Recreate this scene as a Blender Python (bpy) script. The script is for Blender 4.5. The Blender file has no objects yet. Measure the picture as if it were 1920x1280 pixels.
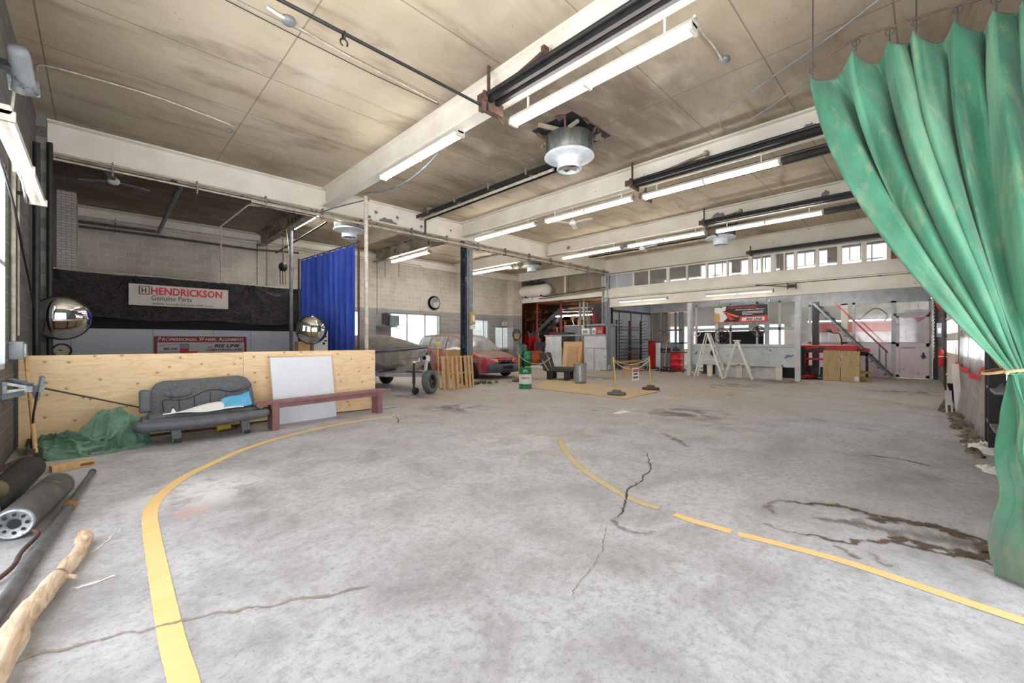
import bpy, math, random
from math import sin, cos, pi, radians, atan2, sqrt, exp
from mathutils import Vector, Matrix, noise

# ------------------------------------------------------------------ camera
SC = bpy.context.scene
H = 1.42                       # eye height
FPX = 783.0                    # focal length, in pixels of the 1920 px wide frame
YAW = radians(45.25)
cam_data = bpy.data.cameras.new('camera')
cam_data.sensor_width = 36.0
cam_data.lens = FPX / 1920 * 36.0
cam_data.clip_start = 0.05
cam_data.clip_end = 200
cam = bpy.data.objects.new('camera', cam_data)
SC.collection.objects.link(cam)
cam.location = (0, 0, H)
cam.rotation_euler = (radians(90), 0, YAW - radians(90))
SC.camera = cam

# ------------------------------------------------------------------ world
world = bpy.data.worlds.new('daylight')
SC.world = world
world.use_nodes = True
bg = world.node_tree.nodes['Background']
# overcast white sky, made brighter below the horizon to light the ceilings
wt = world.node_tree
_tc = wt.nodes.new('ShaderNodeTexCoord'); _sx = wt.nodes.new('ShaderNodeSeparateXYZ'); _mr = wt.nodes.new('ShaderNodeMapRange')
wt.links.new(_tc.outputs['Generated'], _sx.inputs[0]); wt.links.new(_sx.outputs[2], _mr.inputs[0])
_mr.inputs[1].default_value = -.08; _mr.inputs[2].default_value = .03
_mr.inputs[3].default_value = 8.0; _mr.inputs[4].default_value = 2.3
wt.links.new(_mr.outputs[0], bg.inputs[1])
bg.inputs[0].default_value = (0.95, 0.97, 1.0, 1)

# ------------------------------------------------------------------ exposure
SC.view_settings.view_transform = 'Standard'
SC.view_settings.look = 'None'
SC.view_settings.gamma = 1
SC.view_settings.exposure = 0.74
SC.cycles.use_denoising = True
SC.cycles.max_bounces = 10
SC.cycles.diffuse_bounces = 7
SC.cycles.glossy_bounces = 3
SC.cycles.transparent_max_bounces = 24
SC.cycles.caustics_reflective = False
SC.cycles.caustics_refractive = False
SC.cycles.sample_clamp_indirect = 6

# ------------------------------------------------------------------ survey helpers: a sight line from the tripod, met with a known plane
F_ = Vector((cos(YAW), sin(YAW), 0)); R_ = Vector((sin(YAW), -cos(YAW), 0))
def sight(px, py): return F_ + R_ * ((px - 960) / FPX) + Vector((0, 0, (640 - py) / FPX))
def onz(px, py, z=0.0):
    v = sight(px, py); return v * ((z - H) / v.z) + Vector((0, 0, H))
def onx(px, py, X):
    v = sight(px, py); return v * (X / v.x) + Vector((0, 0, H))
def ony(px, py, Y):
    v = sight(px, py); return v * (Y / v.y) + Vector((0, 0, H))
def ond(px, py, d): return sight(px, py) * d + Vector((0, 0, H))

COL = SC.collection
RND = random.Random(7)

def lin(c):
    out = []
    for x in c[:3]:
        x = x / 255.0
        out.append(x / 12.92 if x <= 0.04045 else ((x + 0.055) / 1.055) ** 2.4)
    return (out[0], out[1], out[2], 1.0)

# ------------------------------------------------------------------ node helpers
class NT:
    def __init__(s, name):
        s.m = bpy.data.materials.new(name); s.m.use_nodes = True
        s.t = s.m.node_tree; s.n = s.t.nodes; s.l = s.t.links
        s.b = s.n['Principled BSDF']; s.out = s.n['Material Output']
    def new(s, typ, **kw):
        n = s.n.new(typ)
        for k, v in kw.items(): setattr(n, k, v)
        return n
    def set(s, n, key, v):
        if v is None: return
        if isinstance(v, bpy.types.NodeSocket): s.l.new(v, n.inputs[key])
        else: n.inputs[key].default_value = v
    def math(s, op, a, b=None, c=None, clamp=False):
        n = s.new('ShaderNodeMath', operation=op); n.use_clamp = clamp
        s.set(n, 0, a); s.set(n, 1, b); s.set(n, 2, c)
        return n.outputs[0]
    def mix(s, f, a, b, mode='MIX'):
        n = s.new('ShaderNodeMix', data_type='RGBA', blend_type=mode)
        s.set(n, 0, f); s.set(n, 6, a); s.set(n, 7, b)
        return n.outputs[2]
    def noise(s, vec, scale=5, detail=4, rough=.55, dist=0):
        n = s.new('ShaderNodeTexNoise')
        s.set(n, 'Vector', vec); n.inputs['Scale'].default_value = scale
        n.inputs['Detail'].default_value = detail; n.inputs['Roughness'].default_value = rough
        n.inputs['Distortion'].default_value = dist
        return n.outputs['Fac']
    def ramp(s, f, stops):
        n = s.new('ShaderNodeValToRGB'); s.l.new(f, n.inputs[0])
        e = n.color_ramp.elements
        e[0].position, e[0].color = stops[0][0], stops[0][1]
        e[1].position, e[1].color = stops[-1][0], stops[-1][1]
        for p, c in stops[1:-1]:
            q = e.new(p); q.color = c
        return n.outputs[0]
    def rng(s, f, a, b, c=0.0, d=1.0, smooth=True):
        n = s.new('ShaderNodeMapRange'); n.interpolation_type = 'SMOOTHSTEP' if smooth else 'LINEAR'
        s.set(n, 0, f); s.set(n, 1, a); s.set(n, 2, b); s.set(n, 3, c); s.set(n, 4, d)
        return n.outputs[0]
    def pos(s, scale=None, world=True):
        if world: o = s.new('ShaderNodeNewGeometry').outputs['Position']
        else: o = s.new('ShaderNodeTexCoord').outputs['Object']
        if scale:
            m = s.new('ShaderNodeVectorMath', operation='MULTIPLY'); s.l.new(o, m.inputs[0]); m.inputs[1].default_value = scale
            o = m.outputs[0]
        return o
    def sep(s, v):
        n = s.new('ShaderNodeSeparateXYZ'); s.l.new(v, n.inputs[0]); return n.outputs
    def comb(s, x, y, z=0.0):
        n = s.new('ShaderNodeCombineXYZ'); s.set(n, 0, x); s.set(n, 1, y); s.set(n, 2, z); return n.outputs[0]
    def blob(s, p, c, r0, r1):
        n = s.new('ShaderNodeVectorMath', operation='DISTANCE'); s.l.new(p, n.inputs[0]); n.inputs[1].default_value = c
        return s.rng(n.outputs['Value'], r0, r1, 1.0, 0.0)
    def bump(s, h, strength=.3, dist=.01):
        n = s.new('ShaderNodeBump'); n.inputs['Strength'].default_value = strength; n.inputs['Distance'].default_value = dist
        s.l.new(h, n.inputs['Height']); s.l.new(n.outputs[0], s.b.inputs['Normal'])
    def col(s, c): s.set(s.b, 'Base Color', c)
    def rough(s, r): s.set(s.b, 'Roughness', r)

def pm(name, c1, c2=None, scale=6, rough=.6, metal=0., bump=0., stretch=None, lo=.35, hi=.65, spots=None, spot_scale=12, spot_at=.62, world=False, detail=5, bd=.01):
    """painted / worn surface: c1 to c2 by noise, with spots of a third colour (dirt, rust, chips)"""
    m = NT(name)
    p = m.pos(stretch, world)
    c2 = c2 or tuple(max(0, x * .86) for x in c1)
    f = m.noise(p, scale, detail, .6)
    c = m.ramp(f, [(lo, lin(c1)), (hi, lin(c2))])
    if spots:
        g = m.noise(p, spot_scale, 6, .65)
        c = m.mix(m.rng(g, spot_at, spot_at + .06), c, lin(spots))
    m.col(c); m.rough(rough); m.b.inputs['Metallic'].default_value = metal
    if bump: m.bump(m.noise(p, scale * 4, 6, .65), bump, bd)
    return m.m

def plain(name, c, rough=.5, metal=0.):
    m = NT(name); m.b.inputs['Base Color'].default_value = lin(c); m.rough(rough); m.b.inputs['Metallic'].default_value = metal
    return m.m

def emit(name, c, s):
    m = NT(name); m.b.inputs['Base Color'].default_value = lin(c)
    m.b.inputs['Emission Color'].default_value = lin(c); m.b.inputs['Emission Strength'].default_value = s
    return m.m

def glass(name, tint=(235, 240, 240), gloss=.1, haze=.0, hazecol=(200, 200, 195)):
    m = NT(name)
    tr = m.new('ShaderNodeBsdfTransparent'); tr.inputs[0].default_value = lin(tint)
    gl = m.new('ShaderNodeBsdfGlossy'); gl.inputs['Roughness'].default_value = .05
    mx = m.new('ShaderNodeMixShader'); mx.inputs[0].default_value = gloss
    m.l.new(tr.outputs[0], mx.inputs[1]); m.l.new(gl.outputs[0], mx.inputs[2])
    o = mx.outputs[0]
    if haze:
        df = m.new('ShaderNodeBsdfDiffuse'); df.inputs[0].default_value = lin(hazecol)
        m2 = m.new('ShaderNodeMixShader')
        f = m.rng(m.noise(m.pos((1, 1, 1)), 3, 5, .6), .3, .7, haze * .5, haze)
        m.l.new(f, m2.inputs[0]); m.l.new(o, m2.inputs[1]); m.l.new(df.outputs[0], m2.inputs[2]); o = m2.outputs[0]
    m.l.new(o, m.out.inputs[0])
    return m.m

# ------------------------------------------------------------------ mesh builder
def empty_matrix(o):
    return Matrix.Translation(o.location) @ o.rotation_euler.to_matrix().to_4x4()

def tagit(o, label=None, cat=None, group=None, kind=None):
    if label: o['label'] = label
    if cat: o['category'] = cat
    if group: o['group'] = group
    if kind: o['kind'] = kind
    return o

def thing(name, label, cat, loc=(0, 0, 0), rotz=0.0, group=None, rot=None):
    o = bpy.data.objects.new(name, None); COL.objects.link(o)
    o.empty_display_size = .1
    o.location = loc; o.rotation_euler = rot if rot else (0, 0, rotz)
    return tagit(o, label, cat, group)

def copy_tree(o, parent=None):
    c = o.copy(); COL.objects.link(c)
    if parent: c.parent = parent
    for ch in list(o.children): copy_tree(ch, c)
    return c

class MB:
    def __init__(s): s.v = []; s.f = []; s.sm = []; s.uv = None
    def add(s, vs, fs, smooth=False):
        k = len(s.v); s.v += [Vector(p) for p in vs]
        for f in fs: s.f.append([k + i for i in f]); s.sm.append(smooth)
        return s
    def box(s, x0, x1, y0, y1, z0, z1, M=None):
        vs = [Vector(p) for p in ((x0,y0,z0),(x1,y0,z0),(x1,y1,z0),(x0,y1,z0),(x0,y0,z1),(x1,y0,z1),(x1,y1,z1),(x0,y1,z1))]
        if M is not None: vs = [M @ p for p in vs]
        return s.add(vs, [(0,3,2,1),(4,5,6,7),(0,1,5,4),(1,2,6,5),(2,3,7,6),(3,0,4,7)])
    def cbox(s, c, size, M=None):
        return s.box(c[0]-size[0]/2, c[0]+size[0]/2, c[1]-size[1]/2, c[1]+size[1]/2, c[2]-size[2]/2, c[2]+size[2]/2, M)
    def bar(s, p, q, w, h, up=(0,0,1)):
        p, q = Vector(p), Vector(q); d = (q - p); L = d.length; d.normalize()
        u = Vector(up)
        if abs(d.dot(u)) > .98: u = Vector((1, 0, 0))
        a = d.cross(u).normalized(); b = a.cross(d).normalized()
        vs = []
        for o in (p, q):
            for i, j in ((-1,-1),(1,-1),(1,1),(-1,1)): vs.append(o + a*(w/2*i) + b*(h/2*j))
        return s.add(vs, [(3,2,1,0),(4,5,6,7),(0,1,5,4),(1,2,6,5),(2,3,7,6),(3,0,4,7)])
    def tube(s, pts, r, n=8, caps=True, smooth=True):
        pts = [Vector(p) for p in pts]; m = len(pts)
        rs = r if isinstance(r, (list, tuple)) else [r] * m
        t0 = (pts[1] - pts[0]).normalized()
        ref = Vector((0, 0, 1)) if abs(t0.z) < .9 else Vector((1, 0, 0))
        a = t0.cross(ref).normalized(); rings = []
        for i, p in enumerate(pts):
            t = (pts[min(i+1, m-1)] - pts[max(i-1, 0)])
            t = t.normalized() if t.length > 1e-9 else t0
            a = (a - t * a.dot(t))
            a = a.normalized() if a.length > 1e-6 else t.orthogonal().normalized()
            b = t.cross(a)
            rings.append([p + (a * cos(2*pi*k/n) + b * sin(2*pi*k/n)) * rs[i] for k in range(n)])
        vs = [v for rg in rings for v in rg]; fs = []
        for i in range(m-1):
            for k in range(n):
                fs.append((i*n+k, i*n+(k+1)%n, (i+1)*n+(k+1)%n, (i+1)*n+k))
        s.add(vs, fs, smooth)
        if caps:
            s.add(rings[0][::-1], [tuple(range(n))]); s.add(rings[-1], [tuple(range(n))])
        return s
    def cyl(s, p, q, r, n=16, r2=None, smooth=True):
        return s.tube([p, q], [r, r if r2 is None else r2], n, True, smooth)
    def ring(s, c, R, r, axis=(0,0,1), n=24, k=8, sx=1., sy=1., a0=0, a1=2*pi):
        ax = Vector(axis).normalized(); u = ax.orthogonal().normalized()
        if abs(ax.z) < .9:
            u = ax.cross(Vector((0,0,1))).normalized()
        w = ax.cross(u); c = Vector(c)
        full = abs(a1 - a0 - 2*pi) < 1e-6
        m = n if full else n + 1
        vs, fs = [], []
        for i in range(m):
            t = a0 + (a1-a0)*i/n; d = u*cos(t)*sx + w*sin(t)*sy
            for j in range(k):
                e = 2*pi*j/k; vs.append(c + d*(R + r*cos(e)) + ax*(r*sin(e)))
        for i in range(n if full else n):
            i2 = (i+1) % m if full else i+1
            for j in range(k): fs.append((i*k+j, i2*k+j, i2*k+(j+1)%k, i*k+(j+1)%k))
        return s.add(vs, fs, True)
    def lathe(s, prof, c=(0,0,0), axis=(0,0,1), n=24, smooth=True, M=None):
        ax = Vector(axis).normalized(); u = ax.orthogonal().normalized(); w = ax.cross(u); c = Vector(c)
        vs, fs = [], []
        for r, z in prof:
            for k in range(n):
                t = 2*pi*k/n; vs.append(c + (u*cos(t) + w*sin(t))*r + ax*z)
        if M is not None: vs = [M @ v for v in vs]
        for i in range(len(prof)-1):
            for k in range(n): fs.append((i*n+k, i*n+(k+1)%n, (i+1)*n+(k+1)%n, (i+1)*n+k))
        return s.add(vs, fs, smooth)
    def grid(s, fn, nu, nv, smooth=True, double=False):
        vs = [fn(i/nu, j/nv) for j in range(nv+1) for i in range(nu+1)]
        fs = [(j*(nu+1)+i, j*(nu+1)+i+1, (j+1)*(nu+1)+i+1, (j+1)*(nu+1)+i) for j in range(nv) for i in range(nu)]
        return s.add(vs, fs, smooth)
    def prism(s, poly, off, smooth=False):
        poly = [Vector(p) for p in poly]; off = Vector(off); n = len(poly)
        s.add(poly + [p + off for p in poly], [tuple(range(n))[::-1], tuple(range(n, 2*n))] + [(i, (i+1)%n, n+(i+1)%n, n+i) for i in range(n)], smooth)
        return s
    def islands(s):
        par = list(range(len(s.v)))
        def fd(i):
            while par[i] != i: par[i] = par[par[i]]; i = par[i]
            return i
        for f in s.f:
            for j in f[1:]: par[fd(f[0])] = fd(j)
        gr = {}
        for f, q in zip(s.f, s.sm): gr.setdefault(fd(f[0]), []).append((f, q))
        out = []
        for g in gr.values():
            ids = sorted({i for f, _ in g for i in f}); mp = {i: k for k, i in enumerate(ids)}; m = MB()
            m.v = [s.v[i] for i in ids]; m.f = [[mp[i] for i in f] for f, _ in g]; m.sm = [q for _, q in g]; out.append(m)
        return out
    def build(s, name, mat, parent=None, world=False, bevel=0, seg=2, solid=0, sub=0, kind=None, label=None, cat=None, group=None, split=False):
        if split:
            return [m.build(name, mat, parent, world, bevel, seg, solid, sub, kind, label, cat, group) for m in s.islands()][0]
        me = bpy.data.meshes.new(name)
        vs = s.v; loc = None
        if parent is None:
            lo = Vector([min(v[i] for v in vs) for i in range(3)]); hi = Vector([max(v[i] for v in vs) for i in range(3)])
            loc = Vector(((lo.x+hi.x)/2, (lo.y+hi.y)/2, lo.z)); vs = [v - loc for v in vs]
        elif world:
            M = empty_matrix(parent); p = parent.parent
            while p is not None: M = empty_matrix(p) @ M; p = p.parent
            M = M.inverted(); vs = [M @ v for v in vs]
        me.from_pydata([tuple(v) for v in vs], [], s.f)
        for i, p in enumerate(me.polygons): p.use_smooth = s.sm[i]
        if s.uv:
            uvl = me.uv_layers.new(name='uv')
            for lp in me.loops: uvl.data[lp.index].uv = s.uv[lp.vertex_index]
        me.validate(); me.update()
        o = bpy.data.objects.new(name, me); COL.objects.link(o)
        if mat: me.materials.append(mat)
        if loc is not None: o.location = loc
        if parent is not None: o.parent = parent
        if solid:
            md = o.modifiers.new('solid', 'SOLIDIFY'); md.thickness = solid; md.offset = 0
        if bevel:
            md = o.modifiers.new('bevel', 'BEVEL'); md.width = bevel; md.segments = seg; md.limit_method = 'ANGLE'; md.angle_limit = radians(35)
            for p in me.polygons: p.use_smooth = True
            w = o.modifiers.new('wn', 'WEIGHTED_NORMAL')
        if sub:
            md = o.modifiers.new('sub', 'SUBSURF'); md.levels = sub; md.render_levels = sub
            for p in me.polygons: p.use_smooth = True
        return tagit(o, label, cat, group, kind)

def text(body, mat, parent, origin, width=None, height=.1, face='-Y', name='lettering', shear=0., bold=.0, label=None, align='LEFT', depth=.002):
    cu = bpy.data.curves.new(name, 'FONT'); cu.body = body; cu.extrude = depth; cu.shear = shear; cu.offset = bold; cu.size = 1; cu.resolution_u = 2
    ob = bpy.data.objects.new(name, cu); COL.objects.link(ob)
    bpy.context.view_layer.update()
    me = bpy.data.meshes.new_from_object(ob.evaluated_get(bpy.context.evaluated_depsgraph_get()))
    bpy.data.objects.remove(ob); bpy.data.curves.remove(cu)
    xs = [v.co.x for v in me.vertices]; ys = [v.co.y for v in me.vertices]
    if not xs: return None
    x0, x1, y0, y1 = min(xs), max(xs), min(ys), max(ys)
    sy = height / (y1 - y0); sx = (width / (x1 - x0)) if width else sy
    for v in me.vertices:
        a = (v.co.x - x0) * sx; b = (v.co.y - y0) * sy; c = v.co.z
        if align == 'CENTER': a -= (x1 - x0) * sx / 2
        if face == '-Y': v.co = (a, -c, b)
        elif face == '-X': v.co = (-c, -a, b)
        elif face == 'Z': v.co = (a, b, c)
    o = bpy.data.objects.new(name, me); COL.objects.link(o); me.materials.clear(); me.materials.append(mat)
    o.parent = parent; o.location = origin
    if label: o['label'] = label
    return o

def sag(p, q, drop, n=10):
    p, q = Vector(p), Vector(q)
    return [p.lerp(q, i/n) - Vector((0, 0, 4*drop*(i/n)*(1-i/n))) for i in range(n+1)]

def smooth_path(pts, n=6):
    """Catmull-Rom through the points"""
    pts = [Vector(p) for p in pts]; out = []
    for i in range(len(pts)-1):
        p0 = pts[max(i-1, 0)]; p1 = pts[i]; p2 = pts[i+1]; p3 = pts[min(i+2, len(pts)-1)]
        for k in range(n):
            t = k/n
            out.append(.5*((2*p1) + (-p0+p2)*t + (2*p0-5*p1+4*p2-p3)*t*t + (-p0+3*p1-3*p2+p3)*t**3))
    out.append(pts[-1]); return out

def struct(mb, name, mat, **kw): return mb.build(name, mat, kind='structure', **kw)
# ------------------------------------------------------------------ materials
def block_mat(name, axis, ca, cb, mortar, bw=.4, bh=.2, ms=.008, lowz=None, lowa=None, lowb=None, lowm=None, bump=.4, dirt=(70, 62, 55), streak=.5):
    m = NT(name); p = m.pos(); x, y, z = m.sep(p)[0:3]
    u = x if axis == 'x' else y
    v = m.comb(u, z, 0.0)
    def brick(a, b, mo):
        n = m.new('ShaderNodeTexBrick'); m.l.new(v, n.inputs['Vector'])
        n.inputs['Scale'].default_value = 1; n.inputs['Brick Width'].default_value = bw; n.inputs['Row Height'].default_value = bh
        n.inputs['Mortar Size'].default_value = ms; n.inputs['Mortar Smooth'].default_value = .2
        n.inputs['Color1'].default_value = lin(a); n.inputs['Color2'].default_value = lin(b); n.inputs['Mortar'].default_value = lin(mo)
        return n
    n1 = brick(ca, cb, mortar); c = n1.outputs[0]
    if lowz:
        n2 = brick(lowa, lowb, lowm)
        c = m.mix(m.math('LESS_THAN', z, lowz), c, n2.outputs[0])
    n = m.noise(m.pos((1, 1, .35)), 1.6, 6, .65)
    c = m.mix(m.rng(n, .45, .8, 0, streak), c, lin(dirt))
    n3 = m.noise(p, 40, 4, .7)
    c = m.mix(m.rng(n3, .3, .75, .0, .22), c, lin((205, 200, 190)))
    m.col(c); m.rough(.9)
    h = m.math('SUBTRACT', m.math('MULTIPLY', m.noise(p, 55, 4, .7), .5), n1.outputs['Fac'])
    m.bump(h, bump, .006)
    return m.m

M_ = {}
M_['wall_left'] = block_mat('dark_block', 'y', (101, 99, 96), (83, 81, 79), (128, 125, 120), streak=.45, dirt=(62, 60, 58))
M_['wall_back'] = block_mat('tan_block', 'x', (204, 196, 183), (188, 180, 167), (214, 208, 196), lowz=2.9, lowa=(150, 150, 149), lowb=(138, 138, 137), lowm=(166, 166, 163), ms=.012, streak=.42, dirt=(104, 92, 78))
M_['white_brick'] = block_mat('white_brick', 'x', (212, 207, 199), (198, 193, 186), (128, 120, 112), bw=.2, bh=.07, ms=.006, streak=.2)

def ceiling_mat():
    m = NT('ceiling_board'); p = m.pos(); x, y, z = m.sep(p)[0:3]
    def seam(c, off, period, w):
        a = m.math('FRACT', m.math('DIVIDE', m.math('ADD', c, -off + 100 * period), period))
        a = m.math('ABSOLUTE', m.math('SUBTRACT', a, .5))       # .5 on the seam
        return m.rng(a, .5 - w / period, .5 - w * .35 / period)
    s1 = seam(x, 1.86, 2.4, .012); s2 = seam(y, 4.38, 1.35, .012)
    ss = m.math('MAXIMUM', s1, s2)
    base = m.ramp(m.noise(p, .55, 5, .6), [(.3, lin((207, 193, 170))), (.5, lin((196, 181, 157))), (.7, lin((180, 163, 140)))])
    # soot drawn out along the boards
    st = m.noise(m.pos((.5, 1.8, 1)), 1.1, 6, .62, .4)
    c = m.mix(m.rng(st, .47, .74, 0, .62), base, lin((128, 108, 85)))
    bl = None
    for ctr, r0, r1, k in (((6.4, 4.9, 5.4), 1.2, 4.2, 1.0), ((6.9, 8.2, 5.4), .2, 2.2, .75), ((7.1, 10.8, 5.4), .2, 1.8, .7), ((1.0, 14.5, 5.4), 1.5, 5.5, 1.), ((6.0, 15., 5.4), 1, 4.5, .9), ((14.6, 5.2, 5.4), .3, 2.6, .9), ((12.5, 14.5, 5.4), 1, 3.6, .6), ((-.2, 11.2, 5.4), .2, 1.7, .5), ((2.6, 10.9, 5.4), .2, 1.5, .6), ((8.0, 1.5, 5.4), .6, 3.2, .55)):
        b = m.math('MULTIPLY', m.blob(p, ctr, r0, r1), k)
        bl = b if bl is None else m.math('MAXIMUM', bl, b)
    dn = m.noise(m.pos((.7, 1.6, 1)), 1.6, 6, .6, .3)
    dm = m.math('MULTIPLY', bl, m.rng(dn, .22, .62, .5, 1.0))
    c = m.mix(m.math('MULTIPLY', dm, .82, clamp=True), c, lin((92, 79, 69)))
    # chalky blotches
    w = m.noise(p, .8, 4, .5, .8)
    c = m.mix(m.rng(w, .62, .78, 0, .25), c, lin((222, 214, 200)))
    dots = m.noise(p, 26, 2, .5)
    c = m.mix(m.rng(dots, .735, .76, 0, .6), c, lin((74, 60, 50)))
    c = m.mix(m.math('MULTIPLY', ss, .55), c, lin((92, 80, 68)))
    m.col(c); m.rough(.85)
    m.bump(m.math('ADD', m.math('MULTIPLY', ss, -1.0), m.math('MULTIPLY', m.noise(p, 9, 5, .6), .3)), .5, .01)
    return m.m
M_['ceiling'] = ceiling_mat()

def floor_mat():
    m = NT('concrete_floor'); p = m.pos(); x, y, z = m.sep(p)[0:3]
    big = m.noise(p, .35, 5, .55); mid = m.noise(p, 1.7, 8, .62, .5); fine = m.noise(p, 14, 8, .76); sp = m.noise(p, 38, 6, .75)
    vfine = m.noise(p, 90, 4, .7)
    c = m.ramp(mid, [(.28, lin((148, 148, 150))), (.46, lin((180, 180, 184))), (.6, lin((198, 199, 204))), (.8, lin((171, 171, 175)))])
    c = m.mix(m.rng(fine, .44, .66, 0, .55), c, lin((140, 138, 136)))
    c = m.mix(m.rng(sp, .52, .68, 0, .5), c, lin((112, 110, 108)))
    c = m.mix(m.rng(sp, .42, .3, 0, .4), c, lin((232, 232, 234)))
    c = m.mix(m.rng(fine, .45, .25, 0, .35), c, lin((222, 221, 221)))
    c = m.mix(m.rng(vfine, .5, .75, 0, .35), c, lin((128, 125, 122)))
    c = m.mix(m.rng(big, .4, .7, 0, .18), c, lin((176, 172, 180)))
    # dirt trodden into the working bays
    dist = m.math('ADD', m.math('MULTIPLY', x, .70), m.math('MULTIPLY', y, .71))
    dm = m.rng(dist, 6.6, 10.5)
    d2 = m.noise(m.pos((.55, .55, 1)), 1.0, 7, .62, 1.0)
    dirt = m.math('MULTIPLY', dm, m.rng(d2, .33, .62, .25, 1.0))
    c = m.mix(m.math('MULTIPLY', dirt, .8), c, lin((172, 160, 147)))
    far = m.rng(dist, 11.5, 15.5, 0, .6)
    c = m.mix(far, c, lin((172, 162, 151)))
    br = m.noise(p, .62, 6, .6, 1.5)
    c = m.mix(m.math('MULTIPLY', m.rng(br, .6, .7, 0, .55), m.rng(dist, 3.5, 8)), c, lin((122, 100, 80)))
    # black oil
    bl = m.blob(p, tuple(onz(1290, 775)), .3, 1.1)
    for px, py, a, b in ((775, 742, .2, 1.0), (900, 715, .3, 2.2), (1380, 722, .2, 1.0), (1700, 735, .2, 1.5), (850, 765, .1, 1.0), (1120, 708, .2, 1.4), (1480, 716, .2, 1.6)):
        bl = m.math('MAXIMUM', bl, m.blob(p, tuple(onz(px, py)), a, b))
    oil = m.math('MULTIPLY', bl, m.rng(m.noise(p, 2.2, 7, .65, .7), .4, .62, 0, .8))
    c = m.mix(oil, c, lin((72, 66, 60)))
    # white spill and pink overspray near the curved line
    n4 = m.noise(m.pos((1, 1, 1)), 3.2, 7, .7, .4)
    wh = m.math('MULTIPLY', m.blob(p, tuple(onz(385, 918)), .15, .75), m.rng(n4, .35, .55, 0, .8))
    c = m.mix(wh, c, lin((238, 237, 240)))
    pk = m.math('MULTIPLY', m.blob(p, tuple(onz(352, 962)), .02, .2), m.rng(n4, .4, .6, 0, .7))
    c = m.mix(pk, c, lin((232, 130, 118)))
    # pale worn patches
    c = m.mix(m.math('MULTIPLY', m.blob(p, tuple(onz(980, 830)), .3, 1.4), m.rng(n4, .42, .6, 0, .35)), c, lin((226, 224, 222)))
    m.col(c)
    m.rough(m.rng(mid, .3, .7, .62, .8))
    m.bump(m.math('ADD', m.math('MULTIPLY', fine, .7), m.math('MULTIPLY', vfine, .4)), .35, .006)
    return m.m
M_['floor'] = floor_mat()

def decal(name, c1, c2, lo=.35, hi=.5, scale=9, edge=.5, alpha=1.0, stretch=None):
    """paint or stain lying on the floor: worn through by noise, fading at its edges (uv.x runs across)"""
    m = NT(name); uv = m.new('ShaderNodeUVMap').outputs[0]; u, v, _ = m.sep(uv)[0:3]
    e = m.math('SUBTRACT', 1.0, m.math('ABSOLUTE', m.math('SUBTRACT', m.math('MULTIPLY', u, 2.0), 1.0)))
    p = m.pos(stretch)
    n = m.noise(p, scale, 8, .68)
    mask = m.rng(m.math('ADD', n, m.math('MULTIPLY', m.math('MINIMUM', m.math('DIVIDE', e, edge), 1.0), .3)), lo + .15, hi + .15)
    mask = m.math('MULTIPLY', mask, alpha)
    m.col(m.ramp(m.noise(p, 4, 5, .6), [(.3, lin(c1)), (.7, lin(c2))])); m.rough(.75)
    tr = m.new('ShaderNodeBsdfTransparent'); mx = m.new('ShaderNodeMixShader')
    m.l.new(mask, mx.inputs[0]); m.l.new(tr.outputs[0], mx.inputs[1]); m.l.new(m.b.outputs[0], mx.inputs[2]); m.l.new(mx.outputs[0], m.out.inputs[0])
    return m.m
M_['yellow'] = decal('yellow_paint', (244, 212, 152), (238, 200, 132), .2, .42, 16, .08)
M_['yellow_worn'] = decal('worn_yellow_paint', (226, 206, 160), (216, 196, 150), .3, .62, 9, .3, .8)
M_['crack'] = decal('crack_dirt', (66, 60, 54), (92, 86, 78), .3, .5, 20, .8)
M_['seam'] = decal('joint_dirt', (168, 160, 146), (132, 124, 112), .32, .6, 9, .8, .75)
M_['stain'] = decal('damp_stain', (112, 92, 70), (84, 70, 54), .3, .66, 7, 1.0, .92)
M_['stain_soft'] = decal('faint_stain', (140, 124, 106), (122, 106, 90), .25, .8, 3, 1.0, .6)
M_['whitepaint'] = decal('white_scuff', (228, 228, 226), (238, 238, 236), .38, .5, 26, .8, .8)

def wood_mat(name, a, b, knot, world=False, axis=0, grain=14, rough=.65):
    m = NT(name)
    st = [1.0, 1.0, 1.0]; st[axis] = .12
    p = m.pos(tuple(st), world); q = m.pos(None, world)
    g = m.noise(p, grain, 6, .6, .8); w = m.noise(p, 3.5, 4, .5, 1.5)
    c = m.ramp(g, [(.3, lin(a)), (.7, lin(b))])
    c = m.mix(m.rng(w, .45, .7, 0, .4), c, lin(tuple(x * .93 for x in a)))
    qx, qy, qz = m.sep(q)[0:3]
    q2 = m.comb(m.math('ADD', m.math('MULTIPLY', qx, .8), qy), qz)
    ring = m.math('SINE', m.math('ADD', m.math('MULTIPLY', m.noise(m.pos(tuple(v*2 + .35 for v in st), world), 1.6, 3, .5, .6), 60.0), 0.0))
    c = m.mix(m.rng(ring, .2, .95, 0, .3), c, lin(tuple(x * .88 for x in b)))
    vo = m.new('ShaderNodeTexVoronoi'); vo.voronoi_dimensions = '2D'; m.l.new(q2, vo.inputs['Vector']); vo.inputs['Scale'].default_value = 4.2
    kd = m.math('ADD', vo.outputs['Distance'], m.math('MULTIPLY', m.noise(q, 30, 2, .5), .03))
    c = m.mix(m.rng(kd, .085, .06, 0, .8), c, lin(knot))
    c = m.mix(m.rng(kd, .2, .08, 0, .25), c, lin(tuple(x * .85 for x in b)))
    m.col(c); m.rough(rough)
    return m.m
M_['ply'] = wood_mat('plywood', (252, 226, 184), (240, 205, 158), (150, 100, 60), axis=0)
M_['ply2'] = wood_mat('plywood_plain', (248, 216, 170), (226, 188, 138), (150, 105, 66), axis=0, grain=24)
M_['floorply'] = wood_mat('dusty_plywood', (206, 182, 148), (190, 166, 132), (160, 138, 110), axis=0, grain=20)
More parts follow.
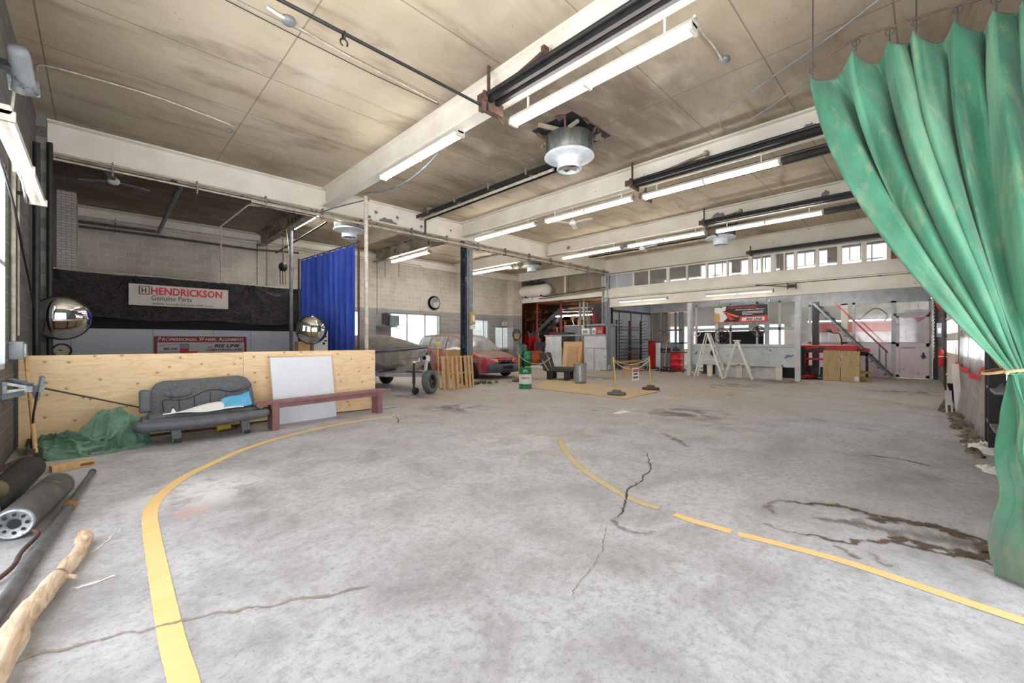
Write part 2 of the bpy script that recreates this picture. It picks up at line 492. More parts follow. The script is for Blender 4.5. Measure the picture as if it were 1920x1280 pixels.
M_['pallet'] = wood_mat('pallet_wood', (214, 176, 128), (188, 148, 102), (120, 84, 52), axis=2, grain=16)
M_['osb'] = wood_mat('cheap_board', (208, 184, 140), (186, 160, 116), (150, 124, 86), axis=2, grain=12)
M_['handle'] = wood_mat('handle_wood', (222, 184, 130), (198, 158, 104), (150, 110, 70), axis=2, grain=18, rough=.5)
M_['log'] = wood_mat('bare_log', (232, 216, 194), (168, 134, 100), (96, 72, 54), axis=1, grain=26, rough=.8)
M_['brownwood'] = pm('brown_board', (150, 104, 60), (120, 80, 44), 6, .6)
M_['orangewood'] = pm('orange_lumber', (196, 130, 70), (150, 92, 48), 4, .6)
M_['mauve'] = pm('mauve_paint', (154, 112, 114), (134, 96, 99), 7, .6, spots=(92, 74, 70), spot_scale=18, spot_at=.66)
M_['cream'] = pm('cream_steel', (238, 232, 220), (224, 216, 202), 1.4, .55, bump=.08, world=True, spots=(168, 154, 134), spot_scale=3.2, spot_at=.66)
M_['cream_peel'] = pm('peeling_cream_steel', (238, 233, 222), (226, 219, 206), 1.6, .55, world=True, spots=(132, 116, 120), spot_scale=2.6, spot_at=.70)
M_['sooty'] = pm('sooty_steel', (176, 164, 146), (116, 104, 90), 1.5, .7, world=True, spots=(60, 55, 50), spot_scale=4, spot_at=.56)
M_['conduit'] = pm('cream_conduit', (214, 205, 190), (176, 164, 148), 9, .5, world=True)
M_['darkpipe'] = pm('dark_pipe', (86, 82, 78), (58, 55, 52), 9, .5)
M_['greysteel'] = pm('grey_painted_steel', (150, 154, 158), (122, 126, 130), 5, .5, spots=(92, 88, 84), spot_scale=10)
M_['bluesteel'] = pm('blue_grey_steel', (124, 136, 146), (96, 107, 117), 5, .45, spots=(50, 52, 54), spot_scale=10)
M_['col'] = pm('black_grey_column', (62, 72, 82), (36, 42, 48), 3, .5, stretch=(1, 1, .3), spots=(150, 156, 160), spot_scale=9, spot_at=.6)
M_['black'] = pm('black_steel', (44, 43, 44), (28, 28, 29), 8, .45)
M_['blackmatte'] = plain('black_matte', (22, 22, 24), .8)
M_['rubber'] = pm('rubber', (50, 50, 52), (34, 34, 36), 9, .75, bump=.2)
M_['tyre'] = pm('dusty_tyre', (112, 114, 118), (86, 88, 92), 12, .85, bump=.3)
M_['rust'] = pm('rusty_steel', (104, 78, 66), (76, 56, 48), 9, .75, bump=.2, spots=(52, 40, 36))
M_['white'] = pm('white_enamel', (238, 238, 234), (222, 222, 218), 6, .4)
M_['fixture'] = pm('fixture_enamel', (206, 202, 192), (192, 187, 176), 5, .4)
M_['tube'] = emit('fluorescent_tube', (255, 252, 246), 22.0)
M_['tubebright'] = emit('bright_fluorescent_tube', (255, 252, 246), 60.0)
M_['tubedim'] = emit('dim_fluorescent_tube', (255, 252, 246), 1.2)
M_['tubemid'] = emit('added_fluorescent_tube', (255, 252, 246), 45.0)
M_['chrome'] = plain('chrome', (200, 204, 208), .18, 1.0)
M_['mirror'] = plain('mirror', (225, 228, 232), .03, 1.0)
M_['galv'] = pm('galvanised', (190, 196, 200), (140, 146, 150), 22, .4, .6, spots=(104, 108, 110), spot_scale=30, spot_at=.6)
M_['dirtygrey'] = pm('dirty_grey_paint', (214, 216, 218), (190, 193, 196), 2.2, .6, spots=(112, 106, 100), spot_scale=7, spot_at=.64)
M_['tankgrey'] = pm('scuffed_tank_grey', (214, 221, 220), (190, 198, 198), 2.2, .6, spots=(116, 112, 108), spot_scale=6, spot_at=.60)
M_['greysheet'] = pm('grey_sheet_wall', (182, 188, 196), (156, 162, 170), 1.2, .5, stretch=(1, 1, .5), spots=(116, 118, 122), spot_scale=5, spot_at=.66)
M_['panelblue'] = pm('pale_blue_grey_panel', (206, 213, 226), (194, 201, 216), 1.0, .55)
M_['pink'] = pm('pinkish_white_paint', (240, 224, 232), (228, 210, 219), 1.5, .5, spots=(180, 160, 168), spot_scale=4)
M_['foam'] = pm('white_foam_board', (240, 244, 252), (230, 236, 248), 2, .7, spots=(206, 206, 210), spot_scale=5, spot_at=.7)
M_['paper'] = plain('white_paper', (240, 240, 238), .8)
M_['bluepaper'] = pm('light_blue_paper', (120, 200, 236), (92, 178, 224), 6, .6)
M_['card'] = pm('cardboard', (206, 172, 128), (186, 150, 106), 7, .8)
M_['cardpale'] = pm('pale_cardboard', (222, 188, 144), (206, 170, 124), 5, .8)
M_['seat'] = pm('grey_seat_fabric', (112, 114, 118), (96, 98, 102), 30, .9, bump=.25, spots=(78, 80, 84), spot_scale=6)
M_['seatvinyl'] = pm('grey_seat_vinyl', (106, 110, 116), (88, 92, 98), 8, .45)
M_['darkseat'] = pm('charcoal_seat_fabric', (78, 76, 76), (60, 58, 58), 20, .9, bump=.2)
M_['leg'] = pm('grey_plastic_cover', (134, 138, 142), (104, 108, 112), 9, .5, spots=(72, 74, 76))
M_['tarp'] = None
M_['red'] = pm('red_paint', (206, 28, 34), (170, 18, 26), 5, .4, spots=(90, 16, 20), spot_scale=8)
M_['redtape'] = plain('red_tape', (222, 40, 44), .45)
M_['yellowpaint'] = pm('yellow_enamel', (236, 204, 96), (214, 178, 70), 9, .5)
M_['green'] = pm('green_drum_paint', (30, 132, 84), (20, 104, 64), 8, .45, spots=(14, 60, 40))
M_['drumwhite'] = pm('white_drum_paint', (232, 234, 232), (214, 216, 214), 8, .5)
M_['gastank'] = pm('green_bottle_paint', (92, 124, 108), (70, 98, 84), 5, .5)
M_['rope'] = plain('pale_rope', (214, 208, 190), .8)
M_['glass'] = glass('window_glass', (240, 244, 244), .06)
M_['dirtyglass'] = glass('dusty_window_glass', (225, 228, 226), .08, .3)
M_['darkglass'] = pm('dusty_car_glass', (176, 176, 176), (138, 138, 140), 2.2, .25, spots=(206, 204, 200), spot_scale=4)
M_['frame'] = pm('pale_window_frame', (206, 210, 216), (184, 188, 194), 4, .5)
M_['maroon'] = plain('maroon_print', (146, 52, 66), .6)
M_['redprint'] = plain('red_print', (214, 40, 66), .6)
M_['blackprint'] = plain('black_print', (30, 30, 34), .6)
M_['whiteprint'] = plain('white_print', (240, 240, 240), .6)
M_['banner'] = pm('off_white_banner', (216, 208, 198), (202, 194, 184), 3, .65)
M_['dust'] = pm('dusty_paint', (152, 120, 112), (128, 106, 98), 2.4, .7)
# ------------------------------------------------------------------ the building
CZ = 5.41                      # ceiling height
XL, YG, YB, XM, XP = -0.77, 11.3, 17.5, 17.7, 22.2     # left wall, girder, back wall, mezzanine edge, far partition
BEAMX = (4.25, 8.75, 13.2)
ZB = 4.93                      # underside of the beams

struct(MB().box(-1.2, 31, -1.6, 24, -.2, 0), 'floor', M_['floor'])
struct(MB().box(-1.2, 22.5, -1.6, YB + .3, CZ, CZ + .15), 'ceiling', M_['ceiling'])
struct(MB().box(17.6, 31, YB + .3, 24, CZ, CZ + .15).box(22.5, 31, YG, YB + .3, CZ, CZ + .15), 'ceiling_store', M_['sooty'])

# left wall with its window opening (near the camera it is out of view)
w = MB()
w.box(XL - .3, XL, -1.5, 1.0, 0, CZ); w.box(XL - .3, XL, 1.0, 4.6, 3.6, CZ); w.box(XL - .3, XL, 4.6, 6.15, 0, CZ); w.box(XL - .3, XL, 7.75, 17.8, 0, CZ)
w.box(XL - .3, XL, 6.15, 7.75, 0, 1.1); w.box(XL - .3, XL, 6.15, 7.75, 3.5, CZ)
w.box(XL, XL + .12, 11.0, 11.6, 0, CZ)              # pilaster under the girder
struct(w, 'wall_left', M_['wall_left'])
wf = thing('window_1', None, None, (XL - .03, 6.95, 1.1)); wf['kind'] = 'structure'
f = MB()
for a, b in ((-.8, -.76), (-.03, .03), (.77, .8)): f.box(-.02, .02, a, b, 0, 2.4)
f.box(-.02, .02, -.8, .8, 0, .06).box(-.02, .02, -.8, .8, 2.34, 2.4).box(-.02, .02, -.8, .8, 1.2, 1.25)
f.build('window_frame', M_['frame'], wf)
MB().box(-.004, .004, -.78, .78, .02, 2.38).build('pane', M_['glass'], wf)

# back wall, three windows
def xb(px): return ony(px, 640, YB).x
def zb(px, py): return ony(px, py, YB).z
wins = [(5.5, xb(677), .95, 2.75), (xb(733), xb(826), .95, 2.75), (xb(867), xb(916), .9, 2.62), (xb(929), xb(958), 1.02, 2.26)]
w = MB()
xs = [XL - .3] + [v for a in wins for v in a[:2]] + [XM + .3]
for i in range(0, len(xs), 2): w.box(xs[i], xs[i+1], YB, YB + .3, 0, CZ)
for a, b, c, d in wins:
    w.box(a, b, YB, YB + .3, 0, c); w.box(a, b, YB, YB + .3, d, CZ)
struct(w, 'wall_back', M_['wall_back'])
def window(n, x0, x1, z0, z1, splits, rail=None, Y=YB):
    t = thing('window_%d' % n, None, None, ((x0+x1)/2, Y + .1, z0)); t['kind'] = 'structure'
    W = (x1-x0)/2; Hh = z1-z0; f = MB(); e = .05
    f.box(-W, -W+e, -.04, .04, 0, Hh).box(W-e, W, -.04, .04, 0, Hh).box(-W, W, -.04, .04, 0, e).box(-W, W, -.04, .04, Hh-e, Hh)
    for s in splits: f.box(-W + s*2*W - .04, -W + s*2*W + .04, -.04, .04, 0, Hh)
    if rail: f.box(-W + rail[0]*2*W, -W + rail[1]*2*W, -.035, .035, rail[2], rail[2] + .07)
    f.build('window_frame', M_['frame'], t)
    MB().box(-W+.01, W-.01, -.004, .004, .01, Hh-.01).build('pane', M_['glass'], t)
    MB().box(-W-.06, W+.06, -.22, -.1, -.06, 0).build('window_sill', M_['frame'], t)
    return t
window(2, *wins[1], (.32, .68, .95), (.68, .95, .62))
window(3, *wins[2], (.82,), (0, .82, .55))
window(4, *wins[3], (.48, .9))
window(6, *wins[0], (.33, .66))

# white painted brick pier in the corner
struct(MB().box(XL, ony(143, 500, 16.2).x, 16.2, YB, 0, CZ), 'column', M_['white_brick'])

# I-beams
def ibeam(p, q, ztop, zbot, fl=.22, web=.05, name='ceiling_beam', mat='cream', stiff=None):
    p, q = Vector((p[0], p[1], 0)), Vector((q[0], q[1], 0)); m = MB()
    for z0, z1, wd in ((ztop-.035, ztop, fl), (zbot, zbot+.035, fl), (zbot+.03, ztop-.03, web)):
        m.bar(p + Vector((0, 0, (z0+z1)/2)), q + Vector((0, 0, (z0+z1)/2)), wd, z1-z0)
    if stiff:
        d = (q-p).normalized(); L = (q-p).length; k = stiff
        while k < L:
            c = p + d*k; m.bar(c - d*.01 + Vector((0, 0, (ztop+zbot)/2)), c + d*.01 + Vector((0, 0, (ztop+zbot)/2)), fl*.95, ztop-zbot-.02); k += stiff
    return struct(m, name, M_[mat])
for i, x in enumerate(BEAMX):
    ibeam((x, -1.2), (x, YG - .12), CZ, ZB, fl=.24, name='ceiling_beam', mat=('cream', 'cream', 'cream_peel')[i])
    ibeam((x, YG + .12), (x, YB), CZ, ZB, fl=.22, name='ceiling_beam', mat=('sooty', 'sooty', 'cream')[i])
ibeam((XL, YG), (XM, YG), CZ, 4.83, fl=.3, name='ceiling_girder', mat='cream_peel')
struct(MB().box(XL, XM, YB - .18, YB - .0, 4.98, 5.28), 'ceiling_beam', M_['cream'])
# painted steel columns at the girder
def column(x, y, mat, zt):
    t = thing('column', None, None, (x, y, 0)); t['kind'] = 'structure'
    m = MB(); m.box(-.15, .15, -.15, -.12, 0, zt).box(-.15, .15, .12, .15, 0, zt).box(-.02, .02, -.12, .12, 0, zt)
    m.build('column_shaft', M_[mat], t)
    MB().box(-.22, .22, -.22, .22, 0, .03).build('column_base', M_['rust'], t)
    MB().box(-.2, .2, -.2, .2, zt - .03, zt).build('column_cap', M_[mat], t)
    c = MB()
    for k, (dx, r) in enumerate(((-.1, .025), (-.03, .018), (.03, .03), (.1, .02))):
        c.cyl((dx, -.19, 0.3), (dx, -.19, zt - .05), r, 8)
    c.cyl((.19, -.05, .8), (.19, -.05, zt - .05), .025, 8)
    c.build('conduit', M_['greysteel'], t)
    return t
column(9.0, YG, 'col', 4.83)
column(XM, YG, 'dirtygrey', 4.83)

# mezzanine: roof beam, clerestory, sill box, lower beam, slab
ibeam((XM, -.6), (XM, YG), CZ, 4.70, fl=.28, name='ceiling_beam', mat='cream')
struct(MB().box(XM - .12, XM + .12, -.4, YG, 3.57, 3.95), 'mezzanine_beam', M_['cream'])
ibeam((XM + .02, -.5), (XM + .02, YG - .1), 3.56, 3.08, fl=.26, name='mezzanine_beam', mat='cream')
struct(MB().box(XM - .06, XP + .1, -.5, YG, 3.5, 3.56), 'mezzanine_floor_slab', M_['sooty'])
posts = [(55, .1), (150, .1), (240, .1), (350, .22), (460, .12), (575, .12), (695, .1), (828, .24), (893, .08), (960, .24), (1025, .08), (1090, .16), (1215, .16), (1345, .2), (1487, .2), (1632, .16)]
cl = thing('window_5', None, None, (XM, 0, 3.95)); cl['kind'] = 'structure'
m = MB()
ys = []
for z, wd in posts:
    y = onx(1140 + z/3.097, 500, XM).y; ys.append(y)
    m.box(-.05, .05, y - wd*.3, y + wd*.3, 0, .72)
m.box(-.06, .06, -.4, YG, 0, .05).box(-.06, .06, -.4, YG, .67, .72)
m.build('window_frame', M_['cream'], cl)
MB().box(-.004, .004, ys[-1], ys[1], .04, .68).build('pane', M_['dirtyglass'], cl)
struct(MB().box(XM - .03, XM + .03, -.4, ys[-1] - .02, 3.98, 4.66), 'clerestory_board', M_['brownwood'])
struct(MB().box(XM - .03, XM + .03, ys[1], YG, 3.98, 4.66), 'clerestory_board', M_['greysheet'])
# upper storey wall with windows behind the clerestory, and partition at its end
w = MB(); w.box(XP, XP + .2, -1, YG, 3.08, 4.15); w.box(XP, XP + .2, -1, YG, 5.36, CZ)
yy = -1.0
while yy < YG: w.box(XP, XP + .2, yy, yy + .4, 4.15, 5.36); yy += 1.9
w.box(XP, XP + .2, 8.9, YG, 4.15, 5.36)
struct(w, 'wall_upper_storey', M_['cream'])
fr = MB(); yy = -.5
while yy < 8.9:
    for k in range(1, 4): fr.box(XP + .05, XP + .09, yy + k*.35 - .015, yy + k*.35 + .015, 4.15, 5.36)
    fr.box(XP + .05, XP + .09, yy, yy + 1.4, 4.76, 4.79); yy += 1.9
struct(fr, 'window_bars', M_['frame'])
struct(MB().box(XM + .6, XM + .75, 1.5, 9.2, 4.99, 5.06), 'trim_1', M_['brownwood'])

# rear left of the far end: beam, infill sheets, platform
struct(MB().box(XM, XM + .2, YG, YB, 3.66, 3.95), 'mezzanine_beam', M_['cream'])
ibeam((XM + .05, YG), (XM + .05, YB), CZ, ZB, fl=.24, name='ceiling_beam', mat='cream')
struct(MB().box(XM + .45, XM + .5, YG, YB, 3.9, CZ), 'wall_infill', pm('tan_sheet', (170, 158, 142), (142, 130, 114), 2, .7, stretch=(1, 1, .3), world=True))
struct(MB().box(XM + .15, XM + .2, 13.9, 14.0, 3.95, 4.93), 'trim_2', M_['cream'])

# sheet metal wall running away from the far column, and partition walls beyond
struct(MB().box(XM, XP, YG - .02, YG + .08, 0, 3.5), 'wall_sheet_metal', M_['greysheet'])
g = MB()
for k in range(1, 4): g.box(XM + k*1.15, XM + k*1.15 + .04, YG - .05, YG - .015, 0, 2.96)
g.box(XM + .2, XP, YG - .06, YG - .0, 2.9, 3.02)
struct(g, 'trim_3', M_['black'])
struct(MB().box(XM, XM + .12, YB - .2, 23.9, 0, CZ), 'wall_rear_corner', M_['wall_back'])
struct(MB().box(24.6, 24.8, YG, 24, 0, CZ), 'wall_store_end', M_['orangewood'])
struct(MB().box(XM + .1, 25, 23.6, 23.9, 0, CZ), 'wall_store_back', M_['brownwood'])
struct(MB().box(30.2, 30.4, -1.5, 6.0, 0, 3.6), 'wall_showroom_end', M_['cream'])
w = MB(); w.box(30.2, 30.4, 6, 24, 0, .9); w.box(30.2, 30.4, 6, 24, 2.5, 3.6)
for k in range(9): w.box(30.2, 30.4, 6 + k*2, 6.5 + k*2, .9, 2.5)
struct(w, 'wall_showroom_end', M_['cream'])
w = MB(); w.box(XP, 31, -1.6, -1.4, 0, .8); w.box(XP, 31, -1.6, -1.4, 2.9, 3.6)
for k in range(5): w.box(XP + k*2.1, XP + .5 + k*2.1, -1.6, -1.4, .8, 2.9)
struct(w, 'wall_showroom_side', M_['pink'])
struct(MB().box(XP, 31, -1.4, 15, 3.6, 3.7), 'ceiling_showroom', M_['greysheet'])

# ------------------------------------------------------------------ far partition (pinkish panels below, glass above)
def yp(px, X=XP): return onx(px, 640, X).y
t = thing('wall_partition', None, None, (XP, 0, 0)); t['kind'] = 'structure'
yA, yBp = yp(1500), yp(1676)
m = MB(); m.box(-.04, .04, yBp, yA, 0, 1.33)
m.build('lower_panel', M_['pink'], t)
fm = MB()
for px, wd in ((1500, .12), (1519, .08), (1533, .06), (1601, .08), (1676, .14), (1745, .1)): fm.box(-.06, .06, yp(px) - wd/2, yp(px) + wd/2, 0 if px > 1660 else 1.3, 3.02)
fm.box(-.06, .06, yp(1745), yA, 1.32, 1.4).box(-.06, .06, yp(1745), yA, 2.94, 3.02).box(-.06, .06, yp(1745), yBp, 2.42, 2.52)
fm.box(-.05, .05, yp(1745), YG, 3.02, 3.5)
fm.build('window_frame', M_['frame'], t)
MB().box(-.05, .05, -1.4, yp(1745) - .06, 0, 3.5).build('end_panel', M_['black'], t)
MB().box(-.004, .004, yp(1745), yA, 1.38, 2.96).build('pane', M_['dirtyglass'], t)
MB().box(-.06, .06, yp(1584) - .1, yp(1584) + .12, 0, 3.0).build('post', M_['cream'], t)
d = thing('door_1', None, None, (XP - .05, 0, 0)); d['kind'] = 'structure'
y0, y1 = yp(1743), yp(1680)
m = MB(); m.box(-.03, .03, y0, y1, .03, .14).box(-.03, .03, y0, y1, 1.22, 1.36).box(-.03, .03, y0, y0+.1, .03, 2.42).box(-.03, .03, y1-.1, y1, .03, 2.42).box(-.03, .03, y0, y1, 2.34, 2.42)
m.box(-.015, .015, y0, y1, .1, 1.3)
m.build('door_frame', M_['pink'], d, bevel=.006)
MB().box(-.05, -.03, y0 + .14, y0 + .2, .78, 1.0).box(-.09, -.05, y0 + .1, y0 + .24, .84, .88).build('door_handle', plain('blue_black_lock', (34, 44, 92), .4), d)
MB().box(-.05, -.03, y1 - .55, y1 - .15, 1.17, 1.185).build('letter_slot', M_['black'], d)
# things seen beyond the glass
struct(MB().box(26.5, 26.6, 1.2, 4.6, 1.9, 2.35), 'showroom_sign_band', M_['redtape'])
struct(MB().box(26.6, 26.8, 1.0, 4.8, 0, 2.3), 'wall_showroom_booth', M_['pink'])
# timber and steel posts in the mezzanine line
def post(px, wd, mat, X, z0=0, z1=3.05, name='mezzanine_post_column'):
    y = onx(px, 640, X).y
    return struct(MB().box(X - wd/2, X + wd/2, y - wd/2, y + wd/2, z0, z1), name, M_[mat])
post(1293, .14, 'dirtygrey', XM); post(1496, .16, 'dirtygrey', XM)
post(1345, .13, 'dirtygrey', XM + .8); post(1438, .14, 'dirtygrey', XM + .8)

# inner frames with glass behind the tank and beside the doorway
X2 = XM + 1.0
t = thing('wall_glazed_screen', None, None, (X2, 0, 0)); t['kind'] = 'structure'
fm = MB()
ya, yb_ = onx(1297, 640, X2).y, onx(1497, 640, X2).y
for px in (1297, 1306, 1370, 1420, 1462, 1497): fm.box(-.04, .04, onx(px, 640, X2).y - .04, onx(px, 640, X2).y + .04, 1.2, 3.0)
fm.box(-.04, .04, yb_, ya, 1.86, 1.98).box(-.04, .04, yb_, ya, 1.2, 1.3).box(-.04, .04, yb_, ya, 2.92, 3.02)
fm.build('window_frame', M_['dirtygrey'], t)
MB().box(-.004, .004, yb_, ya, 1.98, 2.92).build('pane', M_['dirtyglass'], t)
MB().box(-.02, .02, onx(1432, 640, X2).y, onx(1304, 640, X2).y, 1.26, 1.84).build('dark_panel', M_['blackmatte'], t)
# doorway bay left of it: framed opening with a half wall
X3 = XP
t = thing('wall_window_bay', None, None, (X3, 0, 0)); t['kind'] = 'structure'
fm = MB()
for px, wd in ((1222, .1), (1236, .22), (1252, .06), (1267, .1), (1278, .26)): fm.box(-.05, .05, onx(px, 640, X3).y - wd/2, onx(px, 640, X3).y + wd/2, 0, 3.0)
fm.box(-.05, .05, onx(1290, 640, X3).y, onx(1222, 640, X3).y, 1.3, 1.38).box(-.05, .05, onx(1280, 640, X3).y, onx(1236, 640, X3).y, 2.0, 2.08)
fm.build('window_frame', M_['greysteel'], t)
MB().box(.0, .02, onx(1280, 640, X3).y, onx(1232, 640, X3).y, 0, 1.3).build('lower_panel', M_['greysheet'], t)
MB().box(-.004, .004, onx(1290, 640, X3).y, onx(1222, 640, X3).y, 1.38, 2.95).build('pane', M_['dirtyglass'], t)

# ------------------------------------------------------------------ right wall (slightly skewed), doors
RWX, RWY, RWS = 17.2, -.26, .0435
def rw(X, off=0., z=0.): return Vector((X, RWY + (X - RWX)*RWS + off, z))
def rwbox(m, x0, x1, o0, o1, z0, z1):
    vs = [rw(x0, o0, z0), rw(x1, o0, z0), rw(x1, o1, z0), rw(x0, o1, z0), rw(x0, o0, z1), rw(x1, o0, z1), rw(x1, o1, z1), rw(x0, o1, z1)]
    return m.add(vs, [(0,3,2,1),(4,5,6,7),(0,1,5,4),(1,2,6,5),(2,3,7,6),(3,0,4,7)])
w = MB(); rwbox(w, -1.0, XP + .2, -.35, -.08, 3.3, CZ); rwbox(w, -1.0, -.2, -.35, -.08, 0, 3.3); rwbox(w, 17.3, XP + .2, -.35, -.08, 0, 3.3); rwbox(w, 12.9, 13.3, -.35, -.02, 0, 3.3); rwbox(w, 4.0, 8.7, -.35, -.12, 0, 3.3)
struct(w, 'wall_right', M_['wall_left'])
def sectional(n, x0, x1, secs, plastic=False):
    t = thing('door_%d' % n, None, None, tuple(rw(x0))); t['kind'] = 'structure'
    p = MB(); gl = MB(); z = 0.02
    for hgt, win in secs:
        if win:
            rwbox(p, x0, x1, -.07, -.01, z, z + .09); rwbox(p, x0, x1, -.07, -.01, z + hgt - .09, z + hgt - .005)
            k = 6
            for i in range(k + 1):
                xx = x0 + (x1 - x0)*i/k; rwbox(p, max(x0, xx - .05), min(x1, xx + .05), -.07, -.01, z + .09, z + hgt - .09)
            rwbox(gl, x0, x1, -.045, -.035, z + .09, z + hgt - .09)
        else: rwbox(p, x0, x1, -.07, -.01, z, z + hgt - .005)
        rwbox(p, x0, x1, -.01, .01, z + hgt - .05, z + hgt - .01)
        z += hgt
    p.build('door_panel', M_['cream'], t, world=True)
    gl.build('pane', M_['glass'], t, world=True)
    return t
sectional(2, 13.35, 17.2, [(.5, 0), (.5, 0), (.52, 1), (.55, 1), (.5, 0), (.7, 0)])
sectional(3, 8.75, 12.9, [(.5, 0), (.5, 0), (.55, 1), (.55, 1), (.5, 1), (.7, 0)])

# ------------------------------------------------------------------ marks on the floor
def ribbon(name, pxs, w, mat, z=.003, w2=None, world_pts=None, n=6):
    P = world_pts or [onz(a, b) for a, b in pxs]
    rough_ = mat in ('crack', 'stain', 'stain_soft', 'seam', 'whitepaint')
    P = [Vector((p.x, p.y, 0)) for p in P]; P = smooth_path(P, n*3 if rough_ else n); m = MB(); m.uv = []; L = 0
    for i, p in enumerate(P):
        t = (P[min(i+1, len(P)-1)] - P[max(i-1, 0)]).normalized(); nn = Vector((-t.y, t.x, 0))
        ww = w if w2 is None else w + (w2 - w)*i/(len(P)-1)
        if i: L += (p - P[i-1]).length
        if rough_:
            e = min(1, min(i, len(P) - 1 - i)/(len(P)*.12) + .15)
            ww *= e*(.55 + 1.1*abs(noise.noise(Vector((L*9, w*70, 1)))) + .35*noise.noise(Vector((L*40, 2, 1))))
            p = p + nn*(min(w, .06)*.9*noise.noise(Vector((L*11, 5, w*50))) + .012*noise.noise(Vector((L*45, 9, 1))))
        m.v += [p + nn*ww/2 + Vector((0, 0, z)), p - nn*ww/2 + Vector((0, 0, z))]; m.uv += [(0, L), (1, L)]
        if i: k = 2*i; m.f.append([k-2, k-1, k+1, k]); m.sm.append(False)
    return m.build(name, M_[mat], kind='structure')
ribbon('floor_line', [(352,1330),(345,1280),(325,1210),(308,1130),(295,1060),(284,1000),(282,960),(300,930),(345,895),(400,868),(470,838),(560,812),(650,793),(735,781)], .1, 'yellow')
ribbon('floor_line', [(2010,1195),(1920,1165),(1800,1125),(1600,1058),(1480,1025),(1384,1001)], .085, 'yellow')
ribbon('floor_line', [(1371,997),(1340,988),(1300,977),(1264,964)], .085, 'yellow')
ribbon('floor_line', [(1236,953),(1205,944),(1172,930),(1130,905),(1085,874),(1058,843),(1050,822)], .095, 'yellow_worn', .004)
ribbon('floor_line', [(1600,752),(1680,758),(1760,766)], .09, 'yellow_worn')
ribbon('floor_line', [(1245,756),(1285,742),(1300,737)], .1, 'yellow_worn')
ribbon('floor_line', [(560,734),(700,742),(790,750)], .1, 'yellow_worn')
ribbon('floor_crack', [(1212,846),(1217,866),(1219,882),(1206,893),(1203,902),(1183,913),(1175,920),(1174,935),(1170,950),(1166,960),(1150,976)], .022, 'crack', .005)
ribbon('floor_crack', [(1147,974),(1160,986),(1180,996),(1205,1000),(1235,999)], .06, 'stain_soft', .005)
ribbon('floor_crack', [(1138,985),(1133,1010),(1128,1035),(1110,1065),(1085,1095),(1070,1120)], .012, 'seam', .005)
ribbon('floor_joint', [(0,1252),(100,1222),(200,1196),(300,1176),(420,1150),(560,1125),(700,1100)], .032, 'seam', .005)
ribbon('floor_joint', [(740,781),(747,786),(745,793)], .03, 'crack', .005)
S = lambda pts: [(1340 + a/3.31, 850 + b/3.31) for a, b in pts]
ribbon('floor_stain', S([(450,292),(550,310),(700,318),(860,345),(960,375),(1060,400),(1180,420),(1300,445),(1400,458),(1500,488),(1620,530),(1730,575),(1800,610)]), .10, 'stain', .004)
ribbon('floor_stain', S([(560,508),(640,522),(740,545),(840,558),(900,552),(1000,543),(1080,545),(1160,560),(1240,580),(1340,605),(1460,630),(1560,648),(1680,680),(1800,720)]), .09, 'stain', .004)
ribbon('floor_stain', S([(1080,510),(1180,540),(1300,575),(1450,600),(1600,620),(1760,640)]), .17, 'stain', .0045)
ribbon('floor_stain', S([(940,398),(1040,410),(1140,418),(1280,438),(1440,475),(1600,545),(1700,600),(1800,650)]), .2, 'stain', .0045)
ribbon('floor_stain', S([(300,430),(380,465),(460,485),(560,505)]), .06, 'stain_soft', .004)
ribbon('floor_stain', S([(470,290),(370,300),(325,325),(340,350),(400,380)]), .08, 'stain_soft', .004)
ribbon('floor_stain', S([(740,570),(800,600),(850,625),(900,660)]), .06, 'stain_soft', .004)
ribbon('floor_stain', S([(950,620),(1010,650),(1060,690),(1110,705)]), .07, 'stain_soft', .004)
ribbon('floor_stain', S([(600,400),(900,440),(1200,500),(1500,550),(1750,610)]), .12, 'stain_soft', .0035, w2=.42)
ribbon('floor_stain', [(1618,854),(1650,856),(1690,861),(1720,868),(1752,877)], .035, 'stain', .004)
ribbon('floor_stain', [(1240,812),(1255,818),(1275,828),(1290,838)], .14, 'stain_soft', .004)
ribbon('floor_scuff', [(140,1104),(165,1096),(190,1088),(215,1078)], .05, 'whitepaint', .004)
ribbon('floor_scuff', [(120,1060),(160,1042),(200,1015),(226,990)], .02, 'whitepaint', .004)
ribbon('floor_scuff', [(150,930),(200,925),(240,921)], .03, 'whitepaint', .004)

# patches where the paint has peeled off the beams
M_['peel'] = pm('bare_primer', (142, 128, 136), (118, 104, 112), 8, .7)
def peel(p, u, v, r, sx=1.3, k=0):
    u, v = Vector(u), Vector(v); n = u.cross(v).normalized(); m = MB(); N = 26
    ring = [p + u*(r*sx*cos(2*pi*i/N)*(1 + .5*noise.noise(Vector((cos(2*pi*i/N)*2, sin(2*pi*i/N)*2, k))))) + v*(r*sin(2*pi*i/N)*(1 + .6*noise.noise(Vector((sin(2*pi*i/N)*2.4, cos(2*pi*i/N)*2.4, k + 5))))) for i in range(N)]
    m.prism(ring, n*.002); return m.build('ceiling_beam_patch', M_['peel'], kind='structure')
for k, (px, py, r, s) in enumerate(((728, 418, .14, 2.0), (745, 408, .05, 1), (705, 398, .05, 1), (692, 406, .04, 1.5), (790, 425, .05, 1), (845, 432, .04, 1))):
    peel(ony(px, py, YG - .029), (1, 0, 0), (0, 0, 1), r, s, k*3.1)
for k, (px, py, X, r, s) in enumerate(((1518, 240, 8.72, .1, 1.0), (1535, 236, 8.72, .04, 1.5), (1335, 300, 8.72, .035, 1.5), (1347, 406, 13.17, .12, 1.6), (1547, 368, 13.17, .12, .8), (1566, 371, 13.17, .05, 1), (1066, 464, 13.17, .07, 1.2))):
    peel(onx(px, py, X), (0, -1, 0), (0, 0, 1), r, s, k*2.7 + 20)
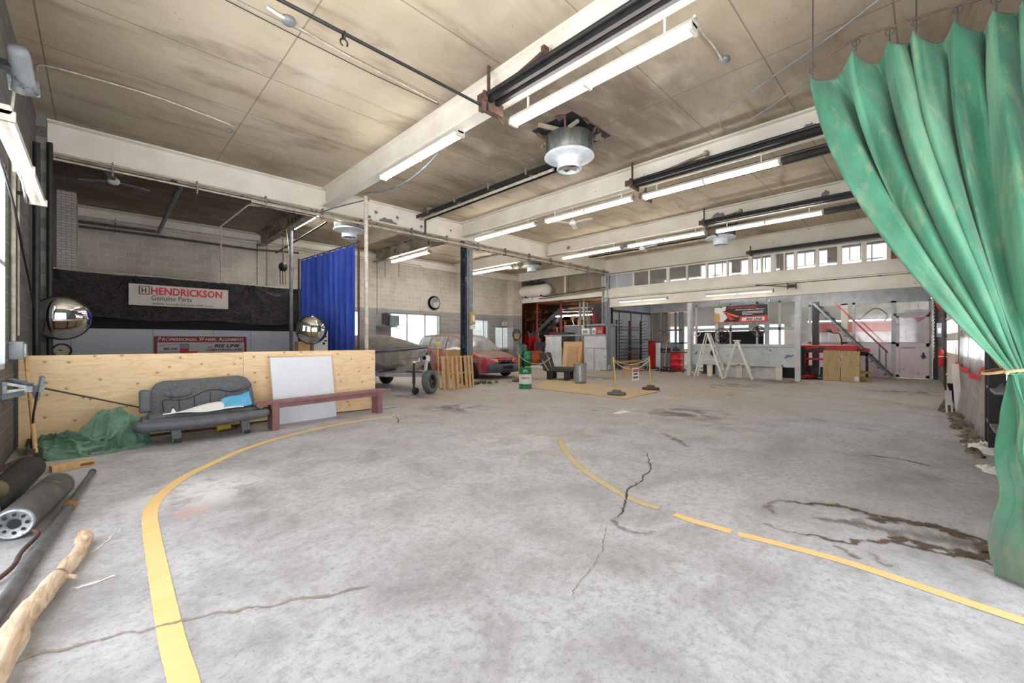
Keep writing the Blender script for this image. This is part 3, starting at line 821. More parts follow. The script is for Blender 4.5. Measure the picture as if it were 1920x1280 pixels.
# ------------------------------------------------------------------ overhead: lights, tracks, fans, pipes
def strip_light(label, x, y0, y1, z, tubes=2, hang=None, group='fluorescent strips hung under the ceiling beams', mat='tube', bars=True):
    """housing with two tube sections end to end, runs along Y"""
    L = y1 - y0; cy = (y0 + y1)/2
    t = thing('strip_light', label, 'light', (x, cy, z), 0, group)
    m = MB()
    m.prism([(-.05, -L/2, .0), (.05, -L/2, 0), (.065, -L/2, .03), (.05, -L/2, .075), (-.05, -L/2, .075), (-.065, -L/2, .03)], (0, L, 0))
    m.build('housing', M_['fixture'], t)
    m = MB()
    for s in (-1, 0, 1):
        c = s*(L/2 - .02); MB().box(-.08, .08, c - .02, c + .02, -.055, .03).build('lamp_holder', M_['fixture'], t)
    for dx in ((-.045, .045) if tubes == 2 else (0,)):
        m = MB()
        for s in (-1, 1): m.cyl((dx, s*.03, -.03), (dx, s*(L/2 - .04), -.03), .017, 10)
        m.build('tube', M_[mat], t)
    if hang:
        m = MB()
        for s in (-.38, .38): MB().box(-.012, .012, s*L - .012, s*L + .012, .07, hang).build('hanger', M_['cream'], t)
    return t
strip_light('twin-tube fluorescent strip under the first beam, nearest the hanging black rod', 4.42, 1.75, 4.45, 4.70, hang=.26)
strip_light('twin-tube fluorescent strip under the first beam, between the black rod and the long girder', 4.2, 5.42, 8.05, 4.82, hang=.11)
strip_light('fluorescent strip beside the second beam, nearest the green curtain', 8.72, 1.92, 4.6, 4.66, hang=.28)
strip_light('middle fluorescent strip of the row under the second beam, beside the white ceiling fan', 8.75, 4.85, 7.5, 4.72, hang=.22)
strip_light('fluorescent strip under the second beam, ending at the black column', 8.75, 7.85, 10.5, 4.74, hang=.2)
strip_light('fluorescent strip under the third beam, nearest the green curtain', 13.25, 1.98, 4.62, 4.74, hang=.2)
strip_light('middle fluorescent strip of the row under the third beam', 13.22, 4.9, 7.55, 4.76, hang=.18)
strip_light('fluorescent strip under the third beam, nearest the long girder', 13.22, 7.8, 10.45, 4.76, hang=.18)
strip_light('fluorescent strip on the mezzanine front, beside the far steel column', XM - .2, 8.1, 10.45, 3.3, group='fluorescent strips on the mezzanine front', mat='tubedim')
strip_light('fluorescent strip on the mezzanine front, above the step ladders', XM - .2, 4.1, 6.5, 3.28, group='fluorescent strips on the mezzanine front', mat='tubedim')
strip_light('fluorescent strip in the back bay, above the blue welding curtain', 8.9, 13.4, 16.2, 4.82, hang=.12, mat='tubebright', group='fluorescent strips in the back bay')
strip_light('fluorescent strip in the back bay, behind the black column', 13.0, 13.1, 15.9, 4.74, hang=.2, mat='tubebright', group='fluorescent strips in the back bay')
strip_light('added unseen fluorescent strip tucked behind the flange of the first back bay beam', 4.62, 12.2, 15.0, 5.2, hang=.2, mat='tubebright', group='fluorescent strips in the back bay')  # added lamp, out of sight behind the flange, to brighten the back bay
strip_light('added fluorescent strip under the mezzanine floor before the pinkish partition', 19.6, 1.8, 4.5, 3.4, hang=.1, mat='tubemid', group='added fluorescent strips under the mezzanine')  # added lamps, hidden by the lower beam, to brighten the partition
strip_light('added fluorescent strip under the mezzanine floor behind the grey tank', 19.9, 5.6, 8.3, 3.4, hang=.1, mat='tubemid', group='added fluorescent strips under the mezzanine')
strip_light('added fluorescent strip in the lean-to store over the timber shelves', 20.3, 12.6, 16.6, 3.0, group='added fluorescent strips in the store')  # added lamp to brighten the store
strip_light('fluorescent strip glowing behind the pinkish partition glass', 25.0, 1.2, 4.4, 2.42, group='fluorescent strips behind the glass')
# wall light on the left wall
t = strip_light('fluorescent strip on the dark block wall, with frayed ends', -.56, 5.3, 8.35, 3.27, group='wall light', mat='tubedim')
MB().box(-.2, -.06, -1.3, -1.26, .0, .04).box(-.2, -.06, 1.26, 1.3, .0, .04).build('bracket', M_['black'], t, split=True)

# overhead door tracks between the beams
def door_track(label, x, y0, y1, z, n=2, dz=.0, dx=.14):
    t = thing('door_track', label, 'door track', (x, y0, z), 0, 'overhead door tracks')
    for k in range(n):
        m = MB(); o = k*dx
        m.box(o - .03, o + .03, 0, y1 - y0, -.005 - k*dz, .0 - k*dz).box(o - .03, o - .024, 0, y1 - y0, 0 - k*dz, .07 - k*dz).box(o + .024, o + .03, 0, y1 - y0, 0 - k*dz, .05 - k*dz)
        m.build('rail', M_['black'], t)
    m = MB(); m.cyl((-.06, 0, .08), (-.06, y1 - y0, .08), .03, 8); m.build('spring_shaft', M_['black'], t)
    m = MB(); m.box(-.1, n*dx, y1 - y0 - .03, y1 - y0, -.06, .14).box(-.02, .02, y1 - y0 - .03, y1 - y0, .1, CZ - z if z > 4.85 else .3)
    m.box(-.12, -.06, y1 - y0 - .06, y1 - y0 + .1, -.02, .1)
    m.build('end_bracket', M_['rust'], t)
    return t
door_track('black overhead door track beside the first ceiling beam', 4.02, -.5, 4.55, 4.88)
door_track('black overhead door track on the near side of the second ceiling beam', 8.48, -.4, 4.75, 4.90)
door_track('black overhead door track beyond the second ceiling beam', 9.1, -.4, 4.75, 4.78)
door_track('black overhead door track on the near side of the third ceiling beam', 12.9, -.3, 4.85, 4.93)
door_track('black overhead door track beyond the third ceiling beam', 13.6, -.3, 4.8, 4.8)
door_track('black overhead door track above the clerestory windows', 17.4, -.2, 4.85, 4.70)
# angle strut lying along the beam faces
for lab, X, ya, yb, z in (('rusty angle bracket on the face of the first ceiling beam', 4.1, 3.55, 4.5, 5.05), ('pale angle bracket on the face of the second ceiling beam', 8.6, 3.2, 4.7, 5.04), ('short angle bracket on the face of the third ceiling beam', 13.05, 3.9, 4.9, 5.03)):
    m = MB().bar((X, ya, z + .12), (X, yb, z - .05), .04, .04).box(X - .05, X + .05, ya - .05, ya + .01, z + .08, z + .17)
    tagit(m.build('angle_bracket', M_['rust' if X < 5 else 'sooty']), lab, 'bracket')

# rod across the first bay with its hook
t = thing('tie_rod', 'long black rod crossing the first bay under the ceiling, with a hook', 'rod', (XL, 4.5, 4.76))
MB().cyl((0, 0, 0), (4.9, 0, 0), .02, 10).build('rod', M_['black'], t)
xh = ony(645, 62, 4.5).x - XL
m = MB(); m.ring((xh, 0, -.02), .035, .012, (1, 0, 0), 14, 6); m.ring((xh, 0, -.1), .04, .01, (0, 1, 0), 14, 6, a0=pi*.6, a1=pi*2.2); m.build('hook', M_['black'], t)
m = MB().box(4.72, 5.0, -.05, .05, -.05, .06).box(4.6, 4.68, -.04, .04, -.08, .06).cyl((4.9, 0, -.02), (5.05, .0, -.12), .015, 8); m.build('clamp', M_['rust'], t)
# thin wire beside it and armoured cable to the round ceiling box
def cable(label, pts, r, mat, name='cable', cat='cable', group=None, n=6, sides=6):
    m = MB().tube(smooth_path(pts, n) if n > 1 else pts, r, sides)
    return tagit(m.build(name, M_[mat]), label, cat, group)
def cz(px, py, dz=.03):       # point just under the ceiling
    return onz(px, py, CZ - dz)
cable('thin dark wire running across the first bay to the beam', [cz(423, 0), cz(560, 70), cz(700, 140), cz(822, 196)], .006, 'black', n=1)
cable('white cable from the junction box in the first bay to the beam', [cz(560, 52, .04), cz(640, 98, .02), cz(740, 150, .02), cz(820, 192, .03)], .012, 'conduit', n=4)
t = thing('junction_box', 'round metal junction box on the ceiling of the first bay', 'junction box', tuple(cz(541, 44, .06)), .6)
MB().lathe([(.001, 0), (.07, .0), (.075, .02), (.075, .06), (.001, .06)], n=16).build('box', M_['greysteel'], t)
MB().tube([(-.24, .1, .03), (-.14, .05, .02), (-.05, 0, .02)], .02, 8).build('connector', M_['white'], t)
cable('cream conduit along the first bay ceiling to a small lamp socket', [cz(70, 133), cz(80, 122), cz(180, 148), cz(300, 184), cz(425, 231), cz(438, 238)], .016, 'conduit', n=3)
t = thing('lamp_socket', 'small grey lamp socket on the first bay ceiling', 'lamp socket', tuple(cz(431, 249, .08)))
MB().lathe([(.02, .08), (.035, .05), (.06, .02), (.02, 0), (.001, 0)], n=14).build('socket', M_['greysteel'], t)
t = thing('junction_box', 'round white junction box on the second bay ceiling, at the end of a sagging flex', 'junction box', tuple(cz(1357, 116, .05)))
MB().lathe([(.001, 0), (.05, .0), (.07, .015), (.07, .05), (.001, .05)], n=16).build('box', M_['greysteel'], t)
cable('white sagging flex from the nearest strip light to the round ceiling box', [onz(1302, 30, 4.78), cz(1318, 62, .12), cz(1335, 82, .06), cz(1354, 112, .04)], .014, 'conduit', n=5)

# curtain rail loops on the ceiling of the second bay
cable('thin galvanised curtain rail bent in a loop on the ceiling', [cz(1660, -10, .12), cz(1560, 66, .12), cz(1440, 150, .12), cz(1374, 196, .12), cz(1353, 216, .12), cz(1351, 236, .12), cz(1362, 243, .12), cz(1385, 236, .12), cz(1440, 203, .12), cz(1520, 147, .12)], .012, 'greysteel', 'curtain_rail', 'curtain rail', n=5)

# extractor fans
def extractor(label, x, y, hole=True, full=True):
    t = thing('extractor_fan', label, 'extractor fan', (x, y, CZ - .75), 0, 'roof extractor fans')
    m = MB()
    m.lathe([(.43, .62), (.45, .60), (.45, .30), (.43, .28)], n=32); m.build('drum', M_['galvdark'], t)
    m = MB(); m.lathe([(.16, .46), (.30, .40), (.46, .26), (.47, .235), (.45, .22), (.30, .205), (.225, .19), (.22, .06), (.235, .02), (.22, .0), (.205, .02), (.205, .12)], n=36); m.build('hood', M_['hood'], t)
    m = MB()
    for k in range(6):
        a = k*pi/3; m.bar((.03*cos(a), .03*sin(a), .05), (.19*cos(a), .19*sin(a), .05), .07, .012, up=(sin(a)*.5, -cos(a)*.5, .85))
    m.cyl((0, 0, .03), (0, 0, .1), .04, 12); m.build('fan_blades', M_['sooty'], t)
    m = MB(); m.cyl((0, 0, .1), (0, 0, .45), .1, 14); m.build('motor', M_['black'], t)
    if full:
        m = MB().bar((-.75, .1, .62), (.6, -.35, .66), .07, .05).bar((-.4, -.5, .6), (-.1, .6, .6), .05, .05).bar((.3, -.5, .6), (.45, .5, .62), .04, .06); m.build('support_bar', M_['sooty'], t)
    m = MB()
    for k in range(4):
        a = k*pi/2 + .5; m.bar((.42*cos(a), .42*sin(a), .58), (.5*cos(a), .5*sin(a), .75), .03, .05)
    m.build('rusty_bracket', M_['rust'], t)
    return t
M_['galvdark'] = pm('streaked_dark_galvanised', (120, 122, 116), (56, 60, 58), 7, .5, .4, stretch=(1, 1, .25))
M_['hood'] = pm('pale_hood_enamel', (226, 230, 234), (200, 206, 212), 5, .4)
t = extractor('large pale extractor fan hood under a torn ceiling hole in the second bay', 6.33, 4.85)
# torn hole edges
m = MB()
for a in range(9):
    th = a*2*pi/9 + .2; r = .56 + .1*RND.random()
    p = Vector((.05 + r*cos(th), .05 + r*sin(th), .745)); q = p + Vector((RND.uniform(-.12, .12), RND.uniform(-.12, .12), -.07 - .06*RND.random()))
    m.bar(p, q, .13, .008, up=(cos(th), sin(th), .2))
m.build('torn_edge', M_['rust'], t)
MB().box(-.5, .72, -.45, .5, .735, .745).build('hole', M_['blackmatte'], t)
extractor('extractor fan hood in the bay before the clerestory windows', 14.9, 5.05)
extractor('extractor fan hood in the back bay behind the girder, above the blue curtain', 5.6, 12.9, full=False)
extractor('extractor fan hood in the back bay near the far end', 14.4, 13.2, full=False)

def paddle_fan(label, x, y, drop, rz, mat='white'):
    t = thing('ceiling_fan', label, 'ceiling fan', (x, y, CZ - drop), rz, 'paddle ceiling fans')
    MB().cyl((0, 0, .08), (0, 0, drop), .014, 8).build('rod', M_[mat], t)
    MB().lathe([(.001, .1), (.05, .1), (.1, .05), (.11, 0), (.08, -.05), (.001, -.07)], n=20).build('motor', M_['white'], t)
    for k in range(3):
        a = k*2*pi/3; ca, sa = cos(a), sin(a); m = MB()
        u, v = Vector((ca, sa, 0)), Vector((-sa, ca, 0))
        m.prism([u*.1 - v*.03, u*.25 - v*.075, u*.62 - v*.085, u*.68 - v*.03, u*.68 + v*.03, u*.62 + v*.075, u*.25 + v*.06, u*.1 + v*.03], (0, 0, .012))
        m.build('blade', M_[mat], t)
    return t
paddle_fan('white three-blade ceiling fan beside the middle strip of the second beam', 10.1, 7.6, .45, .55)
paddle_fan('white three-blade ceiling fan between the third beam and the clerestory', 14.5, 7.7, .5, .3)
paddle_fan('ceiling fan with dark blades in the back bay above the black tarp', .25, 12.9, .42, 2.5, 'greysteel')
paddle_fan('white ceiling fan in the back bay near the far end', 13.9, 13.7, .55, 1.4)

# heater pipe and channel in the second bay
t = thing('radiant_heater', 'long white pipe in a dark channel under the sooty ceiling of the second bay', 'heater pipe', (7.12, 8.55, 5.18))
MB().box(-.16, .16, -2.65, 2.65, .1, .12).box(-.17, -.15, -2.65, 2.65, .02, .12).box(.15, .17, -2.65, 2.65, .02, .12).build('channel', M_['black'], t)
MB().cyl((-.05, -2.7, 0), (-.05, 2.6, 0), .035, 10).build('pipe', M_['conduit'], t)
m = MB()
for y in (-2, -.7, .7, 2): m.box(-.2, .2, y - .015, y + .015, .05, .22)
m.build('bracket', M_['sooty'], t, split=True)
cable('dark drop pipe hanging against the girder under the heater channel', [(7.2, 11.08, 5.2), (7.2, 11.08, 4.75)], .03, 'darkpipe', 'drop_pipe', 'pipe', n=1)
# second one in third bay (dark line behind paddle fan)
t = thing('radiant_heater', 'dark heater channel under the ceiling between the third beam and the mezzanine', 'heater pipe', (15.6, 8.2, 5.1))
MB().box(-.12, .12, -2.6, 2.6, .06, .08).build('channel', M_['black'], t)
MB().cyl((-.05, -2.7, 0), (-.05, 2.6, 0), .035, 10).build('pipe', M_['conduit'], t)

# conduits under the girder
spec = [(-.19, 4.80, .022, 'conduit'), (-.25, 4.74, .03, 'sooty'), (-.18, 4.70, .022, 'conduit'), (-.27, 4.64, .025, 'conduit'), (-.2, 4.60, .018, 'sooty'), (.12, 4.78, .02, 'darkpipe')]
names = ['topmost cream conduit under the long girder', 'thick brown pipe under the long girder', 'second cream conduit under the long girder', 'lower thick cream conduit under the long girder', 'lowest thin sooty conduit under the long girder', 'dark pipe behind the long girder bottom']
for (dy, z, r, mt), nm in zip(spec, names):
    x0 = XL + .02 if z > 4.65 else 2.5
    pts = [(x0, YG + dy, z), (XM - .25, YG + dy, z)]
    if z < 4.65: pts.append((XM - .25, YG + dy, 3.9))
    cable(nm, pts, r, mt, 'conduit', 'pipe', 'conduits along the girder', n=1, sides=8)
m = MB()
for k in range(14):
    x = .2 + k*1.3; m.box(x - .012, x + .012, YG - .3, YG - .15, 4.56, 4.83)
tagit(m.build('pipe_hanger', M_['sooty']), 'row of strap hangers holding the conduits under the girder', 'hanger')

# back bay pipes over the tarp
def yb(px, py, Y): return ony(px, py, Y)
cable('thick grey pipe slanting from the ceiling to the back wall pipes', [ony(339, 350, 13.2), ony(297, 436, 17.1)], .05, 'greysteel', 'slanted_pipe', 'pipe', n=1, sides=12)
cable('white pipe hung along the back wall under the beam', [ony(147, 405, 17.1), ony(478, 452, 17.1), ony(790, 498, 17.1)], .03, 'conduit', 'conduit', 'pipe', n=1, sides=8)
cable('dark pipe hung along the back wall', [ony(147, 415, 17.0), ony(292, 434, 17.0)], .04, 'darkpipe', 'conduit', 'pipe', n=1, sides=8)
cable('lowest dark pipe hung along the back wall blocks', [ony(147, 424, 16.9), ony(300, 443, 16.9), ony(478, 468, 16.9), ony(560, 474, 16.9)], .035, 'darkpipe', 'conduit', 'pipe', n=1, sides=8)
cable('cream conduit bent down from the girder pipes to the tarp', [ony(640, 402, 12.0), ony(466, 384, 12.0), ony(414, 424, 14.0), ony(415, 528, 14.0)], .022, 'conduit', 'conduit', 'pipe', n=1, sides=8)
for px, a, b in ((216, 399, 436), (482, 452, 546), (500, 456, 546), (707, 500, 590), (722, 490, 520), (748, 495, 520)):
    cable('thin dark hanging rod against the back wall blocks at %s' % {216: 'the corner pier', 482: 'the tarp middle', 500: 'the hoist', 707: 'the window box', 722: 'the blue curtain edge', 748: 'the first window head'}[px], [Vector((ony(px, a, 17.3).x, 17.3, 5.1)), ony(px, b, 17.3)], .012, 'darkpipe', 'hanging_rod', 'rod', n=1)
cable('dark service pipe crossing the back bay under the ceiling', [ony(518, 474, 16.8), ony(612, 417, 12.2)], .03, 'black', 'service_pipe', 'pipe', n=1)
# exhaust stub on the back wall
p = ony(813, 568, YB)
t = thing('exhaust_duct', 'round dusty exhaust duct opening in the back wall above the windows', 'exhaust duct', (p.x, YB, p.z))
MB().lathe([(.16, 0), (.25, .02), (.27, .12), (.25, .16), (.2, .1), (.001, .06)], axis=(0, -1, 0), n=24).build('duct', M_['galv'], t)
MB().lathe([(.24, 0), (.34, .0), (.36, .05)], axis=(0, -1, 0), n=24).build('collar', M_['sooty'], t)
# chain hoist on the first beam behind the girder
t = thing('chain_hoist', 'dark chain hoist hanging in front of the black tarp', 'hoist', tuple(ony(531, 500, 14.2)))
k = 14.2/1.09/783
m = MB().lathe([(.001, -.09), (.1, -.09), (.14, -.05), (.14, .05), (.1, .09), (.001, .09)], axis=(1, .3, 0), n=20); m.build('body', M_['black'], t)
MB().tube([(-.0, 0, .12), (0, 0, .9)], .02, 6).build('hook_rod', M_['darkpipe'], t)
m = MB()
for dx in (-.09, -.02, .05): m.tube([(dx, 0, -.1), (dx + .01, 0, -.55)], .012, 6)
m.build('chain', M_['rust'], t)
MB().lathe([(.001, -.16), (.05, -.16), (.06, .1), (.03, .17), (.001, .17)], c=(.26, .05, -.08), n=12).build('control_box', M_['black'], t)
MB().tube(sag((.26, .05, .1), (.1, .05, 1.25), .2, 8), .014, 6).build('cord', M_['conduit'], t)
t = thing('pole', 'slim grey pole rising behind the plywood beside the chain hoist', 'pole', tuple(ony(546, 640, 13.6).xy) + (0,))
MB().cyl((0, 0, 0), (0, 0, ony(546, 432, 13.6).z), .05, 10).build('shaft', M_['greysteel'], t)
MB().box(-.12, .12, -.12, .12, 0, .02).build('base', M_['rust'], t)
t = thing('pole', 'brown-white pole standing in front of the girder beside the blue curtain', 'pole', (4.45, 9.3, 0))
MB().cyl((0, 0, 0), (-.02, 0, 4.8), .045, 12).build('shaft', M_['conduit'], t)
MB().box(-.12, .12, -.12, .12, 0, .02).build('base', M_['rust'], t)
cable('blue hose looped from the strip light to the top of the pole', [onx(823, 285, 4.6), onx(795, 315, 4.6), onx(760, 342, 4.6), onx(720, 358, 4.6), onx(685, 363, 4.6), (4.5, 9.3, 4.72)], .02, 'bluesteel', 'hose', 'hose')
cable('blue cable drooping from the pole top to the girder conduits', [(4.4, 9.3, 4.7), (4.2, 10.2, 4.72), (4.0, 11.0, 4.7)], .015, 'bluesteel', 'cable', 'cable')

# left wall fittings
t = thing('floodlight', 'grey metal floodlight with open visor on the dark block wall near the ceiling', 'floodlight', (-.5, 5.9, 3.92), 0, None, rot=(0, 0, 0))
MB().lathe([(.001, -.2), (.06, -.2), (.075, -.15), (.075, .12), (.095, .2), (.085, .2), (.06, .12)], axis=(0.05, .75, -.55), n=18).build('body', M_['greysteel'], t)
MB().box(-.26, -.02, -.05, .05, -.03, .03).build('bracket', M_['black'], t)
MB().box(-.1, .1, .12, .28, .05, .06, Matrix.Rotation(-.6, 4, 'X')).build('visor', M_['galv'], t)
cable('loose wires hanging from the floodlight down the block wall', [(-.55, 6.0, 3.8), (-.62, 6.5, 3.4), (-.6, 7.2, 3.2), (-.66, 8.2, 3.2)], .012, 'conduit')
cable('pale conduit running down the dark block wall to the grey switch box', [(-.74, 7.95, 4.0), (-.74, 7.95, 1.42)], .022, 'conduit', 'conduit', 'pipe', n=1, sides=8)
cable('thin pale conduit on the dark block wall beside the window', [(-.755, 8.6, 3.6), (-.755, 8.6, 1.5)], .012, 'conduit', 'conduit', 'pipe', n=1)
cable('black pipe running down the dark block wall before the pilaster', [(-.7, 10.1, 4.6), (-.7, 10.1, .9)], .045, 'black', 'drain_pipe', 'pipe', n=1, sides=10)
cable('black pipe up the pilaster edge under the girder', [(-.6, 10.9, 4.9), (-.6, 10.9, .1)], .04, 'black', 'drain_pipe', 'pipe', n=1, sides=10)
t = thing('switch_box', 'grey electrical box on the block wall under the pale conduit', 'switch box', (-.7, 7.95, 1.2))
MB().box(-.07, .05, -.1, .1, 0, .22).build('box', M_['greysteel'], t, bevel=.008)
MB().box(.05, .07, -.06, .06, .03, .19).build('cover', M_['galv'], t)
cable('slack black cable draped down the dark block wall', [(-.72, 6.5, 3.4), (-.7, 7.6, 3.0), (-.7, 8.4, 2.6), (-.72, 9.6, 2.2), (-.7, 10.6, 1.5)], .012, 'black')
# ------------------------------------------------------------------ back left: shelter with tarp, signs
YT = 14.0
t = thing('panel_shelter', 'pale blue-grey panelled shelter wall behind the plywood, dark at its top', 'shelter', ((-.7 + 4.5)/2, YT, 0))
x0, x1 = ony(94, 640, YT).x - 1.9, 4.5 - 1.9
MB().box(x0, x1, 0, .08, .3, 1.73).build('panel', M_['panelblue'], t)
m = MB()
for px in (133, 287, 400, 470): m.box(ony(px, 640, YT).x - 1.9 - .006, ony(px, 640, YT).x - 1.9 + .006, -.004, 0, .3, 1.73)
m.build('panel_joint', M_['greysteel'], t)
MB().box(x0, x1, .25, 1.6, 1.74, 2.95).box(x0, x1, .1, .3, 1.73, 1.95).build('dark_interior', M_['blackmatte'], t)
m = MB()
for x in (x0 + .05, x1 - .05): m.box(x - .04, x + .04, .1, .2, 0, 3.05)
m.build('post', M_['black'], t)

# crumpled black tarp, pinned along its top edge
def tarp_mat():
    m = NT('black_tarp'); m.b.inputs['Base Color'].default_value = lin((74, 72, 76)); m.rough(.2)
    m.b.inputs['Specular IOR Level'].default_value = 1.0
    p = m.pos(None, False)
    a = m.noise(m.pos((1, 1, 2.2), False), 7, 8, .72, 1.5); b = m.noise(m.pos((1, 1, 1), False), 24, 6, .75, 1)
    m.bump(m.math('ADD', a, m.math('MULTIPLY', b, .4)), 1.0, .09)
    c = m.ramp(a, [(.35, lin((62, 60, 64))), (.7, lin((116, 108, 106)))]); m.col(c)
    return m.m
M_['tarp'] = tarp_mat()
t = thing('black_tarp', 'crumpled glossy black tarp hung along the top of the shelter', 'tarp', (1.9, YT - .06, 2.0))
pins = [-2.64, -1.35, .35, 1.2, 2.55]
def tfn(u, v):
    x = -2.64 + 5.25*u; zt = 1.05 - .03*abs(sin(u*9)); zb = -.02 + .03*sin(u*14) - .06*u
    z = zt + (zb - zt)*v
    d = 0
    for q in pins:   # folds raying from the pins
        dx, dz = x - q, (1.08 - z); rr = sqrt(dx*dx + dz*dz) + .05; th = atan2(dx, dz)
        d += .075*(1 - 2*abs(sin(th*6 + q*5)))*exp(-rr*1.0)
    d += .05*noise.noise(Vector((x*1.6 + z*1.5, z*3, 3))) + .03*(1 - abs(noise.noise(Vector((x*3 + z*4, z*5 - x, 7)))))*1.2
    d += .03*(1 - 2.2*abs(noise.noise(Vector((x*7 + z*3, z*9 - x*2, 3))))) + .014*(1 - 2*abs(noise.noise(Vector((x*17 - z*9, z*21, 6)))))
    return Vector((x, -.08 - d*1.1, z))
MB().grid(tfn, 420, 100).build('sheet', M_['tarp'], t)
MB().tube([(-2.64, -.06, 1.07), (0, -.07, 1.05), (2.6, -.06, 1.04)], .018, 6).build('top_hem', M_['conduit'], t)
# banner
p0, p1 = ony(241, 532, 13.75), ony(427, 546, 13.75)
W = p1.x - p0.x
t = thing('hendrickson_banner', 'off-white parts banner with red lettering fixed on the black tarp', 'banner', (p0.x, 13.70, 2.31), 0)
MB().box(0, W, -.006, .006, 0, .52).build('sheet', M_['banner'], t)
text('HENDRICKSON', M_['redprint'], t, (W*.2, -.012, .28), W*.73, .19, bold=.03, shear=.0)
text('H', M_['blackprint'], t, (W*.115, -.012, .31), .09, .13, bold=.03)
m = MB(); 
for a, b, c, d in ((.09, .1, .27, .48), (.182, .19, .27, .48), (.09, .19, .27, .285), (.09, .19, .465, .48)): m.box(W*a, W*b, -.012, -.006, c, d)
m.build('logo_frame', M_['blackprint'], t)
text('Genuine Parts', M_['blackprint'], t, (W*.205, -.012, .14), W*.4, .12, shear=.15)
text('www.hendrickson-intl.com', M_['blackprint'], t, (W*.21, -.012, .03), W*.62, .06, shear=.15)
# wheel alignment sign
p0, p1 = ony(289, 630, YT - .02), ony(462, 632, YT - .02); W = p1.x - p0.x
t = thing('wheel_alignment_sign', 'maroon framed wheel alignment sign on the shelter wall', 'sign', (p0.x, YT - .03, .8))
MB().box(0, W, 0, .02, 0, .755).build('board', M_['maroon'], t)
MB().box(.06, W - .06, -.004, 0, .05, .60).build('print_area', pm('sign_white', (206, 204, 208), (196, 194, 198), 4, .5), t)
text('P', M_['whiteprint'], t, (.07, -.008, .635), .07, .1, shear=.2, bold=.01)
text('ROFESSIONAL', M_['whiteprint'], t, (.15, -.008, .635), W*.36, .075, shear=.2, bold=.01)
text('W', M_['whiteprint'], t, (W*.46, -.008, .635), .1, .1, shear=.2, bold=.01)
text('HEEL', M_['whiteprint'], t, (W*.52, -.008, .635), W*.13, .075, shear=.2, bold=.01)
text('A', M_['whiteprint'], t, (W*.67, -.008, .635), .08, .1, shear=.2, bold=.01)
text('LIGNMENTS', M_['whiteprint'], t, (W*.715, -.008, .635), W*.25, .075, shear=.2, bold=.01)
text('BEE LINE', M_['blackprint'], t, (W*.62, -.008, .46), W*.3, .09, shear=.25, bold=.03)
text('COMPUTERIZED LASER', M_['blackprint'], t, (W*.53, -.008, .36), W*.42, .055, bold=.02)
text('BEE LINE', M_['blackprint'], t, (W*.09, -.008, .40), W*.14, .06, shear=.25, bold=.03)
m = MB().box(.1, W*.25, -.006, -.004, .34, .36).box(W*.25, W*.35, -.006, -.004, .33, .56).bar((.1, -.005, .51), (W*.35, -.005, .57), .004, .01); m.build('trailer_print', M_['greysteel'], t)
m = MB().box(W*.25, W*.44, -.009, -.004, .26, .36).box(W*.26, W*.34, -.009, -.004, .36, .44); m.build('truck_print', M_['redprint'], t)
m = MB(); 
for dz in (.44, .46, .48): m.box(W*.545, W*.6, -.008, -.004, dz, dz + .01)
m.build('logo_print', M_['redprint'], t)
# wall clock
p = ony(116, 657, YT - .02)
t = thing('wall_clock', 'round black-rimmed wall clock on the pale shelter wall', 'clock', (p.x, YT - .02, p.z))
MB().lathe([(.13, .005), (.135, .035), (.155, .04), (.165, .0)], axis=(0, -1, 0), n=32).build('rim', M_['black'], t)
MB().lathe([(.001, .01), (.135, .01)], axis=(0, -1, 0), n=32).build('dial', pm('clock_dial', (222, 222, 206), (214, 214, 198), 3), t)
MB().bar((.01, -.018, 0), (-.075, -.018, .012), .004, .012).bar((0, -.018, -.01), (-.045, -.018, .03), .004, .014).build('hands', M_['blackprint'], t)
m = MB()
for k in range(12):
    a = k*pi/6; m.bar((.105*sin(a), -.014, .105*cos(a)), (.122*sin(a), -.014, .122*cos(a)), .003, .01)
m.build('hour_marks', M_['blackprint'], t)
# cartons behind the plywood
t = thing('cardboard_box', 'brown cardboard box showing over the plywood below the convex mirror', 'box', tuple(ony(567, 640, 10.95).xy) + (0,))
MB().box(-.14, .14, -.14, .14, .8, 1.42).build('carton', M_['card'], t, bevel=.004)
MB().box(.04, .12, -.145, -.14, 1.2, 1.38).build('paper_label', M_['cardpale'], t)
MB().box(-.16, .16, -.16, .16, 0, .8).build('crate_below', M_['brownwood'], t)
t = thing('cabinet', 'white cabinet with black marks behind the plywood beside the blue curtain', 'cabinet', tuple(ony(598, 640, 10.95).xy) + (0,))
MB().box(-.17, .17, -.14, .14, 0, 1.69).build('body', M_['white'], t, bevel=.005)
MB().box(.04, .1, -.145, -.14, 1.34, 1.40).box(.08, .15, -.145, -.14, 1.42, 1.46).box(.1, .14, -.145, -.14, 1.52, 1.56).build('door_mark', M_['black'], t)

# convex mirrors
def convex_mirror(label, c, face, R=.36, mount=None):
    t = thing('convex_mirror', label, 'mirror', tuple(c), 0, 'convex safety mirrors')
    f = Vector(face).normalized()
    prof = [(R*sin(a), .2*(cos(a*1.0) - .0)) for a in [i*pi/2/16 for i in range(17)]]
    prof = [(r, .16*sqrt(max(0, 1 - (r/R)**2))) for r in [R*sin(i*pi/2/20) for i in range(21)]]
    MB().lathe(prof, axis=f, n=48).build('dome', M_['mirror'], t)
    MB().lathe([(R, -.02), (R + .012, -.01), (R + .012, .015), (R - .005, .02)], axis=f, n=48).build('rim', M_['black'], t)
    MB().lathe([(.001, -.03), (R, -.02)], axis=f, n=32).build('back_plate', M_['black'], t)
    if mount: MB().cyl(f*-.03, mount, .02, 8).build('arm', M_['black'], t)
    return t
c1 = ony(116, 596, 10.7); f1 = (-c1.x + .35, -c1.y + 3.5, -.18)
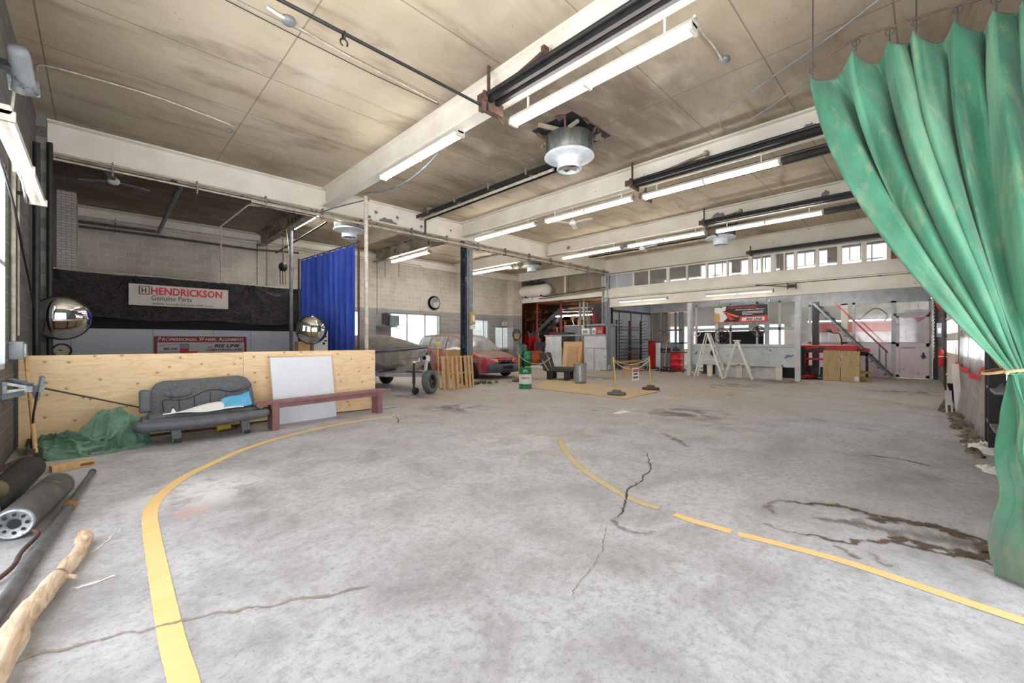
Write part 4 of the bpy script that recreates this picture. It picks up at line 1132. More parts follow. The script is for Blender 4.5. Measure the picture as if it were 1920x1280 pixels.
convex_mirror('round convex mirror on the dark block wall, above the clock', c1, (.16, -.98, -.08), .37, (XL - c1.x + .0, .25, .05))
c2 = ony(584, 618, 10.7)
convex_mirror('round convex mirror in front of the blue curtain', c2, (-.34, -.94, -.02), .34, (.1, .4, 0))
t = thing('mirror_post', 'slim dark post carrying the convex mirror by the blue curtain', 'post', (c2.x + .1, c2.y + .42, 0))
MB().cyl((0, 0, 0), (0, 0, c2.z + .1), .03, 8).build('shaft', M_['black'], t)
MB().box(-.2, .2, -.2, .2, 0, .02).build('base', M_['rust'], t)

# blue welding curtain
XCB, XCA = 4.36, 4.6
def bluefn(u, v):
    y = 13.5 - 3.3*u; x = XCB + (XCA - XCB)*u; z = 3.85 - v*3.55
    f = .06*sin(u*62 + .8*sin(u*9)) * (1 + .25*noise.noise(Vector((u*20, v*2, 1)))) + .02*noise.noise(Vector((u*40, v*3, 4)))
    return Vector((x + f + .1*v*noise.noise(Vector((u*3, v, 2))), y, z))
def cloth_mat(name, a, b, dust, world=False, k=.35, fade=(1, 1, .12)):
    m = NT(name); p = m.pos(fade, world)
    c = m.ramp(m.noise(p, 6, 6, .6), [(.3, lin(a)), (.65, lin(b))])
    c = m.mix(m.rng(m.noise(p, 14, 6, .65), .5, .72, 0, k), c, lin(dust))
    m.col(c); m.rough(.85); m.b.inputs['Sheen Weight'].default_value = .15
    m.bump(m.noise(m.pos(None, world), 160, 3, .6), .15, .003)
    return m.m
M_['bluecloth'] = cloth_mat('blue_cloth', (70, 104, 214), (44, 72, 172), (112, 106, 120))
t = thing('blue_curtain', 'tall dusty blue workshop curtain hanging from a rail behind the plywood', 'curtain', (XCB, 11.8, .3))
MB().grid(bluefn, 240, 24).build('cloth', M_['bluecloth'], t, world=True)
MB().cyl((XCB, 13.7, 3.9), (XCA + .02, 10.05, 3.9), .02, 8).build('rail', M_['black'], t, world=True)
MB().cyl((XCA + .02, 10.1, 0), (XCA + .02, 10.1, 3.95), .03, 8).build('end_post', M_['rust'], t, world=True)
MB().cyl((XCB, 13.65, 0), (XCB, 13.65, 3.95), .03, 8).build('end_post', M_['black'], t, world=True)
m = MB()
for k in range(22):
    u = k/21; m.ring((XCB + (XCA - XCB)*u, 13.5 - 3.3*u, 3.88), .022, .006, (0, 1, 0), 10, 5)
m.build('hook', M_['greysteel'], t, world=True, split=True)

# plywood barrier
def ply(label, x0, x1, y0, y1, z0, z1, mat):
    t = thing('plywood_sheet', label, 'plywood', ((x0+x1)/2, (y0+y1)/2, z0), atan2(y1-y0, x1-x0), 'plywood sheets of the low barrier')
    L = sqrt((x1-x0)**2 + (y1-y0)**2)
    MB().box(-L/2, L/2, 0, .018, 0, z1 - z0).build('sheet', M_[mat], t)
    return t
ply('long plywood sheet behind the grey bench seat, reaching the dark block wall', XL + .04, 1.745, 8.31, 8.23, .03, 1.235, 'ply')
ply('plywood sheet behind the white foam board and the mauve bench', 1.75, 4.08, 8.23, 8.15, .04, 1.245, 'ply')
t = thing('barrier_frame', 'dark timber footing under and behind the plywood sheets', 'frame', (1.65, 8.35, 0))
MB().box(-2.35, 2.4, -.02, .07, 0, .05).build('base', M_['black'], t)
m = MB()
for x in (-2.2, -1, .1, 1.2, 2.3): m.box(x - .04, x + .04, -.0, .07, 0, 1.15)
m.build('stud', M_['brownwood'], t)
MB().cyl((.2, -.3, .04), (-1.9, -.28, .05), .02, 8).build('loose_pipe', M_['rust'], t)

# rod leaning diagonally on the plywood
a, b = ony(84, 728, 8.2), ony(274, 766, 8.1)
cable('thin dark rod lying slantwise across the plywood to the bench seat', [a, b], .012, 'darkpipe', 'steel_rod', 'rod', n=1)

# white foam board
t = thing('foam_board', 'large white foam board leaning on the plywood behind the mauve bench', 'board', (0, 0, 0))
q = [Vector((2.14, 7.90, .0)), Vector((3.22, 8.02, .0)), Vector((3.17, 8.155, 1.14)), Vector((2.09, 8.035, 1.14))]
MB().prism(q, (0.004, -.03, 0)).build('sheet', M_['foam'], t)
t.location = (0, 0, 0)

# mauve bench
t = thing('wooden_bench', 'long mauve-painted wooden bench standing before the white board', 'bench', (2.95, 7.68, 0), atan2(.4, 2.45))
L = 2.5
MB().box(-L/2, L/2, -.15, .12, .42, .46).build('seat', M_['mauve'], t, bevel=.006)
MB().box(-L/2 + .22, L/2 - .2, -.12, -.09, .35, .42).build('apron', M_['mauve'], t)
for s in (-1, 1):
    x = s*(L/2 - .3) - (0.02 if s < 0 else -.05)
    MB().box(x - .02, x + .02, -.14, .1, 0, .42).box(x - .055, x + .055, -.15, -.11, 0, .42).build('leg', M_['mauve'], t, bevel=.004)
    MB().prism([(x + (-s)*.02, -.13, .36), (x + (-s)*.2, -.13, .42), (x + (-s)*.02, -.13, .42)], (0, .04, 0)).build('brace', M_['mauve'], t)

# van bench seat
t = thing('van_seat', 'grey cloth van bench seat on the floor against the plywood', 'bench seat', (1.13, 7.62, 0), -.02)
MB().box(-.72, .74, -.22, .3, .255, .36).build('cushion', M_['seatvinyl'], t, bevel=.05, seg=4)
MB().box(-.64, .66, -.14, .26, .33, .40).build('cushion_cloth', M_['seat'], t, bevel=.03, seg=3)
MB().tube(smooth_path([(-.74, -.1, .27), (-.68, -.24, .27), (-.3, -.3, .275), (0, -.3, .28), (.4, -.3, .29), (.7, -.24, .3), (.77, -.1, .31)], 6), .068, 12).build('front_roll', M_['seatvinyl'], t)
# backrest outline, tilted back
bk = [(-.62, .33), (-.63, .5), (-.60, .70), (-.55, .79), (-.46, .83), (-.2, .835), (.2, .85), (.5, .86), (.6, .83), (.66, .74), (.69, .55), (.70, .38)]
MB().prism([(x, .24 + (z - .3)*.3 - .05, z) for x, z in bk], (0, .13, .0)).build('backrest', M_['seat'], t, bevel=.04, seg=4)
def arcseam(m, pts, r=.006): m.tube(smooth_path([(x, .19 + (z - .3)*.3 - .003, z) for x, z in pts], 5), r, 5)
m = MB(); arcseam(m, [(-.45, .36), (-.46, .56), (-.3, .55), (-.15, .57), (.05, .66), (.2, .665), (.4, .61), (.6, .66), (.66, .72)])
for x in (-.28, -.1, .1, .3, .48): arcseam(m, [(x, .38), (x, .5), (x, .56 + .08*exp(-((x - .12)/.2)**2))])
m.build('stitching', M_['black'], t)
for x, z in ((-.29, .66), (.38, .70)):
    c = Vector((x, .19 + (z - .3)*.3 - .0, z)); m = MB()
    m.grid(lambda u, v: c + Vector(((.17*cos(2*pi*u)*sin(v*pi/2)), -.035*cos(v*pi/2) - .012 + .022*sin(2*pi*u)*sin(v*pi/2), .075*sin(2*pi*u)*sin(v*pi/2))), 28, 6)
    m.build('head_bulge', M_['seat'], t)
MB().box(-.73, -.60, .1, .2, .42, .74).build('armrest', M_['seatvinyl'], t, bevel=.03, seg=3)
for x in (-.34, .5):
    m = MB().prism([(x - .05, -.12, .0), (x + .06, -.12, 0), (x + .05, -.14, .22), (x - .07, -.14, .22)], (0, .12, .0)).box(x - .09, x + .09, -.17, .02, .2, .25)
    m.build('leg', M_['leg'], t, bevel=.012)
    MB().box(x - .03, x + .05, -.15, -.05, 0, .05).build('foot', M_['black'], t, bevel=.01)
t2 = thing('paper_sheets', 'white paper and light blue leaflet lying on the grey bench seat', 'papers', (1.13, 7.5, .405), 0)
m = MB(); m.grid(lambda u, v: Vector((-.5 + .95*u, -.09 + .2*v*(.3 + u), .01 + .14*u*v + .012*sin(u*9 + v*3))), 20, 5); m.build('white_sheet', M_['paper'], t2, solid=.002)
m = MB(); m.grid(lambda u, v: Vector((.2 + .37*u, -.06 + .22*v, .035 + (.10 + .09*u)*v + .01*sin(u*7))), 12, 6); m.build('blue_leaflet', M_['bluepaper'], t2, solid=.002)
MB().prism([(-.42, -.07, .015), (-.36, -.03, .02), (-.39, .0, .075)], (.012, 0, 0)).build('torn_corner', M_['paper'], t2)
# yellow hose scraps under the seat
cable('loop of brown hose on the floor behind the bench seat', [(1.35, 7.85, .02), (1.6, 7.95, .03), (1.75, 8.05, .1), (1.6, 8.1, .25), (1.35, 8.12, .28)], .012, 'rust', 'hose', 'hose')
t = thing('yellow_can', 'small yellow tin lying under the bench seat', 'tin', (1.42, 7.95, .05))
MB().cyl((-.09, 0, 0), (.09, .02, 0), .045, 12).build('tin', M_['yellowpaint'], t)
MB().cyl((.09, .02, 0), (.1, .022, 0), .035, 12).build('tin_lid', M_['rust'], t)

# green tarp heap
M_['greencloth_dark'] = cloth_mat('dirty_green_canvas', (128, 164, 138), (78, 122, 98), (140, 132, 112), k=.7, fade=(1, 1, 1))
t = thing('green_tarp_heap', 'crumpled heap of dirty green canvas on the floor against the plywood', 'canvas heap', (-.02, 7.72, 0))
def heap(u, v):
    th = 2*pi*u; r = v
    X = .62*r*cos(th); Yv = .38*r*sin(th)
    n1 = noise.noise(Vector((X*3.1, Yv*3.6, .3))); n2 = noise.noise(Vector((X*6.5, Yv*7, 2.2)))
    ra = sqrt(((X - .2)/.34)**2 + ((Yv - .08)/.3)**2); rb = sqrt(((X + .22)/.46)**2 + ((Yv - .02)/.34)**2)
    ha = .44*max(0, 1 - ra**2.4)**.6; hb = .19*max(0, 1 - rb**2.4)**.6
    base = (ha**3 + hb**3)**(1/3)
    # long folds swooping round the hump, smaller cross creases
    s1 = sqrt((X + .05)**2 + (Yv - .42)**2); f1 = 1 - abs(sin(s1*17 + 2.4*n1 + .8*n2))
    s2 = X*1.0 - Yv*.6; f2 = 1 - abs(sin(s2*21 + 3*n1 + 1.5*n2))
    f3 = 1 - abs(sin((X + Yv*2)*34 + 4*n2))
    w = max(0, min(1, (X - .0)/.2)); k = (1 - r**8)
    fold = (f1**1.4)*(1 - .6*w) + (f2**1.4)*(.25 + .7*w)
    z = base*(1 + .22*n1) + k*(.075*fold + .018*f3)
    out = k*(.05*fold - .02)
    rr = 1 + .1*noise.noise(Vector((cos(th)*2, sin(th)*2, 9))) + .035*sin(th*9 + 2)
    return Vector((X*rr + out*cos(th)*.8 + .03*n2*k, Yv*rr + out*sin(th)*1.0 - .03*fold*k, max(.004, z)))
MB().grid(heap, 220, 90).build('canvas', M_['greencloth_dark'], t)
m = MB()
for k, (a, b, c) in enumerate((((-.5, -.12, .14), (-.25, -.28, .07), (.1, -.29, .09)), ((-.46, -.02, .2), (-.18, -.22, .13), (.12, -.2, .2)), ((-.02, -.24, .08), (.16, -.18, .2), (.26, -.04, .34)))):
    m.tube(smooth_path([a, b, c], 8), [.026*sin(pi*(i + .6)/17.5) + .006*sin(i) + .004 for i in range(17)], 8)
m.build('rolled_fold', M_['greencloth_dark'], t)
t = thing('glove', 'grey work glove lying in front of the green canvas heap', 'glove', tuple(onz(185, 850).xy) + (.0,), .4)
m = MB().box(-.09, .06, -.05, .05, 0, .035)
m.build('palm', M_['greysteel'], t, bevel=.015)
m = MB()
for k in range(4): m.tube([(.05, -.036 + .024*k, .018), (.12 - .008*abs(k - 1.5), -.04 + .027*k, .014)], .011, 7)
m.tube([(-.02, .045, .018), (.03, .08, .014)], .012, 7); m.build('finger', M_['greysteel'], t)
t = thing('wood_block', 'short pale wood block on the floor before the green canvas heap', 'wood block', tuple(onz(136, 878).xy) + (0,), .25)
MB().box(-.17, .17, -.06, .06, 0, .07).build('block', M_['handle'], t, bevel=.006)
MB().box(.05, .16, -.063, -.06, .02, .05).build('stain_mark', M_['brownwood'], t)

# shovel and broom in the corner by the wall
def px3(px, py, X): return onx(px, py, X)
a, b = onx(47, 655, -.66), onz(67, 865, .03)
t = thing('shovel', 'long wooden-handled shovel leaning on the block wall', 'shovel', tuple(b))
d = a - b
MB().cyl((0, 0, .1), d, .021, 10, .018).build('handle', M_['handle'], t)
MB().prism([(-.05, 0, 0), (.05, 0, 0), (.06, .02, .13), (.02, .03, .17), (-.02, .03, .17), (-.06, .02, .13)], (0, .012, 0)).build('blade', M_['black'], t)
a, b = onx(78, 738, -.62), onz(48, 848, .03)
t = thing('steel_bar', 'black steel bar leaning behind the shovel in the corner', 'bar', tuple(b))
MB().cyl((0, 0, 0), (a - b), .02, 8).build('shaft', M_['black'], t)
MB().box(-.05, .05, -.03, .03, -.02, .06).build('foot', M_['greysteel'], t)

# bracket/vise arm sticking out of the window sill
o = onx(2, 735, -.76)
t = thing('wall_clamp', 'grey steel clamp arm with a hose ring fixed on the window sill', 'clamp', tuple(o), 0)
e = ond(88, 735, 5.0) - o
def L_(px, py, d=4.95): return ond(px, py, d) - o
MB().bar(L_(4, 718, 4.75), L_(60, 727), .03, .03).bar(L_(4, 736, 4.75), L_(60, 730), .04, .05).bar(L_(8, 716, 4.75), L_(8, 740, 4.75), .03, .04).build('arm', M_['galv'], t)
MB().bar(L_(18, 712, 4.9), L_(56, 722), .1, .035).build('top_plate', M_['bluesteel'], t)
MB().bar(L_(-10, 746, 4.7), L_(42, 736, 4.9), .12, .06).build('sill_plate', M_['bluesteel'], t)
MB().prism([L_(52, 724), L_(66, 722), L_(71, 732), L_(66, 752), L_(60, 738)], (.03, .02, 0)).build('jaw', M_['greysteel'], t)
MB().bar(L_(80, 706), L_(74, 734), .09, .03, up=(1, .3, 0)).build('clamp_plate', M_['galv'], t)
MB().ring(L_(50, 738), .07, .006, (.3, -1, 0), 20, 6).build('hose_ring', M_['conduit'], t)
MB().cyl(L_(46, 731), L_(46, 731) + Vector((.02, -.06, 0)), .025, 12).build('bolt', M_['chrome'], t)
cable('dark cord hanging from the clamp arm to the corner floor', [o + L_(70, 735), o + L_(66, 760), o + L_(62, 785), onz(58, 858, .02)], .012, 'black')

# ------------------------------------------------------------------ rollers, pipe, log
def roller(label, a, b, r, mats=('rubber', 'galv')):
    a, b = Vector(a), Vector(b); d = (b - a); L = d.length; ax = d.normalized()
    t = thing('rubber_roller', label, 'roller', tuple((a+b)/2), 0, 'rubber rollers by the wall')
    m = MB(); m.lathe([(r*.93, -L/2 + .02), (r, -L/2 + .03), (r, -L/2 + .1), (r*.985, -L/2 + .11), (r*.985, -L/2 + .2), (r*1.01, 0), (r*.985, L/2 - .2), (r, L/2 - .12), (r*.98, L/2 - .1), (r, L/2 - .09), (r, L/2 - .03), (r*.93, L/2 - .02)], axis=ax, n=32)
    m.build('sleeve', M_[mats[0]], t)
    for s in (-1, 1):
        m = MB(); m.lathe([(.032, s*(L/2 - .03)), (.032, s*(L/2 - .015)), (r*.75, s*(L/2 - .015)), (r*.78, s*L/2), (r*.9, s*L/2), (r*.93, s*(L/2 - .02))], axis=ax, n=28)
        e = m.build('end_plate', M_['galv'], t)
        m = MB(); u = ax.orthogonal().normalized(); w_ = ax.cross(u)
        for k in range(8):
            an = k*pi/4; c = (u*cos(an) + w_*sin(an))*r*.55 + ax*s*(L/2 - .018); m.cyl(c, c + ax*s*.008, .011, 8)
        m.cyl(ax*s*(L/2 - .03), ax*s*(L/2 - .012), .034, 16)
        m.build('bolt_hole', M_['blackmatte'], e)
    return t
M_['rollersleeve'] = pm('worn_rubber_sleeve', (96, 94, 94), (70, 68, 68), 5, .7, bump=.15, spots=(136, 104, 78), spot_scale=4, spot_at=.64)
roller('black rubber roller with steel ends, nearest on the floor', (-.43, 4.62, .115), (-.26, 5.62, .115), .115, ('rollersleeve', 'galv'))
roller('black rubber roller with steel ends lying behind the nearest one', (-.64, 5.02, .12), (-.5, 6.55, .12), .12)
# small drum stub on top (cut by frame edge)
t = thing('steel_cylinder', 'small khaki metal cylinder on the rollers by the wall', 'cylinder', (-.6, 4.95, .3))
MB().lathe([(.03, -.14), (.075, -.14), (.08, -.12), (.08, .12), (.07, .14), (.001, .14)], axis=(.3, .9, -.2), n=20).build('shell', pm('khaki_metal', (112, 108, 78), (86, 82, 60), 6), t)
MB().lathe([(.001, -.13), (.05, -.13)], axis=(.3, .9, -.2), n=16).build('hole', M_['rust'], t)
# rusty frame leaning on roller
t = thing('rusty_frame', 'rusty rectangular steel frame resting on the rollers by the block wall', 'frame', (0, 0, 0))
fa, fb, fc, fd = ond(-14, 886, 4.1), ond(56, 856, 4.75), ond(68, 884, 4.55), ond(-10, 918, 3.95)
m = MB()
for p, q in ((fa, fb), (fb, fc), (fc, fd), (fd, fa)): m.bar(p, q, .045, .045)
m.bar(fa.lerp(fb, .38), fd.lerp(fc, .32), .04, .04).bar(fb, fb + Vector((.02, .1, .05)), .04, .04).bar(fc, fc + (fc - fd).normalized()*.1, .045, .045)
m.build('frame', M_['rust'], t)
m = MB(); m.prism([fa.lerp(fb, .42), fb.lerp(fa, .06), fc.lerp(fd, .1), fd.lerp(fc, .36)], (0, 0, -.02)); m.build('black_panel', M_['blackmatte'], t)

P = onz
t = thing('long_pipe', 'long grey steel pipe lying on the floor beside the bare log', 'pipe', (0, 0, 0))
a, b = onz(172, 886, .035), Vector((-.40, 3.05, .035))
MB().tube([a, a.lerp(b, .35), a.lerp(b, .36), a.lerp(b, .7), b], [.026, .026, .034, .034, .036], 14).build('tube', pm('scuffed_pipe', (112, 112, 114), (82, 82, 84), 8, .5, .3), t)
m = MB().cyl(a.lerp(b, .34), a.lerp(b, .37), .042, 14); m.build('coupling', M_['brownwood'], t)
MB().cyl(a, a + (a - b).normalized()*.05, .03, 12).build('end_cap', M_['black'], t)
cable('bent rusty rod with a hooked end on the floor by the wall', [Vector((-.62, 3.4, .03)), onz(10, 1075, .03), onz(40, 1035, .03), onz(70, 1004, .03), onz(68, 996, .04), onz(55, 992, .05), onz(38, 990, .06)], .014, 'rust', 'bent_rod', 'rod', n=5)
t = thing('bare_log', 'peeled crooked log lying on the floor nearest the camera by the wall', 'log', (0, 0, 0))
lp = [onz(159, 1008, .05), onz(155, 1018, .05), onz(143, 1040, .05), onz(120, 1068, .055), onz(96, 1094, .05), onz(73, 1124, .06), onz(50, 1150, .055), onz(28, 1185, .06), onz(6, 1232, .06), onz(-60, 1330, .06)]
lp = smooth_path(lp, 6); n_ = len(lp)
rs = [.036 + .022*(i/n_) + .006*noise.noise(Vector((i*.35, 0, 1))) + (.012 if i < 5 else 0) for i in range(n_)]
m = MB().tube([p + Vector((.008*noise.noise(Vector((i*.3, 2, 1))), 0, rs[i] - .05)) for i, p in enumerate(lp)], rs, 16)
m.build('trunk', M_['log'], t)
k0 = lp[22]; MB().tube([k0, k0 + Vector((.05, -.01, .0)), k0 + Vector((.085, -.03, -.01))], [.022, .017, .012], 8).build('knot_stub', M_['log'], t)
k0 = lp[2]; MB().tube([k0 + Vector((-.03, .02, .02)), k0 + Vector((.0, .04, .03)), k0 + Vector((.03, .05, .02))], [.02, .03, .02], 8).build('broken_end', M_['log'], t)
# ------------------------------------------------------------------ covered boat on its trailer
M_['boathull'] = pm('dusty_white_hull', (196, 198, 202), (168, 170, 174), 3, .35)
M_['boatblue'] = pm('dusty_blue_stripe', (62, 78, 128), (44, 58, 100), 4, .4)
M_['boattarp'] = cloth_mat('dusty_boat_cover', (134, 124, 112), (106, 97, 87), (150, 140, 128), fade=(1, 1, 1))
M_['boatclear'] = cloth_mat('greyish_cover_skirt', (172, 166, 154), (136, 130, 120), (120, 112, 100), fade=(1, 1, .4))
bow = Vector((6.75, 10.35)); stern = Vector((5.6, 14.7))
ang = atan2(bow.y - stern.y, bow.x - stern.x)
boat = thing('covered_boat', 'small white motorboat under a dusty brown cover, standing behind the plywood', 'boat', ((bow.x + stern.x)/2, (bow.y + stern.y)/2, 0), ang)
BL = (bow - stern).length / 2
def hw(s):    # half width along the hull, s 0 stern .. 1 bow
    return .98 * (1 - max(0, (s - .45)/.55)**2.4) + .02
def hullfn(u, v):
    s = u; x = -BL + 2*BL*s; w = hw(s); rise = .28*max(0, (s - .55)/.45)**2
    a = abs(2*v - 1); sg = 1 if v > .5 else -1
    if a < .35: y = w*.0 + w*.75*(a/.35); z = .55 + .17*(a/.35) + rise*1.4
    else: k = (a - .35)/.65; y = w*(.75 + .25*k); z = .72 + .42*k + rise*(1 - k*.6)*1.2
    return Vector((x + .18*max(0, (s - .8)/.2)*max(0, a - .3), sg*y, z))
MB().grid(hullfn, 30, 20).build('hull', M_['boathull'], boat)
def stripefn(u, v):
    s = u; p = hullfn(s, .98 - .0*v); q = hullfn(s, .93)
    r = p.lerp(q, v); r.y += .012; return r
for sg in (1, -1):
    MB().grid(lambda u, v: Vector((stripefn(u, v).x, sg*stripefn(u, v).y, stripefn(u, v).z)), 30, 2).build('stripe', M_['boatblue'], boat)
    MB().grid(lambda u, v: Vector((lambda p: (p.x, sg*(p.y + .01), p.z - .26 - .012*v))(hullfn(u, .97))), 30, 1).build('thin_stripe', M_['boatblue'], boat)
def coverfn(u, v):
    s = -.02 + 1.03*u; ss = min(max(s, 0), 1); x = -BL + 2*BL*s; w = hw(ss) + .03
    a = 2*v - 1; top = .5*(1 - max(0, (s - .6)/.4)**1.2) if s > .6 else .5*(1 - .5*max(0, (.15 - s)/.15))
    prof = (1 - abs(a)**1.9)
    rise = .28*max(0, (ss - .55)/.45)**2
    z = 1.13 + rise*.5 + top*prof + .035*abs(a)*sin(s*26 + a*2) + .02*noise.noise(Vector((s*7, a*3, 1)))
    if abs(a) > .9: z -= 1.2*(abs(a) - .9)
    return Vector((x, a*w, z))
MB().grid(coverfn, 48, 30).build('cover', M_['boattarp'], boat)
for sg in (1, -1):
    def skirt(u, v):
        s = .25 + .76*u; w = hw(min(s, 1)) + .035; rise = .28*max(0, (s - .55)/.45)**2
        x = -BL + 2*BL*s
        drop = (.12 + .55*u**2) * (.85 + .15*sin(u*30))
        pt = Vector((x, sg*(w + .015*sin(u*50 + v*4)*v), 1.05 + rise*.5 - drop*v))
        goal = Vector((BL - .1, 0, .78)); return pt.lerp(goal, .35*v*u**3)
    MB().grid(skirt, 60, 8).build('cover_skirt', M_['boatclear'], boat)
# trailer
tr = thing('boat_trailer', 'pale boat trailer with a blue flash under the covered boat', 'trailer', tuple(boat.location), ang)
m = MB()
for sg in (1, -1): m.bar((-BL + .1, sg*.75, .46), (BL - .9, sg*.7, .46), .06, .1).bar((BL - .9, sg*.7, .46), (BL + .25, 0, .46), .06, .1)
for x in (-1.4, -.3, .8): m.bar((x, -.72, .46), (x, .72, .46), .06, .08)
m.build('chassis', M_['boathull'], tr)
m = MB()
for sg in (1, -1): m.box(-.6, .6, sg*.79 - .006, sg*.79 + .006, .43, .49)
m.build('blue_flash', plain('blue_flash_paint', (36, 60, 170), .4), tr)
m = MB()
for x in (-1.3, .2):
    for sg in (1, -1): m.bar((x - .5, sg*.35, .55), (x + .5, sg*.35, .57), .1, .06)
m.build('bunk', M_['sooty'], tr)
for sg in (1, -1):
    m = MB().lathe([(.12, -.09), (.27, -.09), (.3, -.06), (.3, .06), (.27, .09), (.12, .09)], c=(-.35, sg*.9, .3), axis=(0, 1, 0), n=28); w_ = m.build('wheel', M_['rubber'], tr)
    MB().lathe([(.001, .05), (.14, .05), (.17, .08)], c=(-.35, sg*.9, .3), axis=(0, sg, 0), n=20).build('hub', M_['greysteel'], w_)
    MB().box(-.72, .02, sg*.78 if sg > 0 else -1.0, 1.0 if sg > 0 else -.78, .62, .64).build('mudguard', M_['boathull'], tr)
MB().bar((BL - .05, 0, .46), (BL + .05, 0, 1.0), .07, .07).build('winch_post', M_['white'], tr)
MB().cyl((BL + .02, -.1, .95), (BL + .02, .1, .95), .06, 14).bar((BL + .02, .1, .95), (BL + .08, .13, 1.12), .02, .02).build('winch', M_['black'], tr)
MB().box(BL - .2, BL + .1, -.08, .08, .84, 1.02).build('bow_stop', M_['white'], tr, bevel=.03)
# jockey jack
j = onz(776, 740)
t = thing('trailer_jack', 'black jockey jack standing between the boat bow and the loose tyre', 'jack', (j.x, j.y, 0))
MB().cyl((0, 0, .1), (0, 0, .85), .03, 12).cyl((0, 0, .3), (0, 0, .6), .04, 12).build('tube', M_['black'], t)
MB().lathe([(.02, -.03), (.09, -.03), (.1, 0), (.09, .03), (.02, .03)], c=(.05, 0, .1), axis=(0, 1, .2), n=18).build('wheel', M_['rubber'], t)
MB().cyl((0, 0, .85), (.0, 0, .9), .05, 12).bar((0, 0, .88), (.16, 0, .9), .02, .02).cyl((.16, 0, .88), (.16, 0, .98), .015, 8).build('crank', M_['white'], t)

# loose tyre
j = onz(806, 737)
t = thing('tyre', 'dusty tyre with a bare rim leaning against the end of the pallet', 'tyre', (j.x, j.y, .315), 0)
ax = Vector((.45, -.87, .12)).normalized()
MB().lathe([(.19, -.07), (.2, -.095), (.27, -.1), (.31, -.075), (.318, -.04), (.318, .04), (.31, .075), (.27, .1), (.2, .095), (.19, .07), (.19, -.07)], axis=ax, n=44).build('tyre', M_['tyre'], t)
MB().lathe([(.19, -.08), (.2, -.085), (.18, -.04), (.18, .05), (.2, .09), (.175, .09), (.165, .04), (.165, -.04), (.19, -.08)], axis=ax, n=36).build('rim', M_['black'], t)
m = MB(); u_ = ax.orthogonal().normalized(); w_ = ax.cross(u_)
for k in range(5):
    d_ = u_*cos(k*2*pi/5) + w_*sin(k*2*pi/5); m.bar(ax*.02, ax*.02 + d_*.17, .05, .02, up=ax)
m.cyl(ax*.0, ax*.05, .05, 14); m.build('spokes', M_['rust'], t)

# pallet leaning against the column
t = thing('wooden_pallet', 'wooden pallet stood on its edge between the loose tyre and the black column', 'pallet', (7.72, 10.05, 0), 0, rot=(radians(-6), 0, 0))
for k, x in enumerate((-.54, -.36, -.2, -.04, .12, .28, .43, .55)):
    w_ = (.11, .07, .08, .08, .08, .08, .08, .06)[k]
    MB().box(x - w_/2, x + w_/2, -.02, 0, 0.0, 1.0).build('slat', M_['pallet'], t)
for z in (.03, .46, .93): MB().box(-.6, .6, 0, .09, z, z + .04).build('stringer', M_['pallet'], t)
m = MB()
for k, x in enumerate((-.4, 0, .4)): m.box(x - .05, x + .05, .09, .11, 0, 1.0)
m.build('back_slat', M_['pallet'], t)
t = thing('rubble', 'clump of broken concrete and dirt around the column foot', 'rubble', (9.0, 10.75, 0)); t['kind'] = 'stuff'
m = MB()
for k in range(40):
    c = Vector((RND.gauss(0, .28), RND.gauss(0, .12), 0)); r = RND.uniform(.015, .05)
    m.bar(c, c + Vector((RND.uniform(-.05, .05), RND.uniform(-.05, .05), r)), r*1.6, r*1.5)
m.build('rubble_bits', M_['rust'], t)
t = thing('control_box', 'tan electrical box fixed on the black column at head height', 'electrical box', (9.05, YG - .22, 2.0))
MB().box(-.1, .1, -.07, 0, 0, .42).build('case', pm('tan_box', (196, 172, 118), (170, 146, 96), 6), t, bevel=.008)
MB().box(-.02, .07, -.085, -.07, .1, .3).build('switch_plate', M_['white'], t)
MB().box(-.1, .1, -.08, 0, -.16, -.03).build('white_tag', M_['white'], t)
t = thing('control_box', 'small yellow-topped stake with a white cap standing by the pallet', 'stake', tuple(onz(838, 730).xy) + (0,))
t.name = 'yellow_stake'
MB().cyl((0, .4, 0), (-.06, .4, 1.38), .02, 8).build('shaft', M_['yellowpaint'], t)
MB().box(-.14, .02, .36, .44, 1.36, 1.42).build('crosspiece', M_['yellowpaint'], t)

# ------------------------------------------------------------------ minivan, nose towards the camera side
van = thing('minivan', 'dusty red minivan parked nose-out behind the black column', 'car', (11.1, 11.55, 0), 0)
st = [ # s, zlow, zbelt, hw_low, hw_belt
 (0.0, .34, .60, .58, .52), (.05, .26, .68, .74, .70), (.16, .22, .75, .84, .80), (.4, .2, .84, .92, .88), (.8, .2, .93, .95, .92), (1.2, .2, 1.0, .96, .94), (1.6, .2, 1.04, .96, .95), (2.6, .2, 1.06, .96, .95), (3.8, .2, 1.06, .96, .95), (4.6, .22, 1.06, .94, .93), (4.95, .28, 1.04, .88, .86), (5.05, .34, 1.0, .8, .8)]
def lerp_st(s):
    for i in range(len(st)-1):
        if st[i][0] <= s <= st[i+1][0] or i == len(st)-2:
            k = (s - st[i][0])/(st[i+1][0] - st[i][0]); return [st[i][j] + (st[i+1][j] - st[i][j])*k for j in range(5)]
def bodyfn(u, v):
    s = 5.05*(u**1.35); _, zl, zb_, hl, hb = lerp_st(s)
    a = 2*v - 1; sg = 1 if a >= 0 else -1; a = abs(a)
    if a < .5: x = hb*(a/.5)*.98; z = zb_ + .06*(1 - (a/.5)**2)
    else:
        k = (a - .5)/.5; x = hb + (hl - hb)*min(1, k*2.2) + .02*sin(pi*k) - .06*max(0, k - .8)*5*.3; z = zb_ + (zl - zb_)*k - .0
        # wheel arches
        for cyw in (.92, 4.0):
            rr = sqrt((s - cyw)**2 + (z - .32)**2)
            if rr < .37 and z < .72:
                z = max(z, .32 + sqrt(max(0, .37**2 - (s - cyw)**2)))
    return Vector((sg*x, s, z))
